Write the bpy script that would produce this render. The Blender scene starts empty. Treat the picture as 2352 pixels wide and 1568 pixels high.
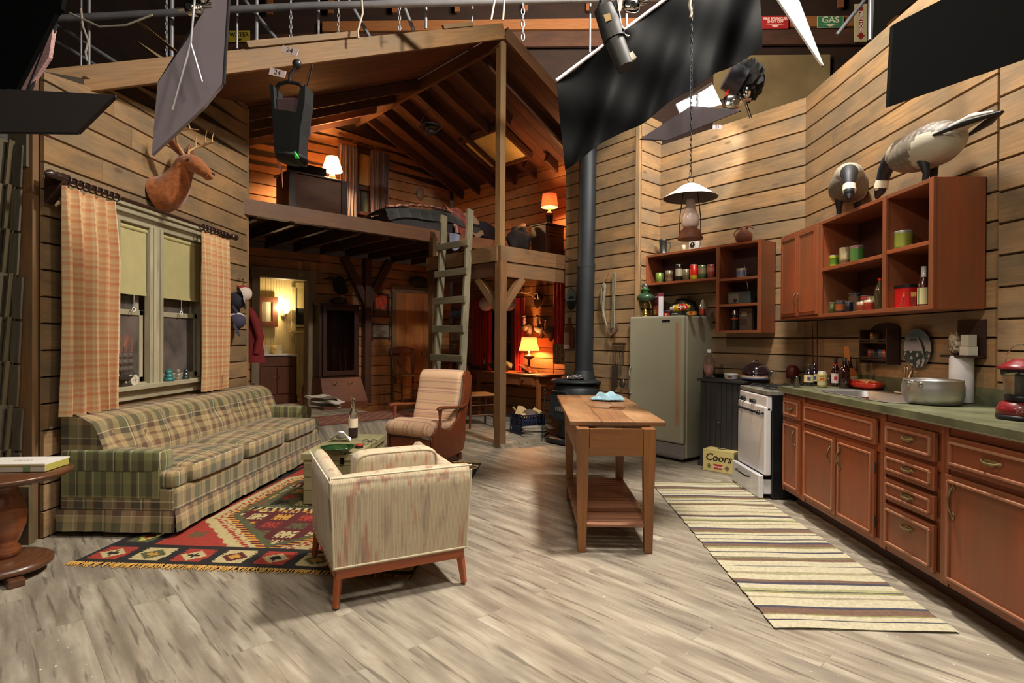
import bpy, bmesh, math, random
from mathutils import Matrix, Vector, Euler
R = math.radians
PI = math.pi
scn = bpy.context.scene
COL = scn.collection
rng = random.Random(7)
# ---------------------------------------------------------------- camera
F_PX = 1300.0
CAM = Vector((0.0,0.0,1.30))
CR = (Matrix.Rotation(R(1.72),3, 'Z') @ Matrix.Rotation(R(90 - 0.30),3, 'X') @ Matrix.Rotation(R(0.35),3, 'Z'))
cam_d = bpy.data.cameras.new('camera')
cam_d.sensor_width = 36.0
cam_d.lens = F_PX / 2352 * 36.0
cam_d.clip_start = 0.05
cam_d.clip_end = 100
cam_o = bpy.data.objects.new('camera', cam_d)
COL.objects.link(cam_o)
cam_o.matrix_world = Matrix.Translation(CAM) @ CR.to_4x4()
scn.camera = cam_o
# ---------------------------------------------------------------- view, world, stage lights and added fill
scn.view_settings.view_transform = 'Standard'
scn.view_settings.look = 'None'
scn.view_settings.exposure = 0.0
scn.view_settings.gamma = 1.0
scn.view_settings.use_curve_mapping = False
w = bpy.data.worlds.new('stage_dark')
scn.world = w
w.use_nodes = True
w.node_tree.nodes['Background'].inputs[0].default_value = (0.9,0.8,0.7,1)
w.node_tree.nodes['Background'].inputs[1].default_value = 0.022
def area(name, loc, target, size, power, col, size_y=None, spread=180):
 d = bpy.data.lights.new(name, 'AREA')
 d.shape = 'RECTANGLE'
 d.size = size
 d.size_y = size_y or size
 d.energy = power
 d.color = col
 d.spread = R(spread)
 o = bpy.data.objects.new(name, d)
 COL.objects.link(o)
 o.location = loc
 o.rotation_euler = (Vector(target) - Vector(loc)).to_track_quat('-Z', 'Y').to_euler()
 return o
def spot(name, loc, target, power, col, ang=60, blend=.4, radius=.15):
 d = bpy.data.lights.new(name, 'SPOT')
 d.energy = power
 d.color = col
 d.spot_size = R(ang)
 d.spot_blend = blend
 d.shadow_soft_size = radius
 o = bpy.data.objects.new(name, d)
 COL.objects.link(o)
 o.location = loc
 o.rotation_euler = (Vector(target) - Vector(loc)).to_track_quat('-Z', 'Y').to_euler()
 return o
def bulb(name, loc, power, col, radius=.04):
 d = bpy.data.lights.new(name, 'POINT')
 d.energy = power
 d.color = col
 d.shadow_soft_size = radius
 o = bpy.data.objects.new(name, d)
 COL.objects.link(o)
 o.location = loc
 return o
WARM = (1.0,.86,.66)
area('overhead_key', (1.5,3.7,5.4),(0.1,3.3,0),.5,430,(1.0,.93,.82))
area('front_key', (0.2,.9,5.0),(.1,1.6,0.0),1.0,60,(1.0,.94,.84),.8,110)
area('front_fill', (-0.6,-1.6,3.6),(0.0,6.0,.6),3.0,34,(1.0,.90,.76),1.6)
spot('window_wall_spot', (1.6,1.2,4.4),(-3.1,4.8,1.05),250,(1.0,.87,.68),48,.5,.10)
spot('kitchen_spot', (-2.0,1.2,4.4),(2.65,5.3,2.3),235,(1.0,.88,.73),60,.5,.10)
spot('ladder_spot', (0.6,1.4,4.3),(-.35,6.7,1.3),230,(1.0,.86,.66),34,.6,.10)
spot('bounce_board_spot', (2.1,4.95,3.75),(1.36,6.7,3.0),200,(1.0,.93,.86),60,.3,.04)
spot('counter_warm_spot', (-1.6,5.0,3.6),(2.6,4.3,0.9),130,(1.0,.55,.26),28,.4,.05)
spot('foam_board_fill', (0.2,1.6,3.0),(1.32,4.5,3.2),700,(1.0,.96,.95),9,.3,.02)  # added narrow spot that whitens the foam board; no such lamp stands there
area('stage_wall_fill', (1.5,8.5,7.5),(1.0,13.5,9.0),2.0,800,(1.0,.80,.62))  # added fill that lifts the dark stage wall, not a fixture of the stage
# ---------------------------------------------------------------- pixel rays of the photograph
def ray(px, py):
 return (CR @ Vector(((px - 1176) / F_PX, -(py - 784) / F_PX, -1.0)))
def on_z(px, py, z=0.0):
 d = ray(px, py); t = (z - CAM.z) / d.z
 return CAM + d * t
def on_pl(px, py, a, b, c):            # vertical plane a*X + b*Y = c
 d = ray(px, py); t = (c - a * CAM.x - b * CAM.y) / (a * d.x + b * d.y)
 return CAM + d * t
def on_y(px, py, Y): return on_pl(px, py, 0,1, Y)
def on_x(px, py, X): return on_pl(px, py, 1,0, X)
# ---------------------------------------------------------------- colours and materials
def c(r, g, b):
 f = lambda v: (v / 255 / 12.92) if v <= 10 else (((v / 255) + .055) / 1.055) ** 2.4
 return (f(r), f(g), f(b))
def sc_(col, k): return tuple(min(1, x * k) for x in col)
class NT:
 def __init__(s, name):
  s.m = bpy.data.materials.new(name)
  s.m.use_nodes = True
  s.nt = s.m.node_tree
  s.b = s.nt.nodes['Principled BSDF']
 def n(s, t, **kw):
  nd = s.nt.nodes.new(t)
  for k, v in kw.items():
   if k.startswith('i_'):
    key = k[2:]
    key = int(key) if key.isdigit() else key.replace('_', ' ')
    if hasattr(v, 'is_output') or isinstance(v, bpy.types.NodeSocket):
     s.nt.links.new(v, nd.inputs[key])
    else:
     nd.inputs[key].default_value = v
   else:
    setattr(nd, k, v)
  return nd
 def l(s, a, b): s.nt.links.new(a, b)
 def set(s, **kw):
  for k, v in kw.items():
   key = k.replace('_', ' ')
   if isinstance(v, bpy.types.NodeSocket): s.l(v, s.b.inputs[key])
   else: s.b.inputs[key].default_value = v
 def ramp(s, fac, stops, const=False):
  r = s.n('ShaderNodeValToRGB')
  s.l(fac, r.inputs[0])
  e = r.color_ramp.elements
  while len(e) < len(stops): e.new(0.5)
  for i, (p, col) in enumerate(stops):
   e[i].position = p
   e[i].color = (*col, 1)
  if const: r.color_ramp.interpolation = 'CONSTANT'
  return r.outputs[0]
 def mix(s, fac, a, b, mode='MIX'):
  m = s.n('ShaderNodeMix', data_type='RGBA', blend_type=mode)
  for idx, v in ((0, fac),(6, a),(7, b)):
   if isinstance(v, bpy.types.NodeSocket): s.l(v, m.inputs[idx])
   else: m.inputs[idx].default_value = v if idx == 0 else (*v, 1)
  return m.outputs[2]
 def math(s, op, a, b=0.0):
  m = s.n('ShaderNodeMath', operation=op)
  for idx, v in ((0, a),(1, b)):
   if isinstance(v, bpy.types.NodeSocket): s.l(v, m.inputs[idx])
   else: m.inputs[idx].default_value = v
  return m.outputs[0]
 def uv(s, sx=1, sy=1, rot=0, src='UV'):
  tc = s.n('ShaderNodeTexCoord')
  mp = s.n('ShaderNodeMapping')
  s.l(tc.outputs[src], mp.inputs[0])
  mp.inputs['Scale'].default_value = (sx, sy, sx if src != 'UV' else 1)
  mp.inputs['Rotation'].default_value = (0,0, rot)
  return mp.outputs[0]
 def noise(s, vec, scale=5, detail=3, rough=.5, out=0):
  nd = s.n('ShaderNodeTexNoise')
  s.l(vec, nd.inputs['Vector'])
  nd.inputs['Scale'].default_value = scale
  nd.inputs['Detail'].default_value = detail
  nd.inputs['Roughness'].default_value = rough
  return nd.outputs[out]
 def vcol(s):
  return s.n('ShaderNodeVertexColor', layer_name='Col').outputs[0]
 def bump(s, h, strength=.3, dist=.005):
  b = s.n('ShaderNodeBump')
  b.inputs['Strength'].default_value = strength
  b.inputs['Distance'].default_value = dist
  s.l(h, b.inputs['Height'])
  s.l(b.outputs[0], s.b.inputs['Normal'])
MC = {}
def cached(f):
 def g(*a, **k):
  key = (f.__name__, a, tuple(sorted(k.items())))
  if key not in MC: MC[key] = f(*a, **k)
  return MC[key]
 return g
@cached
def plain(name, col, rough=.6, metal=0.0, var=.12, scale=9.0, bump=0.0, coat=0.0, emit=None, emits=0.0, trans=0.0, ior=1.45, alpha=1.0, sheen=0.0):
 t = NT(name)
 v = t.uv(src='Object')
 nz = t.noise(v, scale, 4)
 colr = t.ramp(nz, [(.3, sc_(col, 1 - var)),(.7, sc_(col, 1 + var))])
 colr = t.mix(1.0, colr, t.vcol(), 'MULTIPLY')
 t.set(Base_Color=colr, Roughness=rough, Metallic=metal, Coat_Weight=coat, Transmission_Weight=trans, IOR=ior, Alpha=alpha, Sheen_Weight=sheen)
 if bump: t.bump(t.noise(v, scale * 6,3), bump)
 if emit: t.set(Emission_Color=(*emit, 1), Emission_Strength=emits)
 return t.m
@cached
def wood(name, c1, c2, c3=None, rough=.6, gs=1.0, knots=.0, stain=0.0, stainc=(.05,.05,.04), coat=0.0, bump=.15):
 """grain runs along u; uv in metres"""
 t = NT(name)
 vg = t.uv(1.3 * gs, 26 * gs)
 vl = t.uv(.9,2.2)
 g = t.noise(vg, 2.2,6,.62)
 big = t.noise(vl, 1.1,2)
 base = t.ramp(g, [(.28, c2),(.5, tuple((a + b) / 2 for a, b in zip(c1, c2))),(.72, c1)])
 if c3: base = t.mix(t.math('MULTIPLY', t.ramp(big, [(.40,(0,0,0)),(.68,(1,1,1))]),.75), base, c3)
 if knots:
  vo = t.n('ShaderNodeTexVoronoi')
  t.l(t.uv(1.8,4.6), vo.inputs['Vector'])
  vo.inputs['Scale'].default_value = 1.0
  k = t.ramp(vo.outputs['Distance'],[(.05,(1,1,1)),(.11,(0,0,0))])
  base = t.mix(t.math('MULTIPLY', k, knots), base, sc_(c2,.35))
 if stain:
  sn = t.noise(t.uv(1.5,3.5),1.4,5,.6)
  sf = t.ramp(sn, [(.44,(0,0,0)),(.64,(1,1,1))])
  base = t.mix(t.math('MULTIPLY', sf, stain), base, stainc)
 base = t.mix(1.0, base, t.vcol(), 'MULTIPLY')
 t.set(Base_Color=base, Roughness=rough, Coat_Weight=coat, Coat_Roughness=.25)
 if bump: t.bump(g, bump, .004)
 return t.m
@cached
def paint(name='painted', rough=.5, metal=0.0, coat=0.0, var=.08, scale=14.0, emits=0.0, trans=0.0, bump=0.0, sheen=0.0, bscale=60.0):
 """colour comes from the colour attribute"""
 t = NT(name)
 v = t.uv(src='Object')
 nz = t.noise(v, scale, 4)
 g = t.ramp(nz, [(.3,(1 - var,) * 3),(.7,(1.0,) * 3)])
 colr = t.mix(1.0, t.vcol(), g, 'MULTIPLY')
 t.set(Base_Color=colr, Roughness=rough, Metallic=metal, Coat_Weight=coat, Transmission_Weight=trans, Sheen_Weight=sheen)
 if bump: t.bump(t.noise(v, bscale, 3), bump)
 if emits:
  t.l(t.vcol(), t.b.inputs['Emission Color'])
  t.set(Emission_Strength=emits)
 return t.m
@cached
def shade(name, col, emit, e, tr=.6):
 """lamp shade cloth that glows from the bulb inside it"""
 t = NT(name)
 t.set(Base_Color=(*col, 1), Roughness=.9, Emission_Color=(*emit, 1), Emission_Strength=e)
 tl = t.n('ShaderNodeBsdfTranslucent'); tl.inputs[0].default_value = (*col, 1)
 mx = t.n('ShaderNodeMixShader'); mx.inputs[0].default_value = tr
 t.l(t.b.outputs[0], mx.inputs[1]); t.l(tl.outputs[0], mx.inputs[2])
 t.l(mx.outputs[0], t.nt.nodes['Material Output'].inputs[0])
 return t.m
@cached
def glass(name, col=(1,1,1), rough=.02, ior=1.45):
 t = NT(name)
 t.set(Base_Color=(*col, 1), Roughness=rough, Transmission_Weight=1.0, IOR=ior)
 return t.m
# ---------------------------------------------------------------- mesh building
class MB:
 def __init__(s):
  s.v, s.f, s.uvs, s.cols, s.sm = [],[],[],[],[]
  s.T = Matrix.Identity(4)
 def add(s, verts, faces, uvs=None, col=(1,1,1), smooth=False):
  b = len(s.v)
  T = s.T
  s.v += [tuple(T @ Vector(p)) for p in verts]
  for i, f in enumerate(faces):
   s.f.append([b + k for k in f])
   if uvs: s.uvs.append(uvs[i])
   else:
    p = [Vector(verts[k]) for k in f]
    nrm = (p[1] - p[0]).cross(p[2] - p[0]) if len(p) > 2 else Vector((0,0,1))
    a = max(range(3), key=lambda q: abs(nrm[q]))
    o = [q for q in range(3) if q != a]
    s.uvs.append([(q[o[0]], q[o[1]]) for q in p])
   s.cols.append(col[i] if isinstance(col, list) else col)
   s.sm.append(smooth)
  return s
 def box(s, x, y, z, sx, sy, sz, rz=0, M=None, col=(1,1,1), tint=0.0, grain=None, off=True, taper=None):
  hx, hy, hz = sx / 2, sy / 2, sz / 2
  P = []
  for kz in (-1,1):
   k = 1.0 if (taper is None or kz == 1) else taper
   for (kx, ky) in ((-1,-1),(1,-1),(1,1),(-1,1)):
    P.append(Vector((kx * hx * k, ky * hy * k, kz * hz)))
  F = [(3,2,1,0),(4,5,6,7),(0,1,5,4),(1,2,6,5),(2,3,7,6),(3,0,4,7)]
  ax = [2,2,1,0,1,0]
  dims = (sx, sy, sz)
  ga = grain if grain is not None else max(range(3), key=lambda q: dims[q])
  ou, ov = (rng.uniform(0,30), rng.uniform(0,30)) if off else (0,0)
  uv = []
  for fi, f in enumerate(F):
   o = [q for q in range(3) if q != ax[fi]]
   if ga in o: o = [ga] + [q for q in o if q != ga]
   uv.append([(P[k][o[0]] + ou, P[k][o[1]] + ov + fi * .37) for k in f])
  m = Matrix.Translation((x, y, z)) @ Matrix.Rotation(rz, 4, 'Z')
  if M is not None: m = m @ M.to_4x4()
  if tint:
   k = 1 + rng.uniform(-tint, tint)
   col = tuple(q * k for q in col)
  old = s.T
  s.T = old @ m
  s.add(P, F, uv, col)
  s.T = old
  return s
 def beam(s, p0, p1, w, h, up=(0,0,1), col=(1,1,1), tint=0.0, w1=None):
  """box from p0 to p1; h along up, w sideways"""
  p0, p1 = Vector(p0), Vector(p1)
  d = (p1 - p0)
  L = d.length
  x = d.normalized()
  up = Vector(up)
  y = up.cross(x)
  if y.length < 1e-5: y = Vector((0,1,0)).cross(x)
  y.normalize()
  z = x.cross(y)
  M = Matrix((x, y, z)).transposed()
  mid = (p0 + p1) / 2
  return s.box(mid.x, mid.y, mid.z, L, w, h, M=M, col=col, tint=tint, grain=0)
 def quad(s, a, b, c_, d, col=(1,1,1), uv=None):
  return s.add([a, b, c_, d],[(0,1,2,3)],[uv] if uv else None, col)
 def prism(s, poly, z0, z1, col=(1,1,1), smooth=False):
  """poly of (x,y), extruded along z"""
  n = len(poly)
  V = [(x, y, z0) for x, y in poly] + [(x, y, z1) for x, y in poly]
  F = [tuple(range(n - 1,-1,-1)), tuple(range(n, 2 * n))]
  uv = [[(V[k][0], V[k][1]) for k in F[0]],[(V[k][0], V[k][1]) for k in F[1]]]
  L = 0
  s.add(V, F, uv, col)
  F2, U2 = [],[]
  for i in range(n):
   j = (i + 1) % n
   d = math.dist(poly[i], poly[j])
   F2.append((i, j, n + j, n + i))
   U2.append([(L, z0),(L + d, z0),(L + d, z1),(L, z1)])
   L += d
  s.add(V, F2, U2, col, smooth)
  return s
 def lathe(s, prof, seg=24, center=(0,0,0), cols=None, col=(1,1,1), smooth=True, M=None, wob=None, arc=None):
  """prof = [(r, z)...]; cols per profile segment"""
  V, F, U, C = [],[],[],[]
  n = len(prof)
  for i in range(seg):
   a = 2 * PI * i / seg
   for j, (r, z) in enumerate(prof):
    k = wob(a, j) if wob else 1
    V.append((r * k * math.cos(a), r * k * math.sin(a), z))
  Ls = [0]
  for j in range(1, n): Ls.append(Ls[-1] + math.dist(prof[j], prof[j - 1]))
  rm = max(p[0] for p in prof)
  for i in range(seg):
   i2 = (i + 1) % seg
   for j in range(n - 1):
    F.append((i * n + j, i2 * n + j, i2 * n + j + 1, i * n + j + 1))
    u0, u1 = 2 * PI * rm * i / seg, 2 * PI * rm * (i + 1) / seg
    U.append([(u0, Ls[j]),(u1, Ls[j]),(u1, Ls[j + 1]),(u0, Ls[j + 1])])
    cc = cols[j] if cols else col
    C.append(cc(i, seg) if callable(cc) else cc)
  old = s.T
  s.T = old @ Matrix.Translation(center) @ (M.to_4x4() if M is not None else Matrix.Identity(4))
  s.add(V, F, U, C, smooth)
  s.T = old
  return s
 def cyl(s, p0, p1, r0, r1=None, seg=12, col=(1,1,1), caps=True, smooth=True):
  r1 = r0 if r1 is None else r1
  p0, p1 = Vector(p0), Vector(p1)
  d = p1 - p0
  L = d.length
  q = d.to_track_quat('Z', 'Y').to_matrix()
  s.lathe([(r0,0),(r1, L)], seg, p0, None, col, smooth, q)
  if caps:
   old = s.T
   s.T = old @ Matrix.Translation(p0) @ q.to_4x4()
   for r, z, rev in ((r0,0, True),(r1, L, False)):
    if r > 1e-5:
     V = [(r * math.cos(2 * PI * i / seg), r * math.sin(2 * PI * i / seg), z) for i in range(seg)]
     s.add(V, [tuple(reversed(range(seg))) if rev else tuple(range(seg))], None, col)
   s.T = old
  return s
 def tube(s, pts, r, seg=8, col=(1,1,1), closed=False, flat=1.0):
  pts = [Vector(p) for p in pts]
  n = len(pts)
  rs = r if isinstance(r, (list, tuple)) else [r] * n
  V, F = [],[]
  prev = None
  for i, p in enumerate(pts):
   if closed: d = pts[(i + 1) % n] - pts[i - 1]
   else: d = pts[min(i + 1, n - 1)] - pts[max(i - 1,0)]
   d.normalize()
   if prev is None:
    a = Vector((0,0,1)) if abs(d.z) < .9 else Vector((1,0,0))
    x = a.cross(d).normalized()
   else:
    x = (prev - d * prev.dot(d)).normalized()
   prev = x
   y = d.cross(x)
   for k in range(seg):
    a = 2 * PI * k / seg
    V.append(p + x * math.cos(a) * rs[i] + y * math.sin(a) * rs[i] * flat)
  m = n if closed else n - 1
  for i in range(m):
   for k in range(seg):
    a, b = i * seg + k, i * seg + (k + 1) % seg
    c2, d2 = ((i + 1) % n) * seg + (k + 1) % seg, ((i + 1) % n) * seg + k
    F.append((a, b, c2, d2))
  s.add(V, F, None, col, True)
  if not closed:
   s.add(V, [tuple(reversed(range(seg))), tuple(range((n - 1) * seg, n * seg))], None, col)
  return s
 def ball(s, x, y, z, rx, ry=None, rz=None, seg=16, rings=10, col=(1,1,1), f=None, e=1.0):
  """e<1 squares it off (superellipsoid)"""
  ry = rx if ry is None else ry
  rz = rx if rz is None else rz
  V, F = [],[]
  sg = lambda v, p: math.copysign(abs(v) ** p, v)
  for j in range(rings + 1):
   t = -PI / 2 + PI * j / rings
   for i in range(seg):
    a = 2 * PI * i / seg
    px = sg(math.cos(t), e) * sg(math.cos(a), e)
    py = sg(math.cos(t), e) * sg(math.sin(a), e)
    pz = sg(math.sin(t), e)
    k = f(px, py, pz) if f else 1
    V.append((x + rx * px * k, y + ry * py * k, z + rz * pz * k))
  for j in range(rings):
   for i in range(seg):
    i2 = (i + 1) % seg
    F.append((j * seg + i, j * seg + i2,(j + 1) * seg + i2,(j + 1) * seg + i))
  cc = [col(*[sum(V[k][q] for k in f_) / 4 for q in range(3)]) for f_ in F] if callable(col) else col
  s.add(V, F, None, cc, True)
  return s
 def grid(s, fn, nu, nv, col=(1,1,1), smooth=True, uvs=None, colfn=None, skip=None):
  """fn(u,v)->(x,y,z) with u,v in 0..1"""
  V = [fn(i / nu, j / nv) for j in range(nv + 1) for i in range(nu + 1)]
  F, U, C = [],[],[]
  for j in range(nv):
   for i in range(nu):
    if skip and skip(i, j): continue
    a = j * (nu + 1) + i
    F.append((a, a + 1, a + nu + 2, a + nu + 1))
    if uvs:
     U.append([uvs(i / nu, j / nv), uvs((i + 1) / nu, j / nv), uvs((i + 1) / nu, (j + 1) / nv), uvs(i / nu, (j + 1) / nv)])
    if colfn: C.append(colfn((i + .5) / nu, (j + .5) / nv))
  s.add(V, F, U if uvs else None, C if colfn else col, smooth)
  return s
 def cushion(s, x, y, z, sx, sy, sz, e=.25, seg=28, rings=12, col=(1,1,1), puff=0.0):
  """rounded box with a slightly domed top; uv by box projection"""
  f = (lambda px, py, pz: 1) if not puff else None
  V, F = [],[]
  sg = lambda v, p: math.copysign(abs(v) ** p, v)
  for j in range(rings + 1):
   t = -PI / 2 + PI * j / rings
   for i in range(seg):
    a = 2 * PI * (i + .5) / seg
    px = sg(math.cos(t), e) * sg(math.cos(a), e)
    py = sg(math.cos(t), e) * sg(math.sin(a), e)
    pz = sg(math.sin(t), e)
    dz = puff * (1 - px * px) * (1 - py * py) * (1 if pz > 0 else -.3)
    V.append((x + sx / 2 * px, y + sy / 2 * py, z + sz / 2 * pz + dz))
  for j in range(rings):
   for i in range(seg):
    i2 = (i + 1) % seg
    F.append((j * seg + i, j * seg + i2,(j + 1) * seg + i2,(j + 1) * seg + i))
  s.add(V, F, None, col, True)
  return s
 def mesh(s, name, mats):
  me = bpy.data.meshes.new(name)
  me.from_pydata(s.v, [], s.f)
  me.uv_layers.new(name='UVMap')
  me.color_attributes.new('Col', 'FLOAT_COLOR', 'CORNER')
  ud, cd = [],[]
  for f, u, cc in zip(s.f, s.uvs, s.cols):
   for k in range(len(f)):
    ud += [u[k][0], u[k][1]]
    cd += [cc[0], cc[1], cc[2],1.0]
  me.uv_layers['UVMap'].data.foreach_set('uv', ud)
  me.color_attributes['Col'].data.foreach_set('color', cd)
  me.polygons.foreach_set('use_smooth', s.sm)
  for m in (mats if isinstance(mats, (list, tuple)) else [mats]): me.materials.append(m)
  me.update()
  return me
 def build(s, name, mats, parent=None, loc=None, bevel=0, subsurf=0, seg=2, weld=False):
  me = s.mesh(name, mats)
  o = bpy.data.objects.new(name, me)
  COL.objects.link(o)
  if loc is not None: o.location = loc
  if parent: o.parent = parent
  if weld or subsurf:
   bm = bmesh.new(); bm.from_mesh(me)
   bmesh.ops.remove_doubles(bm, verts=bm.verts, dist=1e-4)
   bm.to_mesh(me); bm.free()
  if bevel:
   b = o.modifiers.new('bevel', 'BEVEL')
   b.width = bevel
   b.segments = seg
   b.limit_method = 'ANGLE'
   b.angle_limit = R(40)
  if subsurf:
   q = o.modifiers.new('sub', 'SUBSURF')
   q.levels = subsurf
   q.render_levels = subsurf
  return o
def tag(o, label, cat=None, group=None, kind=None):
 o['label'] = label
 if cat: o['category'] = cat
 if group: o['group'] = group
 if kind: o['kind'] = kind
 return o
def thing(name, label, cat, loc=(0,0,0), rz=0, group=None, rot=None, scale=None):
 o = bpy.data.objects.new(name, None)
 o.empty_display_size = .1
 COL.objects.link(o)
 o.location = loc
 o.rotation_euler = rot if rot else (0,0, rz)
 if scale: o.scale = (scale,) * 3
 return tag(o, label, cat, group)
def one(mb, name, mats, label, cat, loc=(0,0,0), rz=0, group=None, rot=None, **kw):
 o = mb.build(name, mats, None, loc, **kw)
 o.rotation_euler = rot if rot else (0,0, rz)
 return tag(o, label, cat, group)
def struct(mb, name, mats, label=None, **kw):
 o = mb.build(name, mats, None, **kw)
 o['kind'] = 'structure'
 o['category'] = name.split('_')[0]
 o['label'] = label or name.replace('_', ' ')
 return o
def dup(o, loc=None, rz=None, label=None, group=None, parent=None):
 r = o.copy()
 COL.objects.link(r)
 if loc is not None: r.location = loc
 if rz is not None: r.rotation_euler = (0,0, rz)
 if parent: r.parent = parent
 if label: r['label'] = label
 if group: r['group'] = group
 for ch in list(o.children): dup(ch, parent=r)
 return r
def text(body, size, M, mat, parent=None, name='lettering', extrude=.0008, shear=0, bold=0, sx=1.0, align='CENTER'):
 cu = bpy.data.curves.new('t', 'FONT')
 cu.body = body
 cu.size = size
 cu.extrude = extrude
 cu.shear = shear
 cu.offset = bold
 cu.align_x = align
 cu.align_y = 'CENTER'
 cu.resolution_u = 3
 to = bpy.data.objects.new('t', cu)
 COL.objects.link(to)
 bpy.context.view_layer.update()
 me = bpy.data.meshes.new_from_object(to.evaluated_get(bpy.context.evaluated_depsgraph_get()))
 bpy.data.objects.remove(to)
 bpy.data.curves.remove(cu)
 me.transform(M @ Matrix.Diagonal((sx, 1,1,1)))
 me.materials.clear()
 me.materials.append(mat)
 if 'Col' not in me.color_attributes:
  ca = me.color_attributes.new('Col', 'FLOAT_COLOR', 'CORNER')
  ca.data.foreach_set('color', [1.0] * (4 * len(me.loops)))
 o = bpy.data.objects.new(name, me)
 COL.objects.link(o)
 if parent: o.parent = parent
 return o
def frame3(x, y, z, o):                  # matrix from axes and origin
 m = Matrix((Vector(x), Vector(y), Vector(z))).transposed().to_4x4()
 m.translation = Vector(o)
 return m
S2 = math.sqrt(.5)
# ================================================================ setting: the cabin shell
Z = Vector((0,0,1))
PINE = wood('pine_boards', c(172,136,94), c(138,104,66), c(122,106,84),.62, knots=.75, stain=.6, stainc=c(98,88,72))
PINE_OR = wood('pine_boards_warm', c(190,130,74), c(150,92,48), c(128,92,60),.6, knots=.5, stain=.25, stainc=c(90,64,42))
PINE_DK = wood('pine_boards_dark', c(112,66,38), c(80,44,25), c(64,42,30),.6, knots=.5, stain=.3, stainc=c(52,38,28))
LUMBER = wood('rough_lumber', c(152,112,66), c(112,78,42), c(118,98,70),.65, knots=.6, stain=.3, stainc=c(108,88,62))
LUMBER_BR = wood('brown_lumber', c(134,94,56), c(96,64,36), c(108,88,64),.6, knots=.4, stain=.4, stainc=c(84,66,46))
RAFTER = wood('rafter_wood', c(92,54,32), c(62,36,22), c(50,32,22),.6, knots=.3)
TRIMW = wood('weathered_white_trim', c(190,180,154), c(164,154,128), c(142,134,110),.55, gs=.8, stain=.35, stainc=c(112,106,84))
GREYWD = wood('grey_weathered_wood', c(140,132,106), c(106,98,76), c(96,90,74),.75, stain=.4, stainc=c(70,64,50))
def plank_wall(name, p0, p1, mat, label, z0=0.0, top=lambda u: 3.6, holes=(), bh=.165, th=.025, seg=2.6):
 """boards on the vertical plane from p0 to p1 (x,y); the boards stand out to the left-hand normal by th"""
 p0, p1 = Vector((*p0,0)), Vector((*p1,0))
 d = (p1 - p0); L = d.length; d.normalize()
 n = Vector((-d.y, d.x, 0))
 mb = MB()
 mb.T = frame3(d, n, Z, p0)
 z = z0
 zmax = max(top(0), top(L), top(L / 2))
 row = 0
 while z < zmax:
  h = min(bh, zmax - z)
  cuts = [0.0]
  u = rng.uniform(.6,1) * seg
  while u < L - .3:
   cuts.append(u); u += rng.uniform(.8,1.2) * seg
  cuts.append(L)
  spans = list(zip(cuts[:-1], cuts[1:]))
  for (a, b, ha, hb) in holes:
   if z + h > ha + 1e-4 and z < hb - 1e-4:
    ns = []
    for (s0, s1) in spans:
     if s1 <= a or s0 >= b: ns.append((s0, s1))
     else:
      if s0 < a: ns.append((s0, a))
      if s1 > b: ns.append((b, s1))
    spans = ns
  for (s0, s1) in spans:
   zz0, zz1 = z, z + h
   for (a, b, ha, hb) in holes:
    if s0 < b and s1 > a:
     if zz0 < hb < zz1: zz0 = hb
     if zz0 < ha < zz1: zz1 = ha
   t0, t1 = min(zz1, top(s0)), min(zz1, top(s1))
   if t0 <= zz0 + .002 and t1 <= zz0 + .002: continue
   t0, t1 = max(t0, zz0), max(t1, zz0)
   g = .0035
   k = 1 + rng.uniform(-.2,.12)
   A = [(s0 + .001,0, zz0 + g),(s1 - .001,0, zz0 + g),(s1 - .001,0, t1),(s0 + .001,0, t0)]
   e = .006
   B = [(s0 + .001, th, zz0 + g + e),(s1 - .001, th, zz0 + g + e),(s1 - .001, th, max(t1 - e, zz0 + g + e)),(s0 + .001, th, max(t0 - e, zz0 + g + e))]
   ou, ov = rng.uniform(0,40), rng.uniform(0,40)
   V = A + B
   Fs = [(7,6,5,4),(4,5,1,0),(3,2,6,7),(0,3,7,4),(5,6,2,1)]
   uv = [[(V[q][0] + ou, V[q][2] + ov + V[q][1]) for q in f] for f in Fs]
   mb.add(V, Fs, uv, (k, k, k))
  z += h
  row += 1
 us = sorted({0.0, L} | {h_[0] for h_ in holes} | {h_[1] for h_ in holes})
 for a, b in zip(us[:-1], us[1:]):
  zs = [(z0, None)]
  segs = [(z0, min(top(a), top(b)), max(top(a), top(b)))]
  lo = z0
  for (ha, hb) in sorted([(h_[2], h_[3]) for h_ in holes if h_[0] < (a + b) / 2 < h_[1]]):
   if ha > lo + .01: mb.box((a + b) / 2,-.02,(lo + ha) / 2, b - a, .038, ha - lo, col=(.10,.09,.08))
   lo = hb
  V = [(a, -.04, lo),(b, -.04, lo),(b, -.04, top(b)),(a, -.04, top(a)),(a, -.001, lo),(b, -.001, lo),(b, -.001, top(b)),(a, -.001, top(a))]
  mb.add(V, [(7,6,5,4),(0,1,2,3),(3,2,6,7),(0,3,7,4),(5,6,2,1)], None, (.10,.09,.08))
 o = struct(mb, name, mat, label)
 return o
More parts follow.
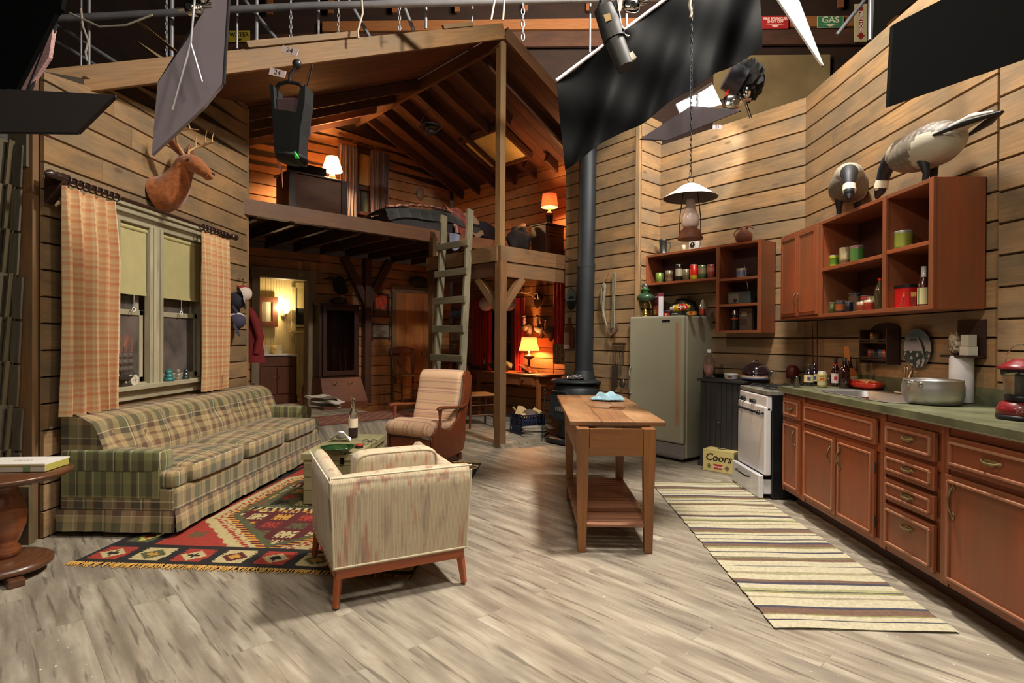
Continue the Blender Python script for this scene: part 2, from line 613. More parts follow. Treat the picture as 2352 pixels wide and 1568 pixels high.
# ---- floor: wide grey vinyl planks on the diagonal
def floor_mat():
 t = NT('grey_plank_floor')
 v = t.uv()
 br = t.n('ShaderNodeTexBrick')
 t.l(v, br.inputs['Vector'])
 br.inputs['Scale'].default_value = 1
 br.inputs['Brick Width'].default_value = 1.22
 br.inputs['Row Height'].default_value = .19
 br.inputs['Mortar Size'].default_value = .0016
 br.inputs['Color1'].default_value = (.30,.30,.30,1)
 br.inputs['Color2'].default_value = (.70,.70,.70,1)
 br.inputs['Mortar'].default_value = (.12,.12,.12,1)
 br.offset = .37
 sh = t.n('ShaderNodeVectorMath', operation='ADD')
 t.l(v, sh.inputs[0])
 t.l(br.outputs['Color'], sh.inputs[1])
 sc2 = t.n('ShaderNodeVectorMath', operation='MULTIPLY_ADD')
 t.l(br.outputs['Color'], sc2.inputs[0]); sc2.inputs[1].default_value = (37,53,0); t.l(v, sc2.inputs[2])
 m1 = t.n('ShaderNodeMapping'); m1.inputs['Scale'].default_value = (.9,8,1); t.l(sc2.outputs[0], m1.inputs[0])
 m2 = t.n('ShaderNodeMapping'); m2.inputs['Scale'].default_value = (1.6,5,1); t.l(sc2.outputs[0], m2.inputs[0])
 m3 = t.n('ShaderNodeMapping'); m3.inputs['Scale'].default_value = (2.0,26,1); t.l(sc2.outputs[0], m3.inputs[0])
 g = t.noise(m1.outputs[0],1.6,6,.6)
 big = t.noise(m2.outputs[0],1.2,4,.6)
 streak = t.noise(m3.outputs[0],1.3,3,.5)
 base = t.ramp(g, [(.30, c(118,108,94)),(.5, c(158,147,130)),(.70, c(186,177,160))])
 base = t.mix(t.ramp(big, [(.44,(0,0,0)),(.66,(.8,.8,.8))]), base, c(124,114,102))
 base = t.mix(t.ramp(streak, [(.58,(0,0,0)),(.66,(.7,.7,.7))]), base, c(92,82,72))
 tone = t.ramp(br.outputs['Color'],[(.25,(.84,.84,.84)),(.75,(1.06,1.05,1.03))])
 base = t.mix(1.0, base, tone, 'MULTIPLY')
 vo = t.n('ShaderNodeTexVoronoi'); t.l(v, vo.inputs['Vector']); vo.inputs['Scale'].default_value = 16
 wn = t.noise(v, 1.1,2)
 spk = t.math('MULTIPLY', t.ramp(vo.outputs['Distance'],[(.045,(1,1,1)),(.07,(0,0,0))]), t.ramp(wn, [(.5,(0,0,0)),(.6,(1,1,1))]))
 base = t.mix(spk, base, c(225,222,212))
 t.set(Base_Color=base, Roughness=t.math('ADD', t.math('MULTIPLY', g, .25),.36), Specular_IOR_Level=.4)
 t.bump(t.math('SUBTRACT', g, br.outputs['Fac']),.12,.003)
 return t.m
FLOOR = floor_mat()
mb = MB()
def fuv(x, y): return ((-x + y) * S2 + 50,(x + y) * S2 + 50)
pts = [(-7,-3),(7,-3),(7,16),(-7,16)]
mb.add([(x, y, 0) for x, y in pts] + [(x, y, -.1) for x, y in pts],[(0,1,2,3),(7,6,5,4),(4,5,1,0),(5,6,2,1),(6,7,3,2),(7,4,0,3)],
  [[fuv(*p) for p in pts]] * 6)
struct(mb, 'floor', FLOOR, 'grey-beige plank floor laid on the diagonal, flecked with white specks')
# ---- loft frame of reference
P0 = Vector((-.34,6.72,0))
vB = Vector((-S2, S2,0))     # towards the back (ridge direction)
vR = Vector((S2, S2,0))      # to the right and back
def LP(a, b, z=0): return P0 + vB * a + vR * b + Z * z
A_BEAM = 1.52                 # main loft beam
A_BACK = 3.55                 # back walls
PLAT = .22
LOFT = 2.80
# right-hand walls (kitchen run)
K1, K2, K3, K4 = (2.65,5.5),(1.56,6.86),(1.25,6.55),(.49,7.5)
plank_wall('wall_kitchen', (2.65,3.27), K1, PINE, 'pine board wall behind the long counter', top=lambda u: 3.62)
plank_wall('wall_range', K1, K2, PINE, 'pine board wall behind the range and refrigerator', top=lambda u: 3.62)
plank_wall('wall_jog', K2, K3, PINE, 'short return of pine boards beside the refrigerator', top=lambda u: 3.9)
plank_wall('wall_chimney', K3, K4, PINE, 'pine board wall behind the stove pipe', top=lambda u: 4.3)
d = Vector((.10,-.995,0))
plank_wall('wall_right', (2.66 + .26,3.27 - 2.6),(2.66,3.27), PINE, 'pine board wall at the near end of the counter', top=lambda u: 3.7, bh=.178)
mb = MB(); mb.box(2.78,3.24,1.85,.24,.03,3.7, grain=2)
struct(mb, 'trim_1', PINE, 'narrow end board where the two right-hand walls meet')
mb = MB();
mb.box(1.245,6.545,2.0,.05,.05,4.0, rz=PI/4, grain=2)
struct(mb, 'trim_2', PINE, 'corner board beside the refrigerator')
# left (window) wall; X = XL, runs from Y=3.62 to Y=6.1
XL = -3.12
YL0, YL1 = 3.52,6.12
def roofz(x, y, lift=0.0):
 b = (Vector((x, y, 0)) - P0).dot(vR)
 return 4.93 - .46 * abs(b) + lift
p_a, p_b = on_x(268,500, XL), on_x(452,560, XL)      # window opening
p_c = on_x(276,888, XL)
WY0, WY1, WZ0, WZ1 = on_x(262,500, XL).y, on_x(458,560, XL).y, p_c.z, on_x(300,512, XL).z
# plane direction from far to near so the boards face the room
LW = YL1 - YL0
plank_wall('wall_left', (XL, YL1),(XL, YL0), PINE, 'pine board wall with the double window',
   top=lambda u: roofz(XL, YL1 - u), holes=[(YL1 - WY1, YL1 - WY0, WZ0, WZ1)], bh=.172)
mb = MB()
mb.box(XL - .06, YL0 - .02,1.55,.10,.05,3.1, grain=2)
struct(mb, 'trim_3', LUMBER_BR, 'stud at the open end of the window wall')
# end of the flat beyond (loft side)
mb = MB(); mb.box(XL - .05, YL1 + .02,1.9,.15,.04,3.8, grain=2)
struct(mb, 'trim_4', PINE, 'board end closing the window wall')
# back walls
bL = LP(A_BACK, -2.55); bR = LP(A_BACK, 1.9)
def back_u(px, py=700):      # u along the back wall from its right end
 p = on_pl(px, py, -S2, S2,(P0 + vB * A_BACK).dot(vB))
 return p
BL = (bR - bL).length
def u_of(p): return (Vector((p.x, p.y, 0)) - Vector((bR.x, bR.y, 0))).dot(-vR)
dj0, dj1 = back_u(594), back_u(706)
DU0, DU1 = u_of(dj1), u_of(dj0)
DTOP = back_u(650,640).z
# u runs from the right end to the left end, so the boards face the room
def gable(u):
 p = bR - vR * u
 return roofz(p.x, p.y)
plank_wall('wall_back', (bR.x, bR.y),(bL.x, bL.y), PINE_OR, 'back wall of pine boards under the loft', z0=0, top=lambda u: LOFT - .2, holes=[(DU0, DU1,0, DTOP)])
w0 = back_u(818,400); w1 = back_u(858,400)
GU0, GU1, GZ0, GZ1 = u_of(w1), u_of(w0), back_u(835,492).z, back_u(835,350).z
plank_wall('wall_gable', (bR.x, bR.y),(bL.x, bL.y), PINE_OR, 'gable wall of dark boards at the back of the loft', z0=LOFT - .1, top=gable, holes=[(GU0, GU1, GZ0, GZ1)])
# nook wall, parallel to the ridge
NB = 1.55                       # offset to the right of the ridge
nA, nB_ = LP(-.2,2.0), LP(A_BACK, 2.0)
NW = 2.02
n0, n1 = LP(.0, NW), LP(A_BACK, NW)
def nook(px, py): return on_pl(px, py, S2, S2,(P0 + vR * NW).dot(vR))
q0, q1 = nook(1124,700), nook(1182,700)
def un(p): return (Vector((p.x, p.y, 0)) - Vector((n0.x, n0.y, 0))).dot(vB)
NZ0, NZ1 = nook(1150,880).z, nook(1150,690).z
plank_wall('wall_nook', (n0.x, n0.y),(n1.x, n1.y), PINE_OR, 'warm pine board wall behind the desk, running up into the loft', z0=0, top=lambda u: roofz(n0.x, n0.y) + .05,
   holes=[(un(q1), un(q0), NZ0, NZ1)])
# return wall from the chimney wall to the nook wall
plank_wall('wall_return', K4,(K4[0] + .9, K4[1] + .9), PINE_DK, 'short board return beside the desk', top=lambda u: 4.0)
# ---- entry platform and nook platform
mb = MB()
a0, a1 = A_BEAM - .05, A_BACK + 1.6
pr = on_z(931,962, PLAT)
bpl = (pr - P0).dot(vR)
quad_ = [LP(a0,-5.0), LP(a0, bpl), LP(a1, bpl), LP(a1,-5.0)]
poly = [(p.x, p.y) for p in quad_]
V = [(x, y, PLAT) for x, y in poly] + [(x, y, .001) for x, y in poly]
mb.add(V, [(0,1,2,3),(4,5,1,0),(5,6,2,1),(6,7,3,2),(7,4,0,3)],[[fuv(V[k][0], V[k][1] + V[k][2] * .7) for k in f] for f in [(0,1,2,3),(4,5,1,0),(5,6,2,1),(6,7,3,2),(7,4,0,3)]])
struct(mb, 'floor_entry', FLOOR, 'raised plank platform in front of the bathroom doorway')
mb = MB()
quad_ = [LP(-.05,-.03), LP(-.05,1.95), LP(A_BACK, 1.95), LP(A_BACK, bpl), LP(A_BEAM, bpl), LP(A_BEAM, -.03)]
poly = [(p.x, p.y) for p in quad_]
V = [(x, y, .045) for x, y in poly] + [(x, y, .001) for x, y in poly]
n = len(poly)
Fq = [tuple(range(n))] + [(n + i, n + (i + 1) % n, (i + 1) % n, i) for i in range(n)]
mb.add(V, Fq, [[fuv(V[k][0], V[k][1] + V[k][2]) for k in f] for f in Fq])
struct(mb, 'floor_nook', FLOOR, 'slightly raised floor of the desk nook')
# ---- loft deck: boards, joists, beams
def lbox(mb, a0, a1, b0, b1, z0, z1, **kw):
 """box in the loft frame"""
 ctr = LP((a0 + a1) / 2,(b0 + b1) / 2,(z0 + z1) / 2)
 mb.box(ctr.x, ctr.y, ctr.z, b1 - b0, a1 - a0, z1 - z0, rz=PI / 4, **kw)
bB0 = -2.5
mb = MB()
k = bB0
while k < 1.9:
 lbox(mb, A_BEAM, A_BACK, k, min(k + .19,1.9), LOFT - .05, LOFT - .02, tint=.15); k += .195
struct(mb, 'floor_loft', PINE_DK, 'loft deck boards')
mb = MB()
k = bB0 + .2
while k < 1.9:
 lbox(mb, A_BEAM + .05, A_BACK, k, k + .05, LOFT - .20, LOFT - .05, tint=.2); k += .42
struct(mb, 'ceiling_joists', RAFTER, 'dark joists under the loft deck')
mb = MB(); lbox(mb, A_BEAM - .05, A_BEAM + .05, bB0,.10, LOFT - .17, LOFT)
BEAMW = wood('beam_brown', c(116,74,42), c(84,50,28), c(100,72,48),.6, stain=.3, stainc=c(64,44,30))
struct(mb, 'trim_5', BEAMW, 'long brown edge beam of the loft')
mb = MB(); lbox(mb, A_BEAM - .03, A_BEAM + .03,.10,1.9, LOFT - .17, LOFT)
struct(mb, 'trim_6', BEAMW, 'edge beam of the loft behind the post')
# lower landing
LAND = 2.40
bE = (Vector((K4[0], K4[1],0)) - P0).dot(vR)
mb = MB()
k = .0
while k < bE + .3:
 lbox(mb, 0.02, A_BEAM - .06, k, k + .17, LAND - .04, LAND - .005, tint=.15); k += .175
struct(mb, 'floor_landing', PINE_DK, 'boards of the lower landing')
mb = MB()
lbox(mb, -.03,.02,-.03, bE + .02, LAND - .18, LAND, tint=.05)
struct(mb, 'trim_7', LUMBER_BR, 'upper fascia of the landing, right of the post')
mb = MB(); lbox(mb, -.01,.04,-.02, bE + .02, LAND - .36, LAND - .185)
struct(mb, 'trim_8', LUMBER_BR, 'lower beam of the landing, right of the post')
mb = MB(); lbox(mb, .02, A_BEAM - .05,-.05,.0, LAND - .18, LAND)
struct(mb, 'trim_9', LUMBER_BR, 'upper fascia of the landing behind the ladder')
mb = MB(); lbox(mb, .04, A_BEAM - .05,-.03,.02, LAND - .36, LAND - .185)
struct(mb, 'trim_10', RAFTER, 'lower beam of the landing behind the ladder')
# posts
mb = MB(); lbox(mb, -.04,.06,-.04,.06,.0, LAND - .18)
struct(mb, 'trim_11', LUMBER_BR, 'front post under the landing corner')
mb = MB(); lbox(mb, .0,.085,-.02,.065, LAND, 4.98)
struct(mb, 'trim_12', LUMBER, 'tall post from the landing corner up to the roof peak')
pp = on_pl(992,600,-S2, S2,(P0 + vB * (A_BEAM - .0)).dot(vB))
bpp = (pp - P0).dot(vR)
mb = MB(); lbox(mb, A_BEAM - .12, A_BEAM - .03, bpp - .07, bpp + .02,0.045, LAND + .28)
struct(mb, 'trim_13', LUMBER_BR, 'square post behind the ladder')
pc = back_u(836,700); bpc = (pc - P0).dot(vR)
mb = MB(); lbox(mb, A_BACK - .16, A_BACK - .03, bpc - .06, bpc + .05, PLAT, LOFT - .2)
struct(mb, 'trim_14', RAFTER, 'dark post between the gun cabinet and the pictures')
# knee braces
def brace(name, a, b, mat, label, w=.07, h=.09):
 m_ = MB(); m_.beam(a, b, w, h); struct(m_, name, mat, label)
zt = LAND - .36
brace('trim_15', LP(.015,.01, zt - .42), LP(.015,.36, zt), LUMBER_BR, 'right knee brace of the landing post')
brace('trim_16', LP(.02,.01, zt - .42), LP(.42,.01, zt), LUMBER_BR, 'left knee brace of the landing post')
zt2 = LOFT - .2
brace('trim_17', LP(A_BACK - .1, bpc, zt2 - .75), LP(A_BACK - .1, bpc - .42, zt2), RAFTER, 'dark curved brace left of the back post', .08,.12)
brace('trim_18', LP(A_BACK - .1, bpc, zt2 - .75), LP(A_BACK - .1, bpc + .42, zt2), RAFTER, 'dark curved brace right of the back post', .08,.12)
# ---- roof: front rakes, rafters, boards
def RP(a, b, lift=0.0): return LP(a, b, 4.93 - .46 * abs(b) + lift)
mb = MB()
def rake(mb, b0, b1, a=-.02, h=.17, w=.05, lift=.0): mb.beam(RP(a, b0, lift), RP(a, b1, lift), w, h)
rake(mb, 0,-4.35)
struct(mb, 'trim_19', LUMBER, 'long pale front rafter of the roof, left of the peak', bevel=.004)
mb = MB(); rake(mb, 0.02,1.7, a=-.02, h=.15)
struct(mb, 'trim_20', BEAMW, 'front rafter of the roof, right of the peak')
mb = MB(); mb.beam(RP(-.06,-1.9,.12), RP(-.06,-2.9,.12),.035,.05); mb.beam(RP(-.05,-.5,.11), RP(-.05,-.9,.11),.03,.04)
struct(mb, 'trim_21', LUMBER, 'offcut of lumber lying along the top of the long rafter')
# left slope: boards running down the slope, seen from below, then a few rafters at the back
mb = MB()
k = .0
while k < A_BACK + .1:
 mb.beam(RP(k + .1,-.02,.03), RP(k + .1,-4.0 + k, .03) if k < 2.2 else RP(k + .1,-4.9,.03),.185,.02, tint=.16); k += .19
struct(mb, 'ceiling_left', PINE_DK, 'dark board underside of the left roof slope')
mb = MB()
for k in (1.75,2.35,2.9,3.4):
 mb.beam(RP(k, 0,-.06), RP(k, -3.95 + k * .4,-.06),.045,.13, tint=.2)
struct(mb, 'ceiling_rafters_left', RAFTER, 'rafters of the left roof slope at the back')
mb = MB()
SKA, SKB = (.45,1.8),(1.0,1.7)        # roof window
k = .0
while k < A_BACK + .1:
 a_ = k + .1
 mb.beam(RP(a_, .02,.03), RP(a_, 2.15,.03),.185,.02, tint=.2); k += .19
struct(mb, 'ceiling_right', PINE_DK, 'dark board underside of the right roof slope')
mb = MB()
k = .45
while k < A_BACK:
 if SKA[0] < k < SKA[1]: mb.beam(RP(k, 0.02,-.065), RP(k, SKB[0],-.065),.05,.15, tint=.25); mb.beam(RP(k, SKB[1] + .05,-.065), RP(k, 2.1,-.065),.05,.15, tint=.25)
 else: mb.beam(RP(k, 0.02,-.065), RP(k, 2.1,-.065),.05,.15, tint=.25)
 k += .47
struct(mb, 'ceiling_rafters_right', RAFTER, 'deep rafters of the right roof slope')
mb = MB(); mb.beam(RP(0.03,0,-.09), RP(A_BACK, 0,-.09),.045,.16)
struct(mb, 'trim_22', BEAMW, 'ridge board of the roof')
# ---- warehouse stage beyond the set
DARKW = wood('stage_wood', c(86,54,36), c(56,34,24), c(40,28,22),.8)
STUD = wood('stage_stud', c(150,100,56), c(116,72,38), None, .7)
WY = 13.5
mb = MB()
mb.box(0, WY + .2,5,26,.1,14, col=(.28,.22,.2))
struct(mb, 'wall_stage_back', DARKW, 'dark boarded wall of the sound stage far behind the set')
def stage_beam(x0, x1, py, h, mat, nm, lab, dy=0):
 z = on_y(1176, py, WY + dy).z
 m_ = MB(); m_.box((x0 + x1) / 2, WY + dy, z, x1 - x0,.08, h); struct(m_, nm, mat, lab)
stage_beam(-5,9,58,.24, STUD, 'trim_23', 'long pale ledger on the stage wall')
stage_beam(-9,9,92,.36, DARKW, 'trim_24', 'dark girder below the ledger of the stage wall')
mb = MB()
for px in (760,907,1050,1207,1352,620,1930):
 q = on_y(px, 40, WY - .05)
 mb.box(q.x, WY - .05,9.9,.12,.06,1.7, col=(.8,.7,.7))
struct(mb, 'trim_25', STUD, 'studs of the stage wall above the ledger')
CONC = plain('stained_concrete', c(118,104,72),.9,0,.3,.9,.2)
mb = MB(); q0_ = on_y(1640,128, WY); q1_ = on_y(1905,290, WY)
mb.box((q0_.x + q1_.x) / 2, WY + .02,(q0_.z + q1_.z) / 2 - .6, q1_.x - q0_.x, .06, q0_.z - q1_.z + 1.2)
struct(mb, 'wall_stage_concrete', CONC, 'stained concrete panel of the stage wall')
mb = MB(); mb.box(0, WY / 2,12,26,24,.1, col=(.3,.25,.22))
struct(mb, 'ceiling_stage', DARKW, 'dark ceiling of the sound stage')
mb = MB(); mb.box(-9,5,6,.1,20,12, col=(.25,.2,.18))
struct(mb, 'wall_stage_left', DARKW, 'dark side wall of the sound stage, left')
mb = MB(); mb.box(9,5,6,.1,20,12, col=(.25,.2,.18))
struct(mb, 'wall_stage_right', DARKW, 'dark side wall of the sound stage, right')
# ================================================================ living room
def stripes_mat(name, stops_u, per_u, stops_v, per_v, mix=.5, rough=.9, nz=.25, bump=.35, sc=1.0):
 t = NT(name)
 tc = t.n('ShaderNodeTexCoord')
 wob = t.noise(t.uv(1,1),9,2)
 sep = t.n('ShaderNodeSeparateXYZ'); t.l(tc.outputs['UV'], sep.inputs[0])
 def ch(o, per, stops):
  a = t.math('ADD', o, t.math('MULTIPLY', wob, .006))
  f = t.math('FRACT', t.math('MULTIPLY', t.math('ADD', a, 40 * per),1 / per))
  return t.ramp(f, stops, True)
 a = ch(sep.outputs[0], per_u, stops_u)
 b = ch(sep.outputs[1], per_v, stops_v) if stops_v else None
 colr = t.mix(mix, a, b) if b is not None else a
 n1 = t.noise(t.uv(260,260),1.0,2)
 colr = t.mix(1.0, colr, t.ramp(n1,[(.25,(1 - nz,) * 3),(.75,(1 + nz * .3,) * 3)]), 'MULTIPLY')
 colr = t.mix(1.0, colr, t.vcol(), 'MULTIPLY')
 t.set(Base_Color=colr, Roughness=rough, Sheen_Weight=.25)
 if bump: t.bump(n1, bump, .003)
 return t.m
ol, br_, tn, cr, gn, dk = c(92,88,60), c(118,84,60), c(172,148,104), c(206,188,150), c(108,106,68), c(74,62,46)
PLAID = stripes_mat('plaid_upholstery',
 [(0, dk),(.14, tn),(.30, cr),(.325, tn),(.38, br_),(.52, tn),(.64, ol),(.80, cr),(.825, ol),(.86, tn),(.97, br_)],.38,
 [(0, gn),(.18, tn),(.30, cr),(.32, br_),(.46, tn),(.60, br_),(.66, tn),(.78, dk),(.90, cr),(.925, gn)],.33,.48)
PLAIDG = stripes_mat('plaid_upholstery_green',
 [(0, c(136,138,84)),(.16, dk),(.28, c(124,126,78)),(.32, cr),(.345, c(112,116,70)),(.50, c(82,72,50)),(.62, c(140,138,90)),(.80, c(88,88,54)),(.94, cr),(.96, dk)],.30,
 [(0, c(116,118,72)),(.3, c(112,102,66)),(.34, tn),(.6, c(88,88,54)),(.9, c(130,118,78))],.26,.35)
def build_sofa():
 X0, X1, Y0, Y1 = -3.05,-2.27,3.57,6.12
 so = thing('sofa', 'long green and brown plaid sofa with a buttoned back under the window', 'sofa', ((X0 + X1) / 2,(Y0 + Y1) / 2,.005))
 L, D = Y1 - Y0, X1 - X0
 hx, hy = D / 2, L / 2
 mb = MB(); mb.box(0,0,.235, D - .02, L - .02,.15); mb.build('base', PLAID, so, bevel=.015)
 bt = [(-hy + .20 + i * (L - .40) / 7,.60 if i % 2 else .64) for i in range(8)]
 def back(u, v):
  y = -hy + .02 + u * (L - .04)
  z = .40 + .40 * v
  x = -hx + .30 - .13 * v ** 1.3 + .03 * math.sin(v * PI)
  if v > .75: x -= .17 * ((v - .75) / .25) ** 2.4; z -= .03 * ((v - .75) / .25) ** 3
  dd = 0
  for (by, bz) in bt:
   q = ((y - by) / .10) ** 2 + ((z - bz) / .07) ** 2
   dd += .04 * math.exp(-q)
   dd += .012 * math.exp(-((y - by) / .018) ** 2) * math.exp(-((z - bz + .06) / .1) ** 2)
  return (x - dd, y, z)
 mb = MB(); mb.grid(back, 150,22, uvs=lambda u, v: (u * L, v * .46))
 mb.grid(lambda u, v: (-hx + .01 + .005 * v, hy - .02 - u * (L - .04),.12 + .65 * v),8,4, uvs=lambda u, v: (u * L, v * .7))
 for sgn in (-1,1):
  y = sgn * (hy - .02)
  pr = [(-hx + .01,.12),(-hx + .33,.12),(-hx + .31,.40)] + [(back(0.5, v / 10)[0] + .006,.40 + .40 * v / 10) for v in range(1,11)] + [(-hx + .01,.765)]
  if sgn > 0: pr = pr[::-1]
  mb.add([(x, y, z) for x, z in pr],[tuple(range(len(pr)))],[[(x, z) for x, z in pr]],(.72,.76,.7))
 mb.build('backrest', PLAID, so)
 for (by, bz) in bt:
  mb = MB(); u = (by + hy - .02) / (L - .04); v = (bz - .40) / .40
  p = back(u, v); mb.ball(p[0] + .004, p[1], p[2],.007,.014,.014,10,6); mb.build('button', PLAID, so)
 for sgn in (-1,1):
  mb = MB()
  yc = sgn * (hy - .075)
  mb.cushion(-.045, yc, .485, D - .10,.15,.14,.22)
  mb.box(-.045, yc, .36, D - .12,.135,.24)
  a = mb.build('armrest', PLAIDG, so, bevel=.012)
 cl = (L - .30) / 3
 for i in range(3):
  yc = -hy + .15 + cl * (i + .5)
  mb = MB()
  mb.cushion(.13, yc, .375,.56, cl - .008,.13,.2, puff=.035)
  if i == 0: mb.cushion(.315,-hy + .09,.365,.13,.16,.11,.35)
  if i == 2: mb.cushion(.315, hy - .09,.365,.13,.16,.11,.35)
  mb.build('seat_cushion', PLAID, so)
 mb = MB()
 def skirt(p0, p1, nx, ny, n, pleats):
  def f(u, v):
   w = .006 * math.sin(u * n * 1.9) + .004 * math.sin(u * n * 4.1)
   for pc in pleats:
    w -= .03 * math.exp(-((u - pc) / .006) ** 2)
   k = (1 - v)
   return (p0[0] + (p1[0] - p0[0]) * u + nx * (w * k + .012 * k), p0[1] + (p1[1] - p0[1]) * u + ny * (w * k + .012 * k),.035 + .135 * v)
  Ls = math.dist(p0, p1)
  mb.grid(f, 90,3, uvs=lambda u, v: (u * Ls, v * .135))
 skirt((hx, -hy),(hx, hy),1,0,20,(.33,.66))
 skirt((-hx, -hy),(hx, -hy),0,-1,7,(.985,))
 skirt((hx, hy),(-hx, hy),0,1,7,())
 mb.build('skirt', PLAID, so)
 for sx in (-1,1):
  for sy in (-1,1):
   mb = MB(); mb.cyl((sx * (hx - .12), sy * (hy - .12),.002),(sx * (hx - .12), sy * (hy - .12),.17),.018,.026)
   mb.build('foot', wood('dark_stained_wood', c(92,50,28), c(60,32,18), None, .4, coat=.3), so)
 return so
build_sofa()
# ---- kilim
def kilim():
 W, L = 1.98,2.80
 nu, nv = 150,220
 BK, RD, MR, CRM, GRN, YL = c(32,26,26), c(160,52,38), c(88,26,28), c(190,172,122), c(84,84,54), c(190,140,54)
 def medal(x, y, w, h, ca, cb, cc):
  """stepped diamond medallion centred on 0"""
  ax, ay = abs(x) / (w / 2), abs(y) / (h / 2)
  if ax > 1 or ay > 1: return None
  tooth = .16 * abs(((y / h * 7) % 1) * 2 - 1)
  if ax + .12 * ay > 1 - tooth: return None
  if ax * .9 + ay * .8 < .36: return cc if (abs(x) < w * .05 or abs(y) < h * .06 or abs(abs(x) - abs(y) * 1.3) < w * .03) else cb
  if ax + ay < .78: return cb
  return ca
 def star(x, y, s_, col, bg):
  a, b = abs(x) / s_, abs(y) / s_
  if a > 1 or b > 1: return bg
  if a < .16 or b < .16 or abs(a - b) < .16 or (a > .6 and abs(b - .45) < .13) or (b > .6 and abs(a - .45) < .13): return col
  return bg
 def fn(u, v):
  x, y = u * W, v * L
  ex, ey = min(x, W - x), min(y, L - y)
  if ex < .012 : return BK
  if ey < .30 or ex < .26:
   if ey < .30:
    k = int(x / .25); xx = x - (k + .5) * .25; yy = ey - .155
    s = k % 2
    r = medal(xx, yy, .215,.19, RD if s == 0 else CRM, CRM if s == 0 else (GRN if k % 4 == 1 else MR), BK if s == 0 else YL)
   else:
    k = int((y - .30) / .29); yy = y - .30 - (k + .5) * .29; xx = ex - .135
    s = k % 2
    r = medal(yy, xx, .25,.16, GRN if s == 0 else RD, c(180,176,84) if s == 0 else CRM, RD if s == 0 else BK)
   return r if r else BK
  cx, cy = x - W / 2, y - L / 2
  hw, hl = .66,1.03
  q = max(abs(cx) / hw, (abs(cy) + abs(cx) * 1.05) / 1.28)
  q += .006 * (1 if (int(y / .045) % 2) else -1)
  if q > 1.06:
   r = RD
   for (sx_, sy_) in ((.42,.50),(.42,.95),(.42,1.5),(.42,2.05),(.42,2.45),(.8,.42),(1.2,.42),(1.58,.50),(1.58,.95),(1.58,1.5),(1.58,2.05),(1.58,2.45),(.8,2.5),(1.2,2.5)):
    r2 = star(x - sx_, y - sy_, .05, CRM if (sy_ * 10) % 2 > 1 else GRN, None)
    if r2: return r2
   return r
  if q > .985: return CRM
  if q > .93: return (CRM if (int(y / .03) + int(x / .03)) % 2 else RD)
  if q > .91: return CRM
  if q > .86: return c(206,140,56) if int(y / .02) % 2 else MR
  if q > .80: return GRN
  zone = abs(cy) / (hl * .8)
  if zone < .36:
   bg = GRN
  elif zone < .42: return CRM if int(x / .03) % 2 else BK
  elif zone < .46: return YL if int(x / .024) % 2 else MR
  else: bg = MR
  gx, gy = cx / .19, cy / .17
  kx, ky = round(gx), round(gy)
  cols = [CRM, RD, CRM, BK if bg == GRN else GRN, YL]
  return star(cx - kx * .19, cy - ky * .17,.062, cols[(kx * 2 + ky * 3) % 5], bg)
 rg = thing('kilim_rug', 'red, black and cream kilim rug with yellow fringe in front of the sofa', 'rug', (-1.55,4.50,0), R(-3.0))
 mb = MB()
 mb.grid(lambda u, v: ((u - .5) * W + .004 * math.sin(v * 9),(v - .5) * L + .02 * math.sin(u * 3),.004 + .0006 * math.sin(u * 14) * math.sin(v * 17)), nu, nv, colfn=fn, uvs=lambda u, v: (u * W, v * L))
 mb.grid(lambda u, v: ((u - .5) * W, (.5 - v) * L, .001),4,4, col=BK)
 mb.build('woven_field', paint('kilim_wool', .95, var=.22, scale=30, bump=.4, bscale=500), rg)
 for sg in (-1,1):
  mb = MB()
  for i in range(230):
   x = -W / 2 + W * (i + rng.uniform(0,1)) / 230
   y = sg * (L / 2 - .004) + .02 * math.sin((x / W + .5) * 3)
   l = rng.uniform(.035,.062)
   dx = rng.uniform(-.02,.02)
   cc = sc_(c(196,150,74), rng.uniform(.7,1.15))
   mb.tube([(x, y, .008),(x + dx * .5, y + sg * l * .5,.009),(x + dx, y + sg * l, .004)],[.0035,.004,.002],4, cc)
  mb.build('fringe', paint('fringe_cotton', .95), rg)
kilim()
# ---- rag rug
def rag_rug():
 cr_, dkb, brn, gr, yl, tl = c(198,188,158), c(70,68,82), c(118,90,74), c(140,134,84), c(166,164,118), c(162,148,122)
 seq = []
 r2 = random.Random(3)
 L = 2.6; W = .81
 y = 0
 pat = [(cr_, .06),(dkb, .008),(cr_, .03),(gr, .012),(brn, .05),(dkb, .014),(cr_, .055),(tl, .012),(cr_, .03),(gr, .014),(dkb, .006),(yl, .02),(cr_, .045),(dkb, .018),(brn, .022),(cr_, .05),(yl, .01),(tl, .016),
   (cr_, .05),(dkb, .006),(cr_, .045),(brn, .028),(gr, .012),(dkb, .006),(cr_, .05),(dkb, .012),(cr_, .04),(gr, .018),(brn, .03),(dkb, .02),(cr_, .03),(dkb, .01)]
 o = MB()
 i = 0
 while y < L:
  col, w_ = pat[i % len(pat)]; i += 1
  w_ *= r2.uniform(1.0,1.6)
  if y + w_ > L: w_ = L - y
  n = 24
  ph = r2.uniform(0,6)
  wv = lambda u, yy: yy + .004 * math.sin(u * 5 + yy * 3)
  edge = .004 * math.sin(y * 40)
  o.grid(lambda u, v: ((u - .5) * (W + 2 * edge * (1 if True else 0)) , wv(u, y + w_ * v) - L / 2,.009 + .002 * math.sin(u * 9 + y * 5)), n, 1, col=col, uvs=lambda u, v: (u * W, y + w_ * v))
  y += w_
 o.box(0,0,.003, W - .01, L - .01,.004, col=sc_(cr_, .6))
 return one(o, 'rag_rug', paint('rag_weave', .95, var=.3, scale=60, bump=.5, bscale=300), 'long cream, brown and blue striped rag rug beside the red counter', 'rug', (1.515,3.87,0))
rag_rug()
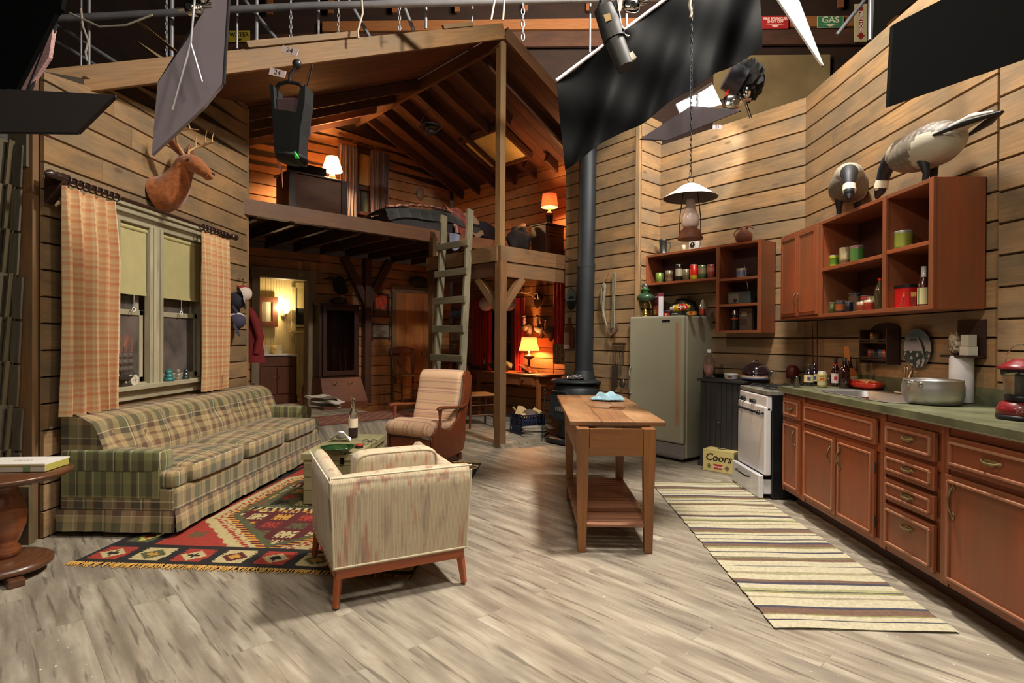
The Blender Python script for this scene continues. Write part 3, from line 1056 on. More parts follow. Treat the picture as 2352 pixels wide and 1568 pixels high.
# ---- armchair
def flame_mat():
 t = NT('flame_rib_fabric')
 tc = t.n('ShaderNodeTexCoord')
 sep = t.n('ShaderNodeSeparateXYZ'); t.l(tc.outputs['UV'], sep.inputs[0])
 uq = t.math('SNAP', sep.outputs[0],.016)
 wn = t.n('ShaderNodeTexWhiteNoise', noise_dimensions='1D'); t.l(uq, wn.inputs['W'])
 vv = t.math('ADD', sep.outputs[1], t.math('MULTIPLY', wn.outputs[0],.05))
 tri = t.math('MULTIPLY', t.math('PINGPONG', uq, .10),2.0)
 vv2 = t.math('ADD', vv, tri)
 cb = t.n('ShaderNodeCombineXYZ'); t.l(t.math('MULTIPLY', uq, 2.2), cb.inputs[0]); t.l(vv2, cb.inputs[1])
 n1 = t.noise(cb.outputs[0],5.2,2,.5)
 base = t.ramp(n1,[(.34, c(178,158,136)),(.44, c(204,186,154)),(.54, c(202,186,154)),(.60, c(196,152,124)),(.68, c(160,136,116))])
 rib = t.math('PINGPONG', sep.outputs[0],.0035)
 ribf = t.ramp(t.math('MULTIPLY', rib, 1 / .0035),[(0,(.62,.60,.56)),(.5,(1,1,1))])
 base = t.mix(1.0, base, ribf, 'MULTIPLY')
 fl = t.noise(t.uv(400,60),1.0,2)
 base = t.mix(t.ramp(fl, [(.62,(0,0,0)),(.72,(.7,.7,.7))]), base, c(112,98,84))
 t.set(Base_Color=base, Roughness=.9, Sheen_Weight=.3)
 t.bump(t.math('ADD', rib, t.math('MULTIPLY', fl, .002)),.6,.01)
 return t.m
FLAME = flame_mat()
ORW = wood('orange_stained_wood', c(168,84,36), c(132,58,24), None, .4, coat=.35, bump=.05)
def armchair():
 pL, pR = on_z(772,1402), on_z(1066,1342)
 dx = (pR - pL); Wd = dx.length + .02; rz = math.atan2(dx.y, dx.x)
 Dp = .74
 ch = thing('armchair', 'low cream flame-striped armchair on orange wood legs, its back to the viewer', 'armchair', (pL.x + dx.x / 2, pL.y + dx.y / 2,.005), rz)
 h = Wd / 2
 th = .105
 mb = MB()
 zt = .625
 def wall_panel(P, Q, n, tops, rev=False):
  """padded panel from P to Q (xy), thickness along n, tops(u) height"""
  P, Q, n = Vector((*P, 0)), Vector((*Q, 0)), Vector((*n, 0))
  Ls = (Q - P).length
  prof = [(0,0.0),(0,.78),(.012,.93),(.04,1.0),(th - .04,1.0),(th - .012,.93),(th, .78),(th, 0.0)]
  def f(u, v):
   k = v * (len(prof) - 1); i = min(int(k), len(prof) - 2); a = k - i
   o = prof[i][0] + (prof[i + 1][0] - prof[i][0]) * a
   hh = prof[i][1] + (prof[i + 1][1] - prof[i][1]) * a
   T_ = tops(u)
   z = .185 + (T_ - .185) * hh
   p = P + (Q - P) * u + n * o
   return (p.x, p.y, z)
  pl = [0,.40,.44,.47,.47 + th - .08,.5 + th - .08,.54 + th - .08,.95]
  mb.grid(f, 30,14, uvs=lambda u, v: (u * Ls + P.x, v * 1.0))
  for u, fl in ((0,0),(1,1)):
   pts = [f(u, v / 14) for v in range(15)]
   idx = tuple(range(15)) if fl else tuple(reversed(range(15)))
   mb.add(pts, [idx],[[(Vector(pts[k]).x * 0 + Vector(pts[k]).y, pts[k][2]) for k in idx]])
 wall_panel((-h, -.0),(h, 0),(0,1), lambda u: zt + .012 * math.sin(u * PI))
 wall_panel((-h, Dp),(-h, .03),(1,0), lambda u: zt - .025 + .03 * (1 - u))
 wall_panel((h, .03),(h, Dp),(-1,0), lambda u: zt - .025 + .03 * u)
 mb.v = [(x * (1 + .055 * max(0, z - .2) / .42), y - .018 * max(0, z - .2) / .42 * (1 if y < .2 else 0), z) for x, y, z in mb.v]
 mb.build('body', FLAME, ch)
 mb = MB()
 for a, b in (((-h, -.004, zt + .004),(h, -.004, zt + .004)),((-h - .001,-.002,.19),(-h - .001,-.002, zt - .02)),((h + .001,-.002,.19),(h + .001,-.002, zt - .02)),
     ((-h, -.003,.195),(h, -.003,.195)),((-h - .003,0,.195),(-h - .003, Dp, .195)),((h + .003,0,.195),(h + .003, Dp, .195)),((-h - .003,0, zt - .02),(-h - .003, Dp, zt))):
  n = 12
  mb.tube([tuple(a[q] + (b[q] - a[q]) * i / n for q in range(3)) for i in range(n + 1)],.005,6, c(214,200,172))
 mb.v = [(x * (1 + .055 * max(0, z - .2) / .42), y - .018 * max(0, z - .2) / .42 * (1 if y < .2 else 0), z) for x, y, z in mb.v]
 mb.build('piping', paint('cream_cord', .9), ch)
 mb = MB(); mb.cushion(0, th + .075,.575, Wd - 2 * th - .02,.15,.27,.3, seg=36)
 bc = mb.build('back_cushion', FLAME, ch)
 bc.rotation_euler = (0,0,0)
 mb = MB()
 rr = []
 for i in range(40):
  a = 2 * PI * i / 40
  sg = lambda v: math.copysign(abs(v) ** .3, v)
  rr.append((sg(math.cos(a)) * (Wd / 2 - th - .02), th + .012,.575 + sg(math.sin(a)) * .127))
 mb.tube(rr, .005,6, c(190,168,140), closed=True)
 mb.build('cushion_welt', paint('cream_cord', .9), bc)
 mb = MB(); mb.cushion(0,.44,.38, Wd - 2 * th - .01,.58,.14,.22)
 mb.build('seat_cushion', FLAME, ch)
 mb = MB()
 for (x0, y0, x1, y1) in ((-h + .01,.02, h - .01,.02),(-h + .01, Dp - .02, h - .01, Dp - .02),(-h + .02,.02,-h + .02, Dp - .02),(h - .02,.02, h - .02, Dp - .02)):
  mb.beam((x0, y0,.163),(x1, y1,.163),.032,.052)
 mb.build('frame', ORW, ch, bevel=.004)
 for sx in (-1,1):
  for sy, yy in ((-1,.025),(1, Dp - .025)):
   mb = MB()
   mb.beam((sx * (h - .025), yy, .16),(sx * (h - .008), yy + sy * .02,.002),.036,.036)
   bmv = mb.v
   mb.v = [(x if z > .06 else (x - sx * (h - .008)) * .7 + sx * (h - .008), y if z > .06 else (y - yy - sy * .02) * .7 + yy + sy * .02, z) for x, y, z in bmv]
   mb.build('leg', ORW, ch, bevel=.005)
armchair()
# ---- green trunk used as a coffee table
GRNP = wood('green_painted_boards', c(166,158,120), c(150,144,104), c(134,128,94),.6, gs=.5, stain=.5, stainc=c(108,104,62), bump=.08)
TX0, TX1, TY0, TY1, TH = -1.75,-1.32,4.30,5.22,.405
def trunk():
 t = thing('blanket_chest', 'pale green painted wooden chest used as a coffee table', 'chest', ((TX0 + TX1) / 2,(TY0 + TY1) / 2,0.012))
 wx, wy = TX1 - TX0, TY1 - TY0
 mb = MB()
 for i, (z0, z1) in enumerate(((0,.10),(.104,.205),(.209,.30),(.304,.345))):
  mb.box(0,0,(z0 + z1) / 2, wx - .03, wy - .03, z1 - z0, tint=.06, grain=1)
 mb.build('body', GRNP, t, bevel=.003)
 mb = MB(); mb.box(0,0,.3675, wx, wy, .045, grain=1)
 mb.box(0, wy * .17,.391, wx - .004,.0015,.002, col=(.2,.2,.15))
 mb.build('lid', GRNP, t, bevel=.005)
 for s in (-1,1):
  mb = MB()
  mb.box(wx * .25 * s, -wy / 2 - .002,.34,.03,.004,.05, col=c(90,84,60))
  mb.build('hinge', plain('aged_iron', c(70,62,50),.5,.7), t)
trunk()
TT = TH + .002
def bottle_prof(r, h, nr, nh, sh=.75):
 return [(0,0),(r * .9,0),(r, .008),(r, h * sh * .72),(r * .93, h * sh * .80),(nr * 1.25, h * sh * 1.0),(nr, h * (sh + .06)),(nr, h - .02),(nr * 1.25, h - .018),(nr * 1.25, h - .002),(nr * .8, h)]
GL = glass('clear_glass', (.95,.93,.9),.03)
def whiskey():
 p = on_z(811,1004, TT)
 t = thing('liquor_bottle', 'tall clear liquor bottle half full of dark liquid on the green chest', 'bottle', (p.x, p.y, TT))
 mb = MB(); mb.lathe([(0,.002),(.036,.0),(.041,.006),(.041,.19),(.036,.215),(.018,.25),(.0145,.27),(.0145,.335),(.018,.337),(.018,.35),(.012,.352)],24)
 mb.build('bottle_glass', GL, t)
 mb = MB(); mb.lathe([(0,.006),(.037,.006),(.0375,.085),(0,.085)],24); mb.build('liquid', plain('dark_amber_liquid', c(70,22,12),.1, var=0, trans=.5), t)
 mb = MB(); mb.lathe([(.0416,.09),(.0416,.17)],24, col=c(226,206,176)); mb.build('label', paint('paper', .7), t)
whiskey()
p = on_z(776,1041, TT)
mb = MB()
mb.lathe([(0,.006),(.05,.004),(.06,.0),(.10,.03),(.125,.05),(.12,.053),(.085,.03),(.04,.014),(0,.012)],36, wob=lambda a, j: 1 + .07 * math.cos(2 * a) + .03 * math.sin(5 * a))
one(mb, 'ashtray', plain('green_ceramic', c(38,66,36),.12,0,.5,18, coat=1.0), 'dark green glass ashtray bowl on the green chest', 'ashtray', (p.x, p.y, TT + .001), R(20))
p = on_z(782,1012, TT)
mb = MB()
def nap(u, v):
 x, y = (u - .5) * .16,(v - .5) * .13
 return (x + .012 * math.sin(v * 9), y + .01 * math.sin(u * 8),.035 + .085 * (1 - abs(u - .45) * 1.6) * (.5 + .5 * math.cos(v * 3)) + .012 * math.sin(u * 11 + v * 7))
mb.grid(nap, 14,12)
mb.grid(lambda u, v: (nap(1 - u, v)[0], nap(1 - u, v)[1], nap(1 - u, v)[2] - .004),14,12)
mb.T = Matrix.Identity(4)
zmin = min(v[2] for v in mb.v); mb.v = [(a, b, d - zmin) for a, b, d in mb.v]
one(mb, 'paper_napkin', plain('white_paper', c(232,228,240),.8, var=.03), 'crumpled white paper napkin on the green chest', 'napkin', (p.x, p.y, TT), R(15))
p = on_z(825,1027, TT)
mb = MB(); mb.lathe([(0,0),(.033,0),(.033,.014),(.034,.016),(.034,.024),(.03,.026),(0,.026)],24, cols=[c(60,20,18)] * 3 + [c(170,60,44)] * 3)
one(mb, 'tobacco_tin', paint('tin', .35,.3), 'small round dark tin with a red rim on the green chest', 'tin', (p.x, p.y, TT))
p = on_z(850,1020, TT)
t = thing('reading_glasses', 'folded dark-rimmed glasses on the far corner of the green chest', 'glasses', (p.x, p.y, TT), R(10))
for sx in (-1,1):
 mb = MB(); mb.tube([(sx * .033 + .026 * math.cos(a),.0,.022 + .02 * math.sin(a)) for a in [2 * PI * i / 16 for i in range(16)]],.002,6, closed=True); mb.build('rim', plain('black_plastic', c(28,24,22),.3), t)
 mb = MB(); mb.tube([(sx * .06,0,.03),(sx * .058,.01,.03),(-sx * .05,.016 + .004 * sx, .012)],.002,6); mb.build('temple', plain('black_plastic', c(28,24,22),.3), t)
p = on_z(862,1013, TT)
# ---- newspapers lying on the far sofa arm
NEWS = plain('newsprint', c(176,166,152),.85,0,.25,60)
p = on_z(716,943,.56)
for i, (dx, dy, rz, lab) in enumerate(((0,0,.3, 'bottom newspaper of the loose pile on the far sofa arm'),(.02,-.02,.0, 'middle newspaper of the loose pile on the far sofa arm'),(-.04,.01,.6, 'top newspaper of the loose pile on the far sofa arm'))):
 mb = MB()
 for k in range(3):
  mb.grid(lambda u, v: ((u - .5) * .30 + .01 * k, (v - .5) * .24 + .012 * k, .004 * k + .0 - .035 * max(0, u - .62) ** 1.2 * 2 + .006 * math.sin(u * 9 + k) ),10,4, col=sc_((1,1,1),1 - .1 * k))
  mb.grid(lambda u, v: ((.5 - u) * .30 + .01 * k, (v - .5) * .24 + .012 * k, .004 * k - .003 - .035 * max(0,.38 - u) ** 1.2 * 2 + .006 * math.sin((1 - u) * 9 + k)),10,4)
 one(mb, 'newspaper', NEWS, lab, 'newspaper', (p.x - .02 + dx, 6.045 + dy, .568 + .045 * i), rz, 'newspapers on the sofa arm')
# ---- rocker
PINKS = stripes_mat('pink_striped_upholstery', [(0, c(212,170,134))],1.0,
 [(0, c(214,176,140)),(.22, c(150,110,104)),(.24, c(210,168,138)),(.27, c(196,150,132)),(.30, c(130,96,96)),(.315, c(214,178,144)),(.42, c(152,84,84)),(.45, c(206,164,134)),(.48, c(186,142,128)),(.5, c(212,174,140)),(.72, c(140,108,106)),(.735, c(204,160,130)),(.76, c(120,92,92)),(.77, c(214,176,140)),(.88, c(176,120,112)),(.9, c(214,176,140))],.24,.8, nz=.12, bump=.15)
ROCKW = wood('rocker_wood', c(132,66,34), c(92,40,20), None, .35, coat=.5, bump=.04)
def rocker():
 o = thing('platform_rocker', 'wooden platform rocker with cream and pink striped cushions', 'rocking chair', (-1.07,5.87,.005), R(-27))
 W2 = .27
 for sx in (-1,1):
  pr = [(.14,.09),(-.10,.07),(-.26,.16),(-.27,.34),(-.20,.40),(.02,.36),(.16,.46),(.24,.62),(.28,.80),(.27,.90),(.31,.945),(.37,.94),(.42,.88),(.41,.76),(.35,.58),(.30,.40),(.30,.22),(.26,.12)]
  mb = MB()
  x0, x1 = sx * W2, sx * (W2 + .028)
  if x0 > x1: x0, x1 = x1, x0
  n = len(pr)
  V = [(x0, y, z) for y, z in pr] + [(x1, y, z) for y, z in pr]
  F = [tuple(range(n)), tuple(range(2 * n - 1, n - 1,-1))]
  uv = [[(V[k][2], V[k][1]) for k in f] for f in F]
  F2 = [((i + 1) % n, i, n + i, n + (i + 1) % n) for i in range(n)]
  mb.add(V, F + F2, uv + [[(V[k][2], V[k][1] + V[k][0]) for k in f] for f in F2])
  mb.build('side_panel', ROCKW, o, bevel=.006)
  mb = MB()
  mb.tube([(sx * (W2 + .015),.33,.60),(sx * (W2 + .03),.22,.575),(sx * (W2 + .04),.05,.585),(sx * (W2 + .045),-.10,.60),(sx * (W2 + .04),-.18,.60),(sx * (W2 + .038),-.215,.592)],[.018,.026,.032,.036,.034,.018],10, flat=.5)
  a = mb.build('armrest', ROCKW, o)
  mb = MB()
  mb.lathe([(.012,.0),(.018,.04),(.024,.09),(.014,.12),(.02,.14),(.013,.16),(.016,.22),(.024,.29)],14,(sx * (W2 + .02),-.15,.30)); mb.build('arm_post', ROCKW, a)
 mb = MB()
 for y in (-.20,.28): mb.box(0, y, .05,.50,.06,.05)
 for x in (-.20,.20): mb.box(x, .04,.035,.06,.62,.066)
 mb.box(0,.04,.12,.42,.34,.10)
 mb.build('platform_base', ROCKW, o, bevel=.008)
 mb = MB(); mb.box(0,-.25,.24,.50,.03,.10); mb.build('front_rail', ROCKW, o, bevel=.006)
 def cush(name, prof, th, wid):
  mb = MB()
  Ls = [0]
  for i in range(1, len(prof)): Ls.append(Ls[-1] + math.dist(prof[i], prof[i - 1]))
  def at(v):
   s = v * Ls[-1]
   for i in range(1, len(Ls)):
    if s <= Ls[i] + 1e-9:
     a = (s - Ls[i - 1]) / (Ls[i] - Ls[i - 1])
     return Vector((0, prof[i - 1][0] + (prof[i][0] - prof[i - 1][0]) * a, prof[i - 1][1] + (prof[i][1] - prof[i - 1][1]) * a)), Vector((0, prof[i][0] - prof[i - 1][0], prof[i][1] - prof[i - 1][1])).normalized()
  def f(u, v):
   p, d = at(v)
   nrm = Vector((0,-d.z, d.y))
   a = u * 2 * PI
   sg = lambda q: math.copysign(abs(q) ** .35, q)
   end = min(1, min(v, 1 - v) * 14) ** .5
   return tuple(p + Vector((1,0,0)) * sg(math.cos(a)) * wid / 2 + nrm * sg(math.sin(a)) * th / 2 * (.25 + .75 * end))
  mb.grid(f, 32,40, uvs=lambda u, v: (u * 1.2, v * Ls[-1] * 1.0))
  p0 = [f(i / 32,0) for i in range(32)]; p1 = [f(i / 32,1) for i in range(32)]
  mb.add(p0,[tuple(range(32))]); mb.add(p1,[tuple(reversed(range(32)))])
  mb.build(name, PINKS, o)
 cush('back_cushion', [(.13,.42),(.19,.60),(.23,.76),(.25,.88),(.31,.925),(.36,.90)],.075,.53)
 cush('seat_cushion', [(.18,.40),(.0,.40),(-.16,.43),(-.25,.41)],.10,.52)
 mb = MB()
 q = Matrix.Rotation(R(90),4, 'Y')
 mb.T = Matrix.Translation((-.265,-.27,.385)) @ q
 mb.lathe([(.0,.0),(.05,.0),(.068,.015),(.072,.05),(.072,.48),(.068,.515),(.05,.53),(0,.53)],20)
 mb.build('front_roll', PINKS, o)
rocker()
# ---- round pedestal table with the cigar box, cut by the left edge
DKW = wood('walnut_stained_wood', c(104,64,40), c(70,40,24), None, .35, coat=.4, bump=.05)
pz = on_z(70,1110,.555)
def side_table():
 ctr = on_z(20,1300)
 cx, cy = -2.84,2.98
 o = thing('pedestal_table', 'dark round pedestal side table at the left edge', 'table', (cx, cy, 0))
 mb = MB(); mb.lathe([(0,.525),(.27,.525),(.285,.535),(.30,.545),(.302,.555),(.295,.562),(0,.563)],56); mb.build('tabletop', DKW, o)
 mb = MB(); mb.lathe([(0,.10),(.06,.10),(.075,.14),(.055,.17),(.07,.20),(.095,.27),(.10,.34),(.085,.42),(.06,.47),(.075,.50),(.10,.525),(0,.525)],28); mb.build('pedestal', wood('turned_orange_wood', c(140,78,42), c(96,50,26), None, .35, coat=.4, bump=.05), o)
 mb = MB(); mb.lathe([(0,.04),(.20,.04),(.215,.05),(.215,.07),(.19,.085),(.10,.10),(0,.10)],40); mb.build('base_disc', DKW, o)
 for k in range(3):
  a = R(-35 + 120 * k)
  mb = MB(); mb.box(.20 * math.cos(a),.20 * math.sin(a),.021,.12,.07,.04, rz=a); mb.build('foot', DKW, o, bevel=.006)
side_table()
def cigar_box():
 o = thing('cigar_box', 'white cigar box with a green tax strip on the round table', 'box', (-2.80,3.05,.5645), R(7))
 mb = MB(); mb.box(0,0,.019,.36,.19,.036, col=c(196,188,168)); mb.build('box_body', paint('card', .7), o, bevel=.001)
 mb = MB(); mb.box(0,0,.041,.364,.194,.007, col=c(232,226,216)); mb.build('lid', paint('card', .7), o)
 mb = MB()
 mb.box(0,-.0975,.036,.36,.0012,.006, col=c(190,160,80)); mb.box(.09,-.0978,.02,.035,.0012,.034, col=c(120,140,100)); mb.box(.1825,0,.02,.0012,.18,.034, col=c(178,168,80))
 mb.build('paper_trim', paint('card', .7), o)
 text('CIGARS', .028, Matrix.Translation((.0,0,.0446)), plain('ink', c(90,80,90),.8), o, extrude=.0002)
cigar_box()
# ================================================================ window wall
XF = XL + .028          # face of the boards
WMAT = TRIMW
def window1():
 o = bpy.data.objects.new('window_1', None); COL.objects.link(o)
 o.location = (XF, (WY0 + WY1) / 2, WZ0)
 tag(o, 'double sash window with weathered white trim over the sofa', 'window', kind='structure')
 W, H = WY1 - WY0, WZ1 - WZ0
 h = W / 2
 mb = MB()
 mb.box(.01,0, H + .05,.028, W + .18,.12, grain=1); mb.box(.022,0, H + .115,.05, W + .22,.025, grain=1)
 for s in (-1,1): mb.box(.01, s * (h + .045), H / 2,.026,.09, H, grain=2)
 ym = (on_x(358,700, XF + .02).y - (WY0 + WY1) / 2)
 mb.box(.0, ym, H / 2,.05,.15, H, grain=2); mb.box(.03, ym - .03, H / 2,.016,.03, H, grain=2); mb.box(.03, ym + .055, H / 2,.016,.035, H, grain=2)
 mb.build('casing', WMAT, o, bevel=.003)
 mb = MB(); mb.box(.015,0,-.01,.13, W + .20,.035, grain=1); mb.box(.012,0,-.07,.03, W + .14,.075, grain=1)
 mb.build('sill', WMAT, o, bevel=.004)
 mb = MB()
 for y in (-h + .01, h - .01): mb.box(-.07, y, H / 2,.13,.02, H, grain=2)
 mb.box(-.07,0, H - .01,.13, W, .02, grain=1); mb.box(-.07,0,.01,.13, W, .02, grain=1)
 mb.build('jamb', WMAT, o)
 for (a, b, nm) in ((-h + .02, ym - .075, 'near'),(ym + .075, h - .02, 'far')):
  zm = .50 * H - .06
  for (z0, z1, x) in ((.02, zm + .02,-.05),(zm - .02, H - .02,-.085)):
   mb = MB(); w_ = .042
   for y in (a + w_ / 2, b - w_ / 2): mb.box(x, y, (z0 + z1) / 2,.03, w_, z1 - z0, grain=2)
   mb.box(x, (a + b) / 2, z0 + w_ / 2,.03, b - a, w_, grain=1); mb.box(x, (a + b) / 2, z1 - w_ / 2,.03, b - a, w_, grain=1)
   s_ = mb.build('sash', WMAT, o, bevel=.002)
   mb = MB(); mb.box(x, (a + b) / 2,(z0 + z1) / 2,.004, b - a - .06, z1 - z0 - .06)
   t = 'hazy_window_glass'
   if t not in bpy.data.materials:
    n_ = NT(t); n1 = n_.noise(n_.uv(src='Object'),4,5)
    n_.set(Base_Color=n_.ramp(n1,[(.35, c(84,78,76)),(.65, c(128,116,110))]), Roughness=.25, Transmission_Weight=.35, Coat_Weight=.4)
   mb.build('pane', bpy.data.materials[t], s_)
  mb = MB()
  zb = H * .56
  L_ = H - .03 - zb
  mb.cyl((-.015, a + .005, H - .04),(-.015, b - .005, H - .04),.02, seg=14)
  mb.grid(lambda u, v: (-.005 - .004 * math.sin(u * PI), a + .01 + u * (b - a - .02), zb + v * L_),12,6)
  mb.grid(lambda u, v: (-.009 - .004 * math.sin(u * PI), b - .01 - u * (b - a - .02), zb + v * L_),12,6)
  mb.beam((-.006, a + .01, zb + .01),(-.006, b - .01, zb + .01),.012,.022)
  sh = mb.build('roller_shade', plain('shade_cloth', c(172,162,114),.9, var=.05), o)
  mb = MB(); mb.tube([(.0,(a + b) / 2, zb),(.0,(a + b) / 2, zb - .10)],.0012,5)
  mb.tube([(.0,(a + b) / 2 + .016 * math.cos(q), zb - .116 + .016 * math.sin(q)) for q in [2 * PI * i / 14 for i in range(14)]],.003,6, closed=True)
  mb.build('pull_ring', paint('cream_plastic', .5), sh)
window1()
# dark outside behind the window: a grey scenic cloth hung off the set
mb = MB(); mb.grid(lambda u, v: (XL - 1.1 + .04 * math.sin(u * 30),3.4 + 3.2 * u, 3.2 * v),40,2)
one(mb, 'scenic_cloth', plain('grey_scenic_cloth', c(92,88,84),.95,0,.3,3), 'grey scenic cloth hanging outside the double window', 'cloth')
# ---- curtains
CURT = stripes_mat('orange_check_curtain', [(0, c(206,164,118)),(.30, c(200,136,92)),(.46, c(208,178,134)),(.62, c(204,148,104)),(.9, c(210,188,144))],.10,
 [(0, c(208,176,132)),(.2, c(200,128,86)),(.42, c(210,186,142)),(.6, c(204,154,112)),(.82, c(212,192,148))],.095,.5, nz=.12, bump=.1)
def curtain(y0, y1, z0, z1, folds, lab, amp=.045, xoff=.10, mat=None, loc=(0,0,0), rz=0, top_pinch=True, seed=1, group=None):
 r_ = random.Random(seed)
 ph = [r_.uniform(-.5,.5) for _ in range(12)]
 W = y1 - y0
 mb = MB()
 def f(u, v):
  a = amp * (.35 + .65 * min(1,(1 - v) * 3.5 + .1)) if top_pinch else amp
  s = u * folds * 2 * PI + .5 * math.sin(u * 9 + ph[0]) + .12 * math.sin(v * 3 + ph[1])
  x = a * math.sin(s) + .25 * a * math.sin(2 * s + ph[2])
  y = y0 + W * u + .018 * math.cos(s) * (1 if not top_pinch else .7) + .015 * math.sin(v * 4 + u * 5 + ph[3]) * (1 - v)
  return (x, y, z0 + (z1 - z0) * v)
 mb.grid(f, int(folds * 14),14, uvs=lambda u, v: (u * W * 2.2, v * (z1 - z0)))
 mb.grid(lambda u, v: tuple(Vector(f(1 - u, v)) + Vector((-.004,0,0))), int(folds * 14),14, uvs=lambda u, v: ((1 - u) * W * 2.2, v * (z1 - z0)))
 return one(mb, 'curtain', mat or CURT, lab, 'curtain', loc, rz, group)
XR = XF + .13
ra, rb = on_x(150,425, XR), on_x(530,533, XR)
RZ = (ra.z + rb.z) / 2 + .0
cy0, cy1 = on_x(146,700, XR + .02).y, on_x(268,700, XR).y
cy2, cy3 = on_x(462,700, XR).y, on_x(524,700, XR).y
curtain(cy0, cy1,.785, RZ - .045,4.6, 'wide orange checked curtain on the near end of the rod', loc=(XR, 0,0), seed=4, amp=.055)
curtain(cy2, cy3,.80, RZ - .045,5, 'narrow orange checked curtain on the far end of the rod', loc=(XR, 0,0), seed=9, amp=.038)
def rod():
 ya, yb = ra.y - .04, rb.y + .02
 o = thing('curtain_rod', 'dark turned curtain rod with wooden rings above the double window', 'curtain rod', (XR, ya, RZ))
 L = yb - ya
 dkm = wood('dark_rod_wood', c(56,34,26), c(36,22,18), None, .35, coat=.4, bump=.02)
 mb = MB(); mb.cyl((0,0,0),(0, L, 0),.016, seg=12); mb.build('pole', dkm, o)
 for y, s in ((0,-1),(L, 1)):
  mb = MB(); mb.T = Matrix.Translation((0, y, 0)) @ Matrix.Rotation(R(-90 * s),4, 'X')
  mb.lathe([(.016,0),(.026,.01),(.03,.025),(.018,.04),(.026,.055),(.03,.075),(.018,.10),(0,.115)],14); mb.build('finial', dkm, o)
 mb = MB()
 mb.add([(-.10,.0,-.16),(-.10,.07,-.16),(-.10,.07,.03),(-.10,.0,.03),(.01,.0,-.03),(.01,.07,-.03),(.01,.07,.03),(.01,.0,.03)],
   [(0,3,2,1),(4,5,6,7),(0,1,5,4),(1,2,6,5),(2,3,7,6),(3,0,4,7)]); mb.build('bracket', dkm, o)
 mb = MB(); mb.box(-.05, L - .03,-.01,.10,.03,.05); mb.build('bracket', dkm, o)
 ys = [cy0 - ya + .05 + i * (cy1 - cy0 - .0) / 9 for i in range(9)] + [cy2 - ya + .02 + i * (cy3 - cy2) / 8 for i in range(8)]
 for y in ys:
  mb = MB(); mb.tube([(.026 * math.cos(q),.003 * math.sin(3 * q),-.006 + .026 * math.sin(q)) for q in [2 * PI * i / 14 for i in range(14)]],.0055,6, closed=True)
  mb.build('ring', dkm, o, loc=(0, y, 0))
rod()
# ---- things on the window sill
SZ = WZ0 + .0085
def insulator(px, col, lab, h, r, tr=.8):
 p = on_x(px, 865, XF + .035)
 mb = MB(); mb.lathe([(0,0),(r, 0),(r, h * .22),(r * .72, h * .30),(r * .86, h * .36),(r * .84, h * .52),(r * .62, h * .58),(r * .70, h * .64),(r * .62, h * .86),(r * .4, h),(0, h)],18)
 g = 'insulator_glass_' + str(px)
 t = NT(g); t.set(Base_Color=(*col, 1), Roughness=.08, Transmission_Weight=tr, Coat_Weight=.5)
 one(mb, 'glass_insulator', t.m, lab, 'insulator', (XF + .035, p.y, SZ), group='glass insulators on the sill')
insulator(388, c(50,130,130), 'teal glass insulator, widest of those on the window sill', .098,.045,.3)
insulator(409, c(200,190,176), 'clear pinkish glass insulator between the teal and dark ones', .095,.030)
insulator(427, c(70,92,94), 'dark grey-green glass insulator, farthest along the sill', .092,.032)
def ship():
 p = on_x(284,880, XF + .04)
 o = thing('model_ship', 'dark three-masted model sailing ship on the window sill by the near curtain', 'model ship', (XF + .04, p.y, SZ),0)
 wd = plain('old_dark_wood', c(58,48,42),.7)
 mb = MB(); mb.box(0,0,.008,.05,.10,.012); mb.cyl((0,0,.01),(0,0,.04),.006); mb.build('stand', wd, o)
 mb = MB(); mb.grid(lambda u, v: (.03 * math.sin(v * PI - PI / 2) * (1 - (2 * u - 1) ** 4) , -.11 + .22 * u, .075 - .04 * math.cos(v * PI - PI / 2) * (1 - .35 * (2 * u - 1) ** 2) + .02 * (2 * u - 1) ** 2),14,8); mb.box(0,0,.072,.045,.17,.006); mb.build('hull', wd, o)
 for y in (-.06,0,.06):
  mb = MB(); mb.cyl((0, y, .07),(0, y, .30 - abs(y)),.0025, seg=6); m_ = mb.build('mast', wd, o)
  for z in (.13,.18,.23):
   mb = MB(); mb.grid(lambda u, v: (.012 * math.sin(v * PI) + .006, y + (u - .5) * .055 * (1 - (z - .13) * 2), z - .02 + .04 * v),4,4); mb.grid(lambda u, v: (.012 * math.sin(v * PI) + .004, y + (.5 - u) * .055 * (1 - (z - .13) * 2), z - .02 + .04 * v),4,4); mb.build('sail', plain('grey_sailcloth', c(92,80,72),.9), m_)
ship()
p = on_x(305,880, XF + .045)
mb = MB(); mb.cyl((-.016,0,.042),(.016,0,.042),.042, seg=28, col=c(206,200,180)); mb.box(.0,0,.004,.03,.05,.006, col=c(170,160,140))
mb.box(.0175,0,.042,.002,.05,.003, col=c(70,66,60)); mb.box(.0175,.01,.042,.002,.003,.04, col=c(70,66,60))
one(mb, 'dial_gauge', paint('cream_metal', .4), 'round cream dial with a crossed dark pointer on the window sill', 'dial', (XF + .045, p.y, SZ))
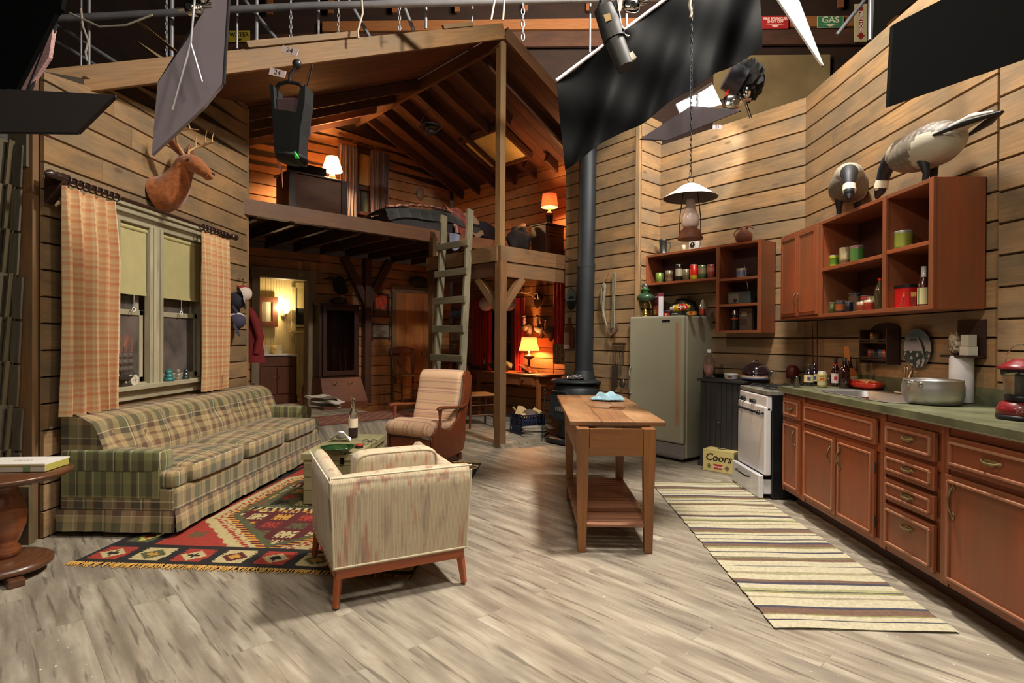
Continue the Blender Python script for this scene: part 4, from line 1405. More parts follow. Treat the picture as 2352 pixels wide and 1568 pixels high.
# ---- deer head
def deer():
 pc_ = on_x(372,450, XF)
 base = Vector((XF + .01, on_x(362,440, XF).y, on_x(362,440, XF).z))
 o = thing('deer_head', 'mounted deer head with antlers above the window', 'mounted head', base, 0)
 fur = NT('deer_fur'); n1 = fur.noise(fur.uv(src='Object'),22,6,.7)
 fur.set(Base_Color=fur.mix(1.0, fur.ramp(n1,[(.3, c(112,58,22)),(.7, c(182,104,46))]), fur.vcol(), 'MULTIPLY'), Roughness=.95, Sheen_Weight=.3)
 fur.bump(n1,.6,.01)
 pts = [(0,0,-.03),(.07,0,-.01),(.15,-.01,.06),(.205,-.02,.15),(.25,-.03,.225),(.32,-.045,.22),(.38,-.06,.18),(.44,-.075,.135),(.485,-.085,.105)]
 rs = [.155,.148,.118,.086,.076,.070,.060,.048,.036]
 mb = MB()
 n = 20
 seg = 20
 P = [Vector(p) for p in pts]
 def interp(k):
  i = min(int(k), len(P) - 2); a = k - i
  s = a * a * (3 - 2 * a) if False else a
  return P[i].lerp(P[i + 1], s), rs[i] + (rs[i + 1] - rs[i]) * s
 path, rad = [],[]
 for i in range(33):
  k = i / 32 * (len(P) - 1)
  q, r_ = interp(k); path.append(q); rad.append(r_)
 for _ in range(2):
  path = [path[0]] + [(path[i - 1] + path[i] * 2 + path[i + 1]) / 4 for i in range(1,32)] + [path[-1]]
  rad = [rad[0]] + [(rad[i - 1] + rad[i] * 2 + rad[i + 1]) / 4 for i in range(1,32)] + [rad[-1]]
 mb.tube(path, rad, seg, (1,1,1), flat=1.0)
 e = path[-1]
 m_ = Matrix(((0,.96,0,.25 - .20 * .96),(-1,-.25,0,-.03 + .325 + .05),(0,0,1,.0),(0,0,0,1)))
 mb.ball(e.x + .004, e.y, e.z, .024,.030,.028,14,8,(1.1,1.15,1.2))
 mb.ball(e.x - .02, e.y, e.z - .022,.03,.022,.014,12,6,(1.25,1.35,1.4))
 hd = mb.build('head', fur.m, o)
 mb = MB(); mb.ball(e.x + .024, e.y, e.z + .012,.01,.018,.012,10,6); mb.build('nose', plain('black_nose', c(30,22,20),.3), o)
 for s in (-1,1):
  mb = MB(); mb.T = m_; mb.ball(.325 + s * .064,.262,.225,.013,.016,.013,10,6); mb.build('eye', plain('dark_glass_eye', c(14,8,6),.05, coat=1.0), o)
  mb = MB(); mb.tube([(.235,-.03 + s * .05,.275),(.215,-.03 + s * .095,.325),(.19,-.03 + s * .135,.385),(.18,-.03 + s * .15,.43)],[.016,.042,.036,.004],12,(.5,.42,.4), flat=.45)
  mb.build('ear', fur.m, o)
  ant = plain('antler', c(186,150,100),.5, bump=.1)
  b0 = Vector((.322 + s * .028,.195,.285))
  mb = MB(); mb.T = m_
  main = [b0, b0 + Vector((s * .05,-.03,.07)), b0 + Vector((s * .11,.0,.12)), b0 + Vector((s * .14,.08,.145)), b0 + Vector((s * .13,.16,.15)), b0 + Vector((s * .10,.23,.145))]
  mb.tube(main, [.014,.012,.011,.009,.006,.002],8)
  for i, hgt in ((1,.05),(2,.12),(3,.12),(4,.09)):
   q = main[i]; mb.tube([q, q + Vector((s * .01,-.01, hgt * .5)), q + Vector((0,.015, hgt))],[.008,.006,.001],6)
  mb.build('antler', ant, o)
deer()
# ---- hooks with caps and jacket at the end of the wall
def cap(px, py, cols, lab, rz, Xo, tilt):
 p = on_x(px, py, XF + Xo)
 o = thing('baseball_cap', lab, 'cap', p, rot=(tilt, R(70), rz), group='caps on the wall hooks')
 mb = MB(); mb.lathe([(.085,0),(.088,.02),(.08,.06),(.055,.095),(.02,.112),(0,.115)],24, cols=[lambda i, n: cols[0] if i % 12 > 2 else cols[1]] * 5)
 mb.build('crown', paint('cap_cloth', .9), o)
 mb = MB(); mb.grid(lambda u, v: ((.075 + .085 * v * math.sin(PI * (.15 + .7 * u)) ** .6) * math.cos(PI * (u - .5) * .75),(.08 + .01 * v) * math.sin(PI * (u - .5) * .95),.004 - .012 * v + .006 * math.cos(PI * (u - .5))),16,5, col=cols[2])
 mb.grid(lambda u, v: ((.075 + .085 * v * math.sin(PI * (.15 + .7 * (1 - u))) ** .6) * math.cos(PI * (.5 - u) * .75),(.08 + .01 * v) * math.sin(PI * (.5 - u) * .95),.000 - .012 * v + .006 * math.cos(PI * (.5 - u))),16,5, col=cols[2])
 mb.build('visor', paint('cap_cloth', .9), o)
cap(552,676,[c(196,180,170), c(140,40,44), c(170,160,160)], 'pale grey and red cap, highest on the wall hooks', R(40),.13,0)
cap(538,692,[c(34,34,44), c(30,30,40), c(40,42,54)], 'dark navy cap hanging below the pale one', R(30),.07, R(20))
cap(538,738,[c(60,58,78), c(200,196,200), c(60,60,80)], 'navy striped cap hanging lowest on the wall', R(20),.07,0)
for px, py, lb in ((543,642, 'thin wire wall hook above the caps'),):
 p = on_x(px, py, XF + .01)
 mb = MB(); mb.tube([(0,0,-.10),(.03,0,-.11),(.06,.0,-.08),(.075,0,-.03),(.07,0,.0)],.003,6); mb.ball(.07,0,.004,.008,.008,.008,8,6)
 one(mb, 'wall_hook', plain('aged_iron', c(70,62,50),.5,.7), lb, 'hook', p)
def jacket():
 p = on_x(578,830, XF - .02)
 o = thing('jacket', 'dark red jacket hanging at the end of the window wall', 'jacket', (XL - .08, YL1 + .20, on_pl(575,705,0,1, YL1 + .1).z),0)
 def f(u, v):
  a = 2 * PI * u
  w = .07 + .10 * (1 - v) ** .7 + .012 * math.sin(a * 3 + v * 4)
  z = -.62 * (1 - v) - .0
  sp = .035 + .05 * (1 - v)
  return (w * math.cos(a) * 1.0 + .04 * (1 - v), sp * math.sin(a), z)
 mb = MB(); mb.grid(f, 36,14); mb.add([f(i / 36,0) for i in range(36)],[tuple(range(36))]); mb.add([f(i / 36,1) for i in range(36)],[tuple(reversed(range(36)))])
 mb.build('body', plain('dark_red_cloth', c(104,22,22),.9, var=.3, scale=6), o)
 mb = MB(); mb.tube([(.06,-.02,-.06),(.12,-.03,-.18),(.17,-.03,-.34),(.13,-.04,-.52)],[.045,.05,.045,.04],12)
 mb.build('sleeve', plain('dark_red_cloth', c(104,22,22),.9, var=.3, scale=6), o)
 mb = MB(); mb.tube([(0,0,-.02),(0,-.02,.03),(.02,-.10,.05),(.06,-.16,.04)],.004,6); mb.build('hanging_loop', plain('aged_iron', c(70,62,50),.5,.7), o)
jacket()
# ---- weathered shingle edge of the outside wall, far left
SH = wood('grey_shingle', c(104,96,78), c(70,64,52), c(92,76,54),.85, stain=.4, stainc=c(54,50,40))
o_ = bpy.data.objects.new('wall_outside', None); COL.objects.link(o_)
q = on_y(14,700,3.42)
o_.location = (q.x, 3.42,0)
tag(o_, 'stepped edge of weathered shingles on the outside wall', 'wall', kind='structure')
mb = MB()
k = 0; z = .30
while z < 2.35:
 hgt = .27
 x = .0 + .012 * math.sin(k * 2.1)
 mb.beam((x - .055,0, z),(x - .03 + .0,0, z + hgt + .02),.07,.02, up=(1,0,0), tint=.2)
 mb.beam((x - .02,0.02, z),(x + .01,0.02, z + hgt + .02),.05,.012, up=(1,0,0), tint=.2, col=(.9,.8,.6))
 mb.box(x + .035,.03, z + hgt / 2,.055,.014, hgt - .01, tint=.2, grain=2, col=(.8,.82,.8), M=Matrix.Rotation(R(3),3, 'Y'))
 z += hgt + .005; k += 1
mb.build('shingles', SH, o_)
mb = MB(); mb.box(-.10,.06,1.15,.04,.06,2.3, grain=2); mb.box(.09,.10,1.2,.05,.05,2.4, grain=2, col=(.5,.45,.4)); mb.box(.05,.02,.18,.20,.05,.36, grain=2, col=(1.3,1.1,.8))
mb.box(.035,.06,2.5,.12,.05,.28, grain=2, col=(.8,.85,.9))
mb.build('studs', SH, o_)
# ================================================================ kitchen
RED = wood('red_brown_painted_wood', c(152,76,40), c(134,62,32), c(112,68,40),.48, gs=.6, stain=.35, stainc=c(104,74,48), coat=.15, bump=.06)
RED_SHADE = wood('red_brown_inside_shade', c(66,28,18), c(52,22,14), None, .55, gs=.6, bump=.04)  # cabinet red darkened in its colour to stand for shade inside the cabinets
REDE = wood('red_brown_worn_edge', c(160,96,66), c(134,72,46), c(150,112,84),.5, gs=.8, stain=.3, stainc=c(170,140,110), bump=.06)
BRASS = plain('aged_brass', c(128,112,78),.42,.85,.25,40)
GREENTOP = plain('green_laminate', c(94,95,70),.40,0,.38,5,.05)
CHROME = plain('chrome', c(200,196,190),.16,1.0,.05)
STEEL = plain('brushed_aluminium', c(186,184,182),.45,1.0,.08,5)
BLACK = plain('black_enamel', c(22,22,26),.3,0,.3,6, coat=.4)
IRON = plain('cast_iron', c(44,46,48),.5,.4,.3,12,.2)
WHITE_E = plain('white_enamel', c(214,212,214),.3,0,.06,3, coat=.5)
BRW_ = plain('dark_rod_brown', c(70,34,22),.5)
CX = 2.03                 # cabinet fronts
ya = on_x(1799,1000, CX).y
yb = on_x(1846,1000, CX).y
yc = on_x(2030,1000, CX).y
yd = on_x(2172,1000, CX).y
ye = yd - .60
CZ0, CZ1 = .115,.888
def raised(mb_f, mb_e, y0, y1, z0, z1, x=0.0):
 """flat door/drawer front with an applied moulding frame; x is the outer face going towards -X"""
 mb_f.box(x - .009,(y0 + y1) / 2,(z0 + z1) / 2,.018, y1 - y0, z1 - z0)
 i = .028
 for (a, b, c0, c1) in ((y0 + i, y1 - i, z0 + i, z0 + i),(y0 + i, y1 - i, z1 - i, z1 - i)):
  mb_e.beam((x - .022, a, c0),(x - .022, b, c1),.014,.013)
 for yy in (y0 + i, y1 - i):
  mb_e.beam((x - .022, yy, z0 + i),(x - .022, yy, z1 - i),.014,.013, up=(1,0,0))
def pull(parent, y, z, vertical=False, s=1.0, x=0.0):
 mb = MB()
 if vertical:
  mb.tube([(x - .020, y, z + .062 * s),(x - .032, y, z + .045 * s),(x - .046, y, z + .01),(x - .044, y, z - .02 * s),(x - .030, y, z - .045 * s),(x - .020, y, z - .062 * s)],[.003,.005,.0065,.0065,.005,.003],8)
  mb.ball(x - .021, y, z + .058 * s, .005,.011,.018,10,6); mb.ball(x - .021, y, z - .058 * s, .005,.011,.018,10,6)
 else:
  mb.ball(x - .021, y, z, .005,.052 * s, .012,14,6); mb.ball(x - .021, y, z - .012,.006,.02 * s, .010,10,6)
  mb.tube([(x - .022, y - .045 * s, z + .004),(x - .038, y - .030 * s, z - .004),(x - .042, y, z - .008),(x - .038, y + .030 * s, z - .004),(x - .022, y + .045 * s, z + .004)],[.003,.005,.006,.005,.003],8)
 return mb.build('pull_handle', BRASS, parent)
def base_unit(y0, y1, lab, fronts):
 """y0 far (large), y1 near; fronts: list of (kind, fy0, fy1, z0, z1, handle)"""
 o = thing('base_cabinet', lab, 'cabinet', (CX, (y0 + y1) / 2,0), group='run of red base cabinets')
 h = (y0 - y1) / 2 - .001
 mb = MB()
 d = .585
 for yy in (h - .009,-h + .009): mb.box(d / 2 + .002, yy, (CZ0 + CZ1) / 2, d - .02,.018, CZ1 - CZ0)
 mb.box(d / 2 + .002,0, CZ0 + .009, d - .02,2 * h, .018); mb.box(d - .02,0,(CZ0 + CZ1) / 2,.012,2 * h, CZ1 - CZ0)
 mb.box(.012,0, CZ1 - .02,.016,2 * h, .04); mb.box(.012,0, CZ0 + .02,.016,2 * h, .04); mb.box(.012,0,.68,.016,2 * h, .05); mb.box(.016,0,(CZ0 + CZ1) / 2,.01,2 * h, CZ1 - CZ0)
 mb.box(.006, h - .012,(CZ0 + CZ1) / 2,.016,.024, CZ1 - CZ0); mb.box(.006,-h + .012,(CZ0 + CZ1) / 2,.016,.024, CZ1 - CZ0)
 mb.build('carcass', RED, o)
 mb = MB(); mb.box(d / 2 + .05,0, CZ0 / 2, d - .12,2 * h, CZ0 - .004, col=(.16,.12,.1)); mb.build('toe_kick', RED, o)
 for (kind, a, b, z0, z1, hd) in fronts:
  mf, me_ = MB(), MB()
  raised(mf, me_, a, b, z0, z1)
  q = mf.build(kind, RED, o, bevel=.002)
  me_.build('moulding', REDE, q, bevel=.003)
  if hd: pull(q, hd[0], hd[1], hd[2], hd[3] if len(hd) > 3 else 1.0)
  if kind == 'door':
   side = hd[0] > (a + b) / 2
   yy = a - .004 if side else b + .004
   for zz in (z0 + .1, z1 - .1):
    m2 = MB(); m2.cyl((-.012, yy, zz - .03),(-.012, yy, zz + .03),.005, seg=8); m2.build('hinge', IRON, q)
 return o
h1 = (ya - yb) / 2
base_unit(ya, yb, 'narrow red base cabinet next to the range, one small drawer over a door',
   [('drawer', -h1 + .03, h1 - .03,.70,.85,(0,.775, False, .7)),('door', -h1 + .03, h1 - .03,.15,.67,(-h1 + .10,.56, True))])
h2 = (yb - yc) / 2
base_unit(yb, yc, 'wide red sink cabinet with a false drawer front over two doors',
   [('false_front', -h2 + .05, h2 - .03,.695,.845, None),('door', .01, h2 - .03,.15,.665,(.055,.54, True)),('door', -h2 + .06,-.01,.15,.665,(-.055,.54, True))])
h3 = (yc - yd) / 2
base_unit(yc, yd, 'red base cabinet with a stack of four drawers',
   [('drawer', -h3 + .05, h3 - .03,.70,.845,(0,.785, False)),('drawer', -h3 + .05, h3 - .03,.555,.675,(0,.62, False)),('drawer', -h3 + .05, h3 - .03,.41,.53,(0,.475, False)),('drawer', -h3 + .05, h3 - .03,.145,.385,(0,.31, False))])
h4 = (yd - ye) / 2
base_unit(yd, ye, 'red base cabinet beside the drawer stack, one drawer over a tall door',
   [('drawer', -h4 + .07, h4 - .03,.69,.845,(.0,.775, False, 1.2)),('door', -h4 + .07, h4 - .02,.14,.66,(h4 - .08,.54, True, 1.2))])
def counter():
 o = thing('countertop', 'long green laminate countertop over the red cabinets', 'countertop', (0,0,0))
 x0, x1 = CX - .035,2.64
 y0, y1 = ye, ya + .02
 sx0, sx1 = CX + .07, CX + .50
 sy0, sy1 = on_x(2090,915, CX + .2).y, on_x(1905,915, CX + .2).y
 z0, z1 = CZ1 + .003,.935
 zc = (z0 + z1) / 2; hh = z1 - z0
 mb = MB()
 mb.box((x0 + x1) / 2,(y0 + sy0) / 2, zc, x1 - x0, sy0 - y0, hh); mb.box((x0 + x1) / 2,(y1 + sy1) / 2, zc, x1 - x0, y1 - sy1, hh)
 mb.box((x0 + sx0) / 2,(sy0 + sy1) / 2, zc, sx0 - x0, sy1 - sy0, hh); mb.box((x1 + sx1) / 2,(sy0 + sy1) / 2, zc, x1 - sx1, sy1 - sy0, hh)
 mb.build('worktop', GREENTOP, o)
 mb = MB(); mb.box(x1 - .012,(y0 + y1) / 2, z1 + .05,.02, y1 - y0,.10); mb.build('backsplash', GREENTOP, o)
 mb = MB(); mb.beam((x0 - .001, y0, z0 + .003),(x0 - .001, y1, z0 + .003),.004,.006); mb.build('metal_edge', plain('dull_edge', c(120,112,86),.4,.4), o)
 s = thing('sink', 'stainless steel sink set in the green countertop', 'sink', ((sx0 + sx1) / 2,(sy0 + sy1) / 2,0))
 hx, hy = (sx1 - sx0) / 2,(sy1 - sy0) / 2
 mb = MB()
 def bowl(u, v):
  a = 2 * PI * u
  sg = lambda q: math.copysign(abs(q) ** .35, q)
  k = [1.06,1.0,.98,.95,.90,.55,.05][int(round(v * 6))]
  z = [z1 + .003, z1 + .004, z1 - .01, z1 - .08, z1 - .15, z1 - .165, z1 - .168][int(round(v * 6))]
  return (hx * k * sg(math.cos(a)), hy * k * sg(math.sin(a)), z)
 mb.grid(bowl, 48,6)
 mb.build('basin', STEEL, s)
 f = thing('faucet', 'curved metal faucet with a looped lever handle behind the pot', 'faucet', (2.575, on_x(2084,880,2.575).y, z1 + .002))
 ff = plain('warm_chrome', c(196,168,140),.22,.9,.06)
 mb = MB(); mb.box(0,0,.006,.05,.20,.012); mb.cyl((0,0,.01),(0,0,.05),.022, seg=16); mb.build('base', ff, f)
 mb = MB(); mb.tube([(0,0,.045),(-.02,-.04,.09),(-.04,-.10,.155),(-.06,-.15,.185),(-.075,-.19,.185),(-.085,-.205,.165)],[.013,.013,.012,.011,.011,.009],12); mb.build('spout', ff, f)
 mb = MB(); mb.tube([(0,.016,.05),(-.005,.02,.12),(-.01,.016,.18),(-.01,.0,.195),(-.01,-.016,.18),(-.005,-.018,.12),(0,-.012,.05)],.0065,8); mb.build('lever', ff, f)
 return z1
CT = counter() + .001
# ---- things on the counter
def cpos(px, py): return on_z(px, py, CT)
BEERG = NT('brown_bottle_glass'); BEERG.set(Base_Color=(*c(46,16,8),1), Roughness=.06, Transmission_Weight=.35, Coat_Weight=1.0)
BLACKG = NT('dark_bottle_glass'); BLACKG.set(Base_Color=(*c(18,14,26),1), Roughness=.06, Coat_Weight=1.0)
def beer(px, py, lab, r, h, nr, mat, lcol, l0, l1, sh=.62, txt=None, tcol=None, neck=None):
 p = cpos(px, py)
 o = thing('beer_bottle', lab, 'bottle', p, 0, 'bottles on the counter')
 mb = MB(); mb.lathe([(0,0),(r * .92,0),(r, .008),(r, h * sh * .80),(r * .92, h * sh * .9),(nr * 1.5, h * sh * 1.12),(nr * 1.08, h * sh * 1.22),(nr, h * .96),(nr * 1.2, h * .965),(nr * 1.2, h),(0, h)],24); mb.build('bottle_glass', mat, o)
 if lcol:
  mb = MB(); mb.lathe([(r + .0006, h * l0),(r + .0006, h * l1)],28, col=lcol); mb.build('label', paint('paper', .7), o)
  if txt:
   mb = MB(); aim = math.atan2(-p.y, -p.x)
   for q in range(-2,3):
    a = aim + q * .12
    mb.box((r + .0012) * math.cos(a),(r + .0012) * math.sin(a), h * (l0 + l1) / 2,.0006,.006,.028, rz=a, col=tcol)
   mb.build('label_emblem', paint('paper', .7), o)
 if neck:
  mb = MB(); mb.lathe([(nr * 1.35, h * .74),(nr * 1.15, h * .80)],20, col=neck); mb.build('neck_label', paint('paper', .7), o)
 return o
beer(1858,886, 'squat dark bottle with a cream and blue label, front one of a pair', .036,.17,.013, BLACKG.m, c(206,190,140),.18,.52,.66, True, c(60,70,120))
beer(1871,883, 'short squat dark bottle with a cream label, half hidden behind its twin on the counter', .036,.17,.013, BLACKG.m, c(206,190,140),.18,.52,.66, True, c(60,70,120))
beer(1919,887, 'brown beer bottle with a red and white label on the counter', .031,.225,.0125, BEERG.m, c(214,196,196),.12,.46,.62, True, c(180,40,40), c(170,40,36))
beer(1939,891, 'large plain brown bottle in front, beside the red-labelled one on the counter', .041,.235,.0155, BEERG.m, None, 0,0,.66)
beer(1950,886, 'second plain brown bottle, close behind the large one on the counter', .034,.235,.0145, BEERG.m, None, 0,0,.66)
def gl(px, py, h, r, lab):
 p = cpos(px, py)
 mb = MB(); mb.lathe([(0,.006),(r * .8,.006),(r * .82,0),(r * .85,.002),(r, h),(r - .002, h),(r * .82,.008),(0,.008)],20)
 one(mb, 'drinking_glass', GL, lab, 'glass', p)
gl(1830,889,.085,.030, 'short clear shot glass at the far end of the counter')
gl(1902,882,.075,.032, 'clear tumbler standing behind the gold beer can')
def beercan():
 p = cpos(1888,889)
 o = thing('beer_can', 'gold and cream beer can on the counter', 'can', p)
 mb = MB(); mb.lathe([(0,0),(.027,0),(.033,.012),(.033,.108),(.027,.120),(.027,.123),(0,.121)],28, cols=[c(200,190,160)] * 2 + [c(206,186,116)] + [c(190,188,180)] * 3); mb.build('can_body', paint('tin', .35,.3), o)
 a = math.atan2(-p.y, -p.x)
 M = Matrix.Rotation(a, 4, 'Z') @ Matrix.Translation((.0335,0,.09)) @ Matrix.Rotation(R(90),4, 'Z') @ Matrix.Rotation(R(90),4, 'X')
 text('Coors', .022, M, plain('ink_dark', c(40,34,30),.7), o, extrude=.0004)
 mb = MB(); mb.box(.0333 * math.cos(a),.0333 * math.sin(a),.068,.001,.026,.014, rz=a, col=c(180,60,30)); mb.lathe([(.0333,.02),(.0333,.045)],24, col=c(180,170,130)); mb.build('label_band', paint('paper', .7), o)
beercan()
def bag(px, py):
 p = cpos(px, py)
 o = thing('snack_bag', 'open red snack bag with a clear window, lying on the counter beyond the bottles', 'bag', (2.53, on_x(1990,880,2.53).y, CT), R(20))
 red = plain('red_plastic_film', c(190,40,24),.3,0,.2,20, coat=.5)
 mb = MB(); mb.ball(0,0,.036,.07,.12,.036,22,12, f=lambda x, y, z: 1 + .08 * math.sin(9 * y + 4 * x) * (1 - abs(z)), e=.8, col=lambda x, y, z: (1,1,1)); mb.build('pouch', red, o)
 mb = MB(); mb.ball(-.01,-.01,.045,.052,.085,.032,16,10, f=lambda x, y, z: 1 + .1 * math.sin(12 * y), e=.8); mb.build('clear_window', plain('nuts', c(206,150,100),.4,0,.3,60,.5, coat=.6), o)
 mb = MB(); mb.grid(lambda u, v: (.0 + .02 * math.sin(v * 6),.09 + .07 * u, .03 + .03 * u + .05 * (v - .5) * (.4 + u)),5,6); mb.grid(lambda u, v: (.004 + .02 * math.sin((1 - v) * 6),.09 + .07 * u, .03 + .03 * u + .05 * (.5 - v) * (.4 + u)),5,6); mb.build('torn_corner', red, o)
bag(1990,889)
def crock():
 p = on_z(1948,872, CT) ; p = Vector((2.50, p.y * 2.50 / p.x, CT))
 o = thing('stoneware_jar', 'stoneware crock with an orange rim holding a wooden spatula', 'jar', (2.50, on_x(1950,850,2.50).y, CT))
 mb = MB(); mb.lathe([(0,0),(.05,0),(.062,.02),(.064,.09),(.060,.115),(.048,.130),(.046,.142),(.052,.148),(.044,.148),(.042,.10),(0,.02)],26, cols=[c(196,170,130)] * 3 + [c(170,92,44)] * 7); mb.build('crock_body', paint('glaze', .25, coat=.6), o)
 s = thing('wooden_spatula', 'flat wooden spatula standing in the stoneware crock', 'spatula', (2.50, o.location.y, CT + .03), rot=(R(4), R(-6),0))
 mb = MB(); mb.cyl((0,0,0),(0,0,.19),.006, seg=8); mb.build('handle', LUMBER, s)
 mb = MB(); mb.box(0,0,.235,.007,.07,.11); mb.build('blade', wood('orange_spoon_wood', c(196,126,62), c(166,98,44), None, .5), s, bevel=.003)
crock()
def pot():
 pl_, pr_ = cpos(2085,935), cpos(2204,935)
 ctr = cpos(2142,927)
 r = .150
 o = thing('saucepan', 'wide brushed aluminium pot on the green counter', 'pot', ctr, R(200))
 mb = MB(); mb.lathe([(0,.001),(r * .78,0),(r * .90,.006),(r * 1.0,.05),(r, .105),(r * .965,.137),(r * .97,.142),(r * .94,.142),(r * .94,.11),(r * .96,.05),(r * .84,.012),(0,.008)],56); mb.build('pot_body', STEEL, o)
 for s in (-1,1):
  mb = MB(); mb.T = Matrix.Rotation(R(0 if s > 0 else 180),4, 'Z')
  mb.tube([(r * .96,-.035,.12),(r * 1.15,-.035,.13),(r * 1.28,-.02,.137),(r * 1.28,.02,.137),(r * 1.15,.035,.13),(r * .96,.035,.12)],.005,8); mb.ball(r * .98,-.035,.117,.008,.012,.014,8,6); mb.ball(r * .98,.035,.117,.008,.012,.014,8,6)
  mb.build('handle', CHROME, o)
pot()
def papertowel():
 y = on_x(2208,880,2.565).y
 o = thing('paper_towel_roll', 'roll of white paper towel standing on the counter under the small shelf', 'paper towel', (2.565, y, CT))
 mb = MB(); mb.lathe([(.02,.002),(.058,.002),(.060,.006),(.060,.274),(.058,.279),(.02,.279),(.02,.002)],36); mb.build('roll', plain('paper_towel', c(222,220,222),.95, var=.03, bump=.1), o)
 mb = MB(); mb.cyl((0,0,0),(0,0,.30),.012); mb.build('core', plain('card_core', c(150,120,80),.9), o)
papertowel()
def lantern():
 p = cpos(2345,955)
 o = thing('camping_lantern', 'red camping lantern at the right edge of the counter', 'lantern', (2.30, on_x(2345,900,2.30).y, CT))
 red = plain('red_lantern_plastic', c(122,22,30),.35,0,.08,10, coat=.4)
 blk = plain('black_lantern_plastic', c(24,24,28),.4)
 mb = MB(); mb.lathe([(0,0),(.088,0),(.092,.006),(.092,.022),(0,.022)],36); mb.build('foot', blk, o)
 mb = MB(); mb.lathe([(0,.022),(.091,.022),(.089,.05),(.075,.078),(.066,.082),(0,.082)],36); mb.build('base', red, o)
 mb = MB(); mb.lathe([(0,.082),(.060,.082),(.062,.10),(.060,.115),(0,.115)],30); mb.build('collar', blk, o)
 mb = MB(); mb.lathe([(.058,.115),(.060,.15),(.072,.20),(.076,.235),(.074,.235),(.070,.20),(.058,.15),(.056,.115)],36); mb.build('globe', glass('lantern_globe', (.85,.8,.75),.15), o)
 mb = MB(); mb.cyl((-.012,0,.115),(-.012,0,.215),.014, seg=12); mb.cyl((.018,0,.115),(.018,0,.215),.014, seg=12); mb.build('lamp_tube', plain('dark_tube', c(60,62,58),.4), o)
 mb = MB(); mb.lathe([(0,.235),(.088,.235),(.092,.240),(.070,.256),(.045,.27),(.03,.282),(0,.284)],36); mb.build('cap', red, o)
 mb = MB(); mb.tube([(0,-.080,.243),(0,-.086,.27),(0,-.075,.31),(0,-.045,.34),(0,0,.352),(0,.045,.34),(0,.075,.31),(0,.086,.27),(0,.080,.243)],.0028,8); mb.build('bail_handle', CHROME, o)
 a = math.atan2(-o.location.y, -o.location.x) + R(12)
 M = Matrix.Rotation(a, 4, 'Z') @ Matrix.Translation((.0915,0,.046)) @ Matrix.Rotation(R(90),4, 'Z') @ Matrix.Rotation(R(90),4, 'X')
 mb = MB(); mb.T = M; mb.box(0,0,0,.072,.022,.003, col=c(180,150,140)); mb.box(0,0,.0008,.068,.018,.003, col=c(140,30,36)); mb.build('name_plate', paint('tin', .35,.3), o)
 text('Coleman', .017, M @ Matrix.Translation((0,0,.0026)), plain('pale_lettering', c(214,190,180),.5), o, extrude=.0004)
lantern()
# ---- wall things above the counter
WXK = 2.65 - .027
def spice_rack():
 y0, y1 = on_x(2050,800, WXK - .06).y, on_x(1985,800, WXK - .06).y
 z0, z1 = on_x(2015,835, WXK - .06).z, on_x(2015,742, WXK - .06).z
 o = thing('spice_rack', 'dark wooden two-tier spice rack with an arched top on the kitchen wall', 'rack', (WXK, (y0 + y1) / 2, z0))
 W, H = y1 - y0, z1 - z0
 dkw = plain('dark_rack_wood', c(52,32,22),.6)
 mb = MB(); n = 14
 poly = [(-W / 2,0),(W / 2,0),(W / 2, H * .82)] + [(W / 2 * math.cos(a), H * .82 + H * .18 * math.sin(a)) for a in [PI * i / n for i in range(1, n)]] + [(-W / 2, H * .82)]
 mb.T = Matrix(((0,0,-1,-.001),(1,0,0,0),(0,1,0,0),(0,0,0,1)))
 mb.prism(poly, 0,.012)
 mb.T = Matrix.Identity(4)
 for s in (-1,1): mb.box(-.055, s * (W / 2 - .006), H * .42,.09,.012, H * .84)
 mb.build('frame', dkw, o)
 for z in (H * .10, H * .52):
  mb = MB(); mb.box(-.055,0, z, .09, W - .024,.010); mb.box(-.097,0, z + .018,.008, W - .024,.012); mb.build('shelf', dkw, o)
 for dy, z, cc, c2, lb in ((.06, H * .52, c(150,90,50), c(190,170,120), 'amber spice bottle alone on the upper tier of the spice rack'),
        (.085, H * .10, c(150,60,40), c(160,150,140), 'red-capped spice tin, farthest on the lower tier of the rack'),
        (.045, H * .10, c(80,50,60), c(120,110,110), 'dim purple-labelled spice tin on the lower tier of the rack'),
        (-.045, H * .10, c(40,110,170), c(190,120,90), 'blue-topped spice tin on the lower tier of the rack'),
        (-.085, H * .10, c(190,70,40), c(200,190,180), 'red and white spice tin, nearest on the lower tier of the rack')):
  mb = MB(); mb.box(0,0,.028,.034,.034,.054, col=c2); mb.box(0,0,.062,.034,.034,.014, col=cc); mb.box(-.0175,0,.03,.001,.028,.028, col=sc_(cc, 1.3))
  one(mb, 'spice_tin', paint('tin', .35,.3), lb, 'tin', (WXK - .055, o.location.y + dy, z0 + z + .006), group='tins in the spice rack')
spice_rack()
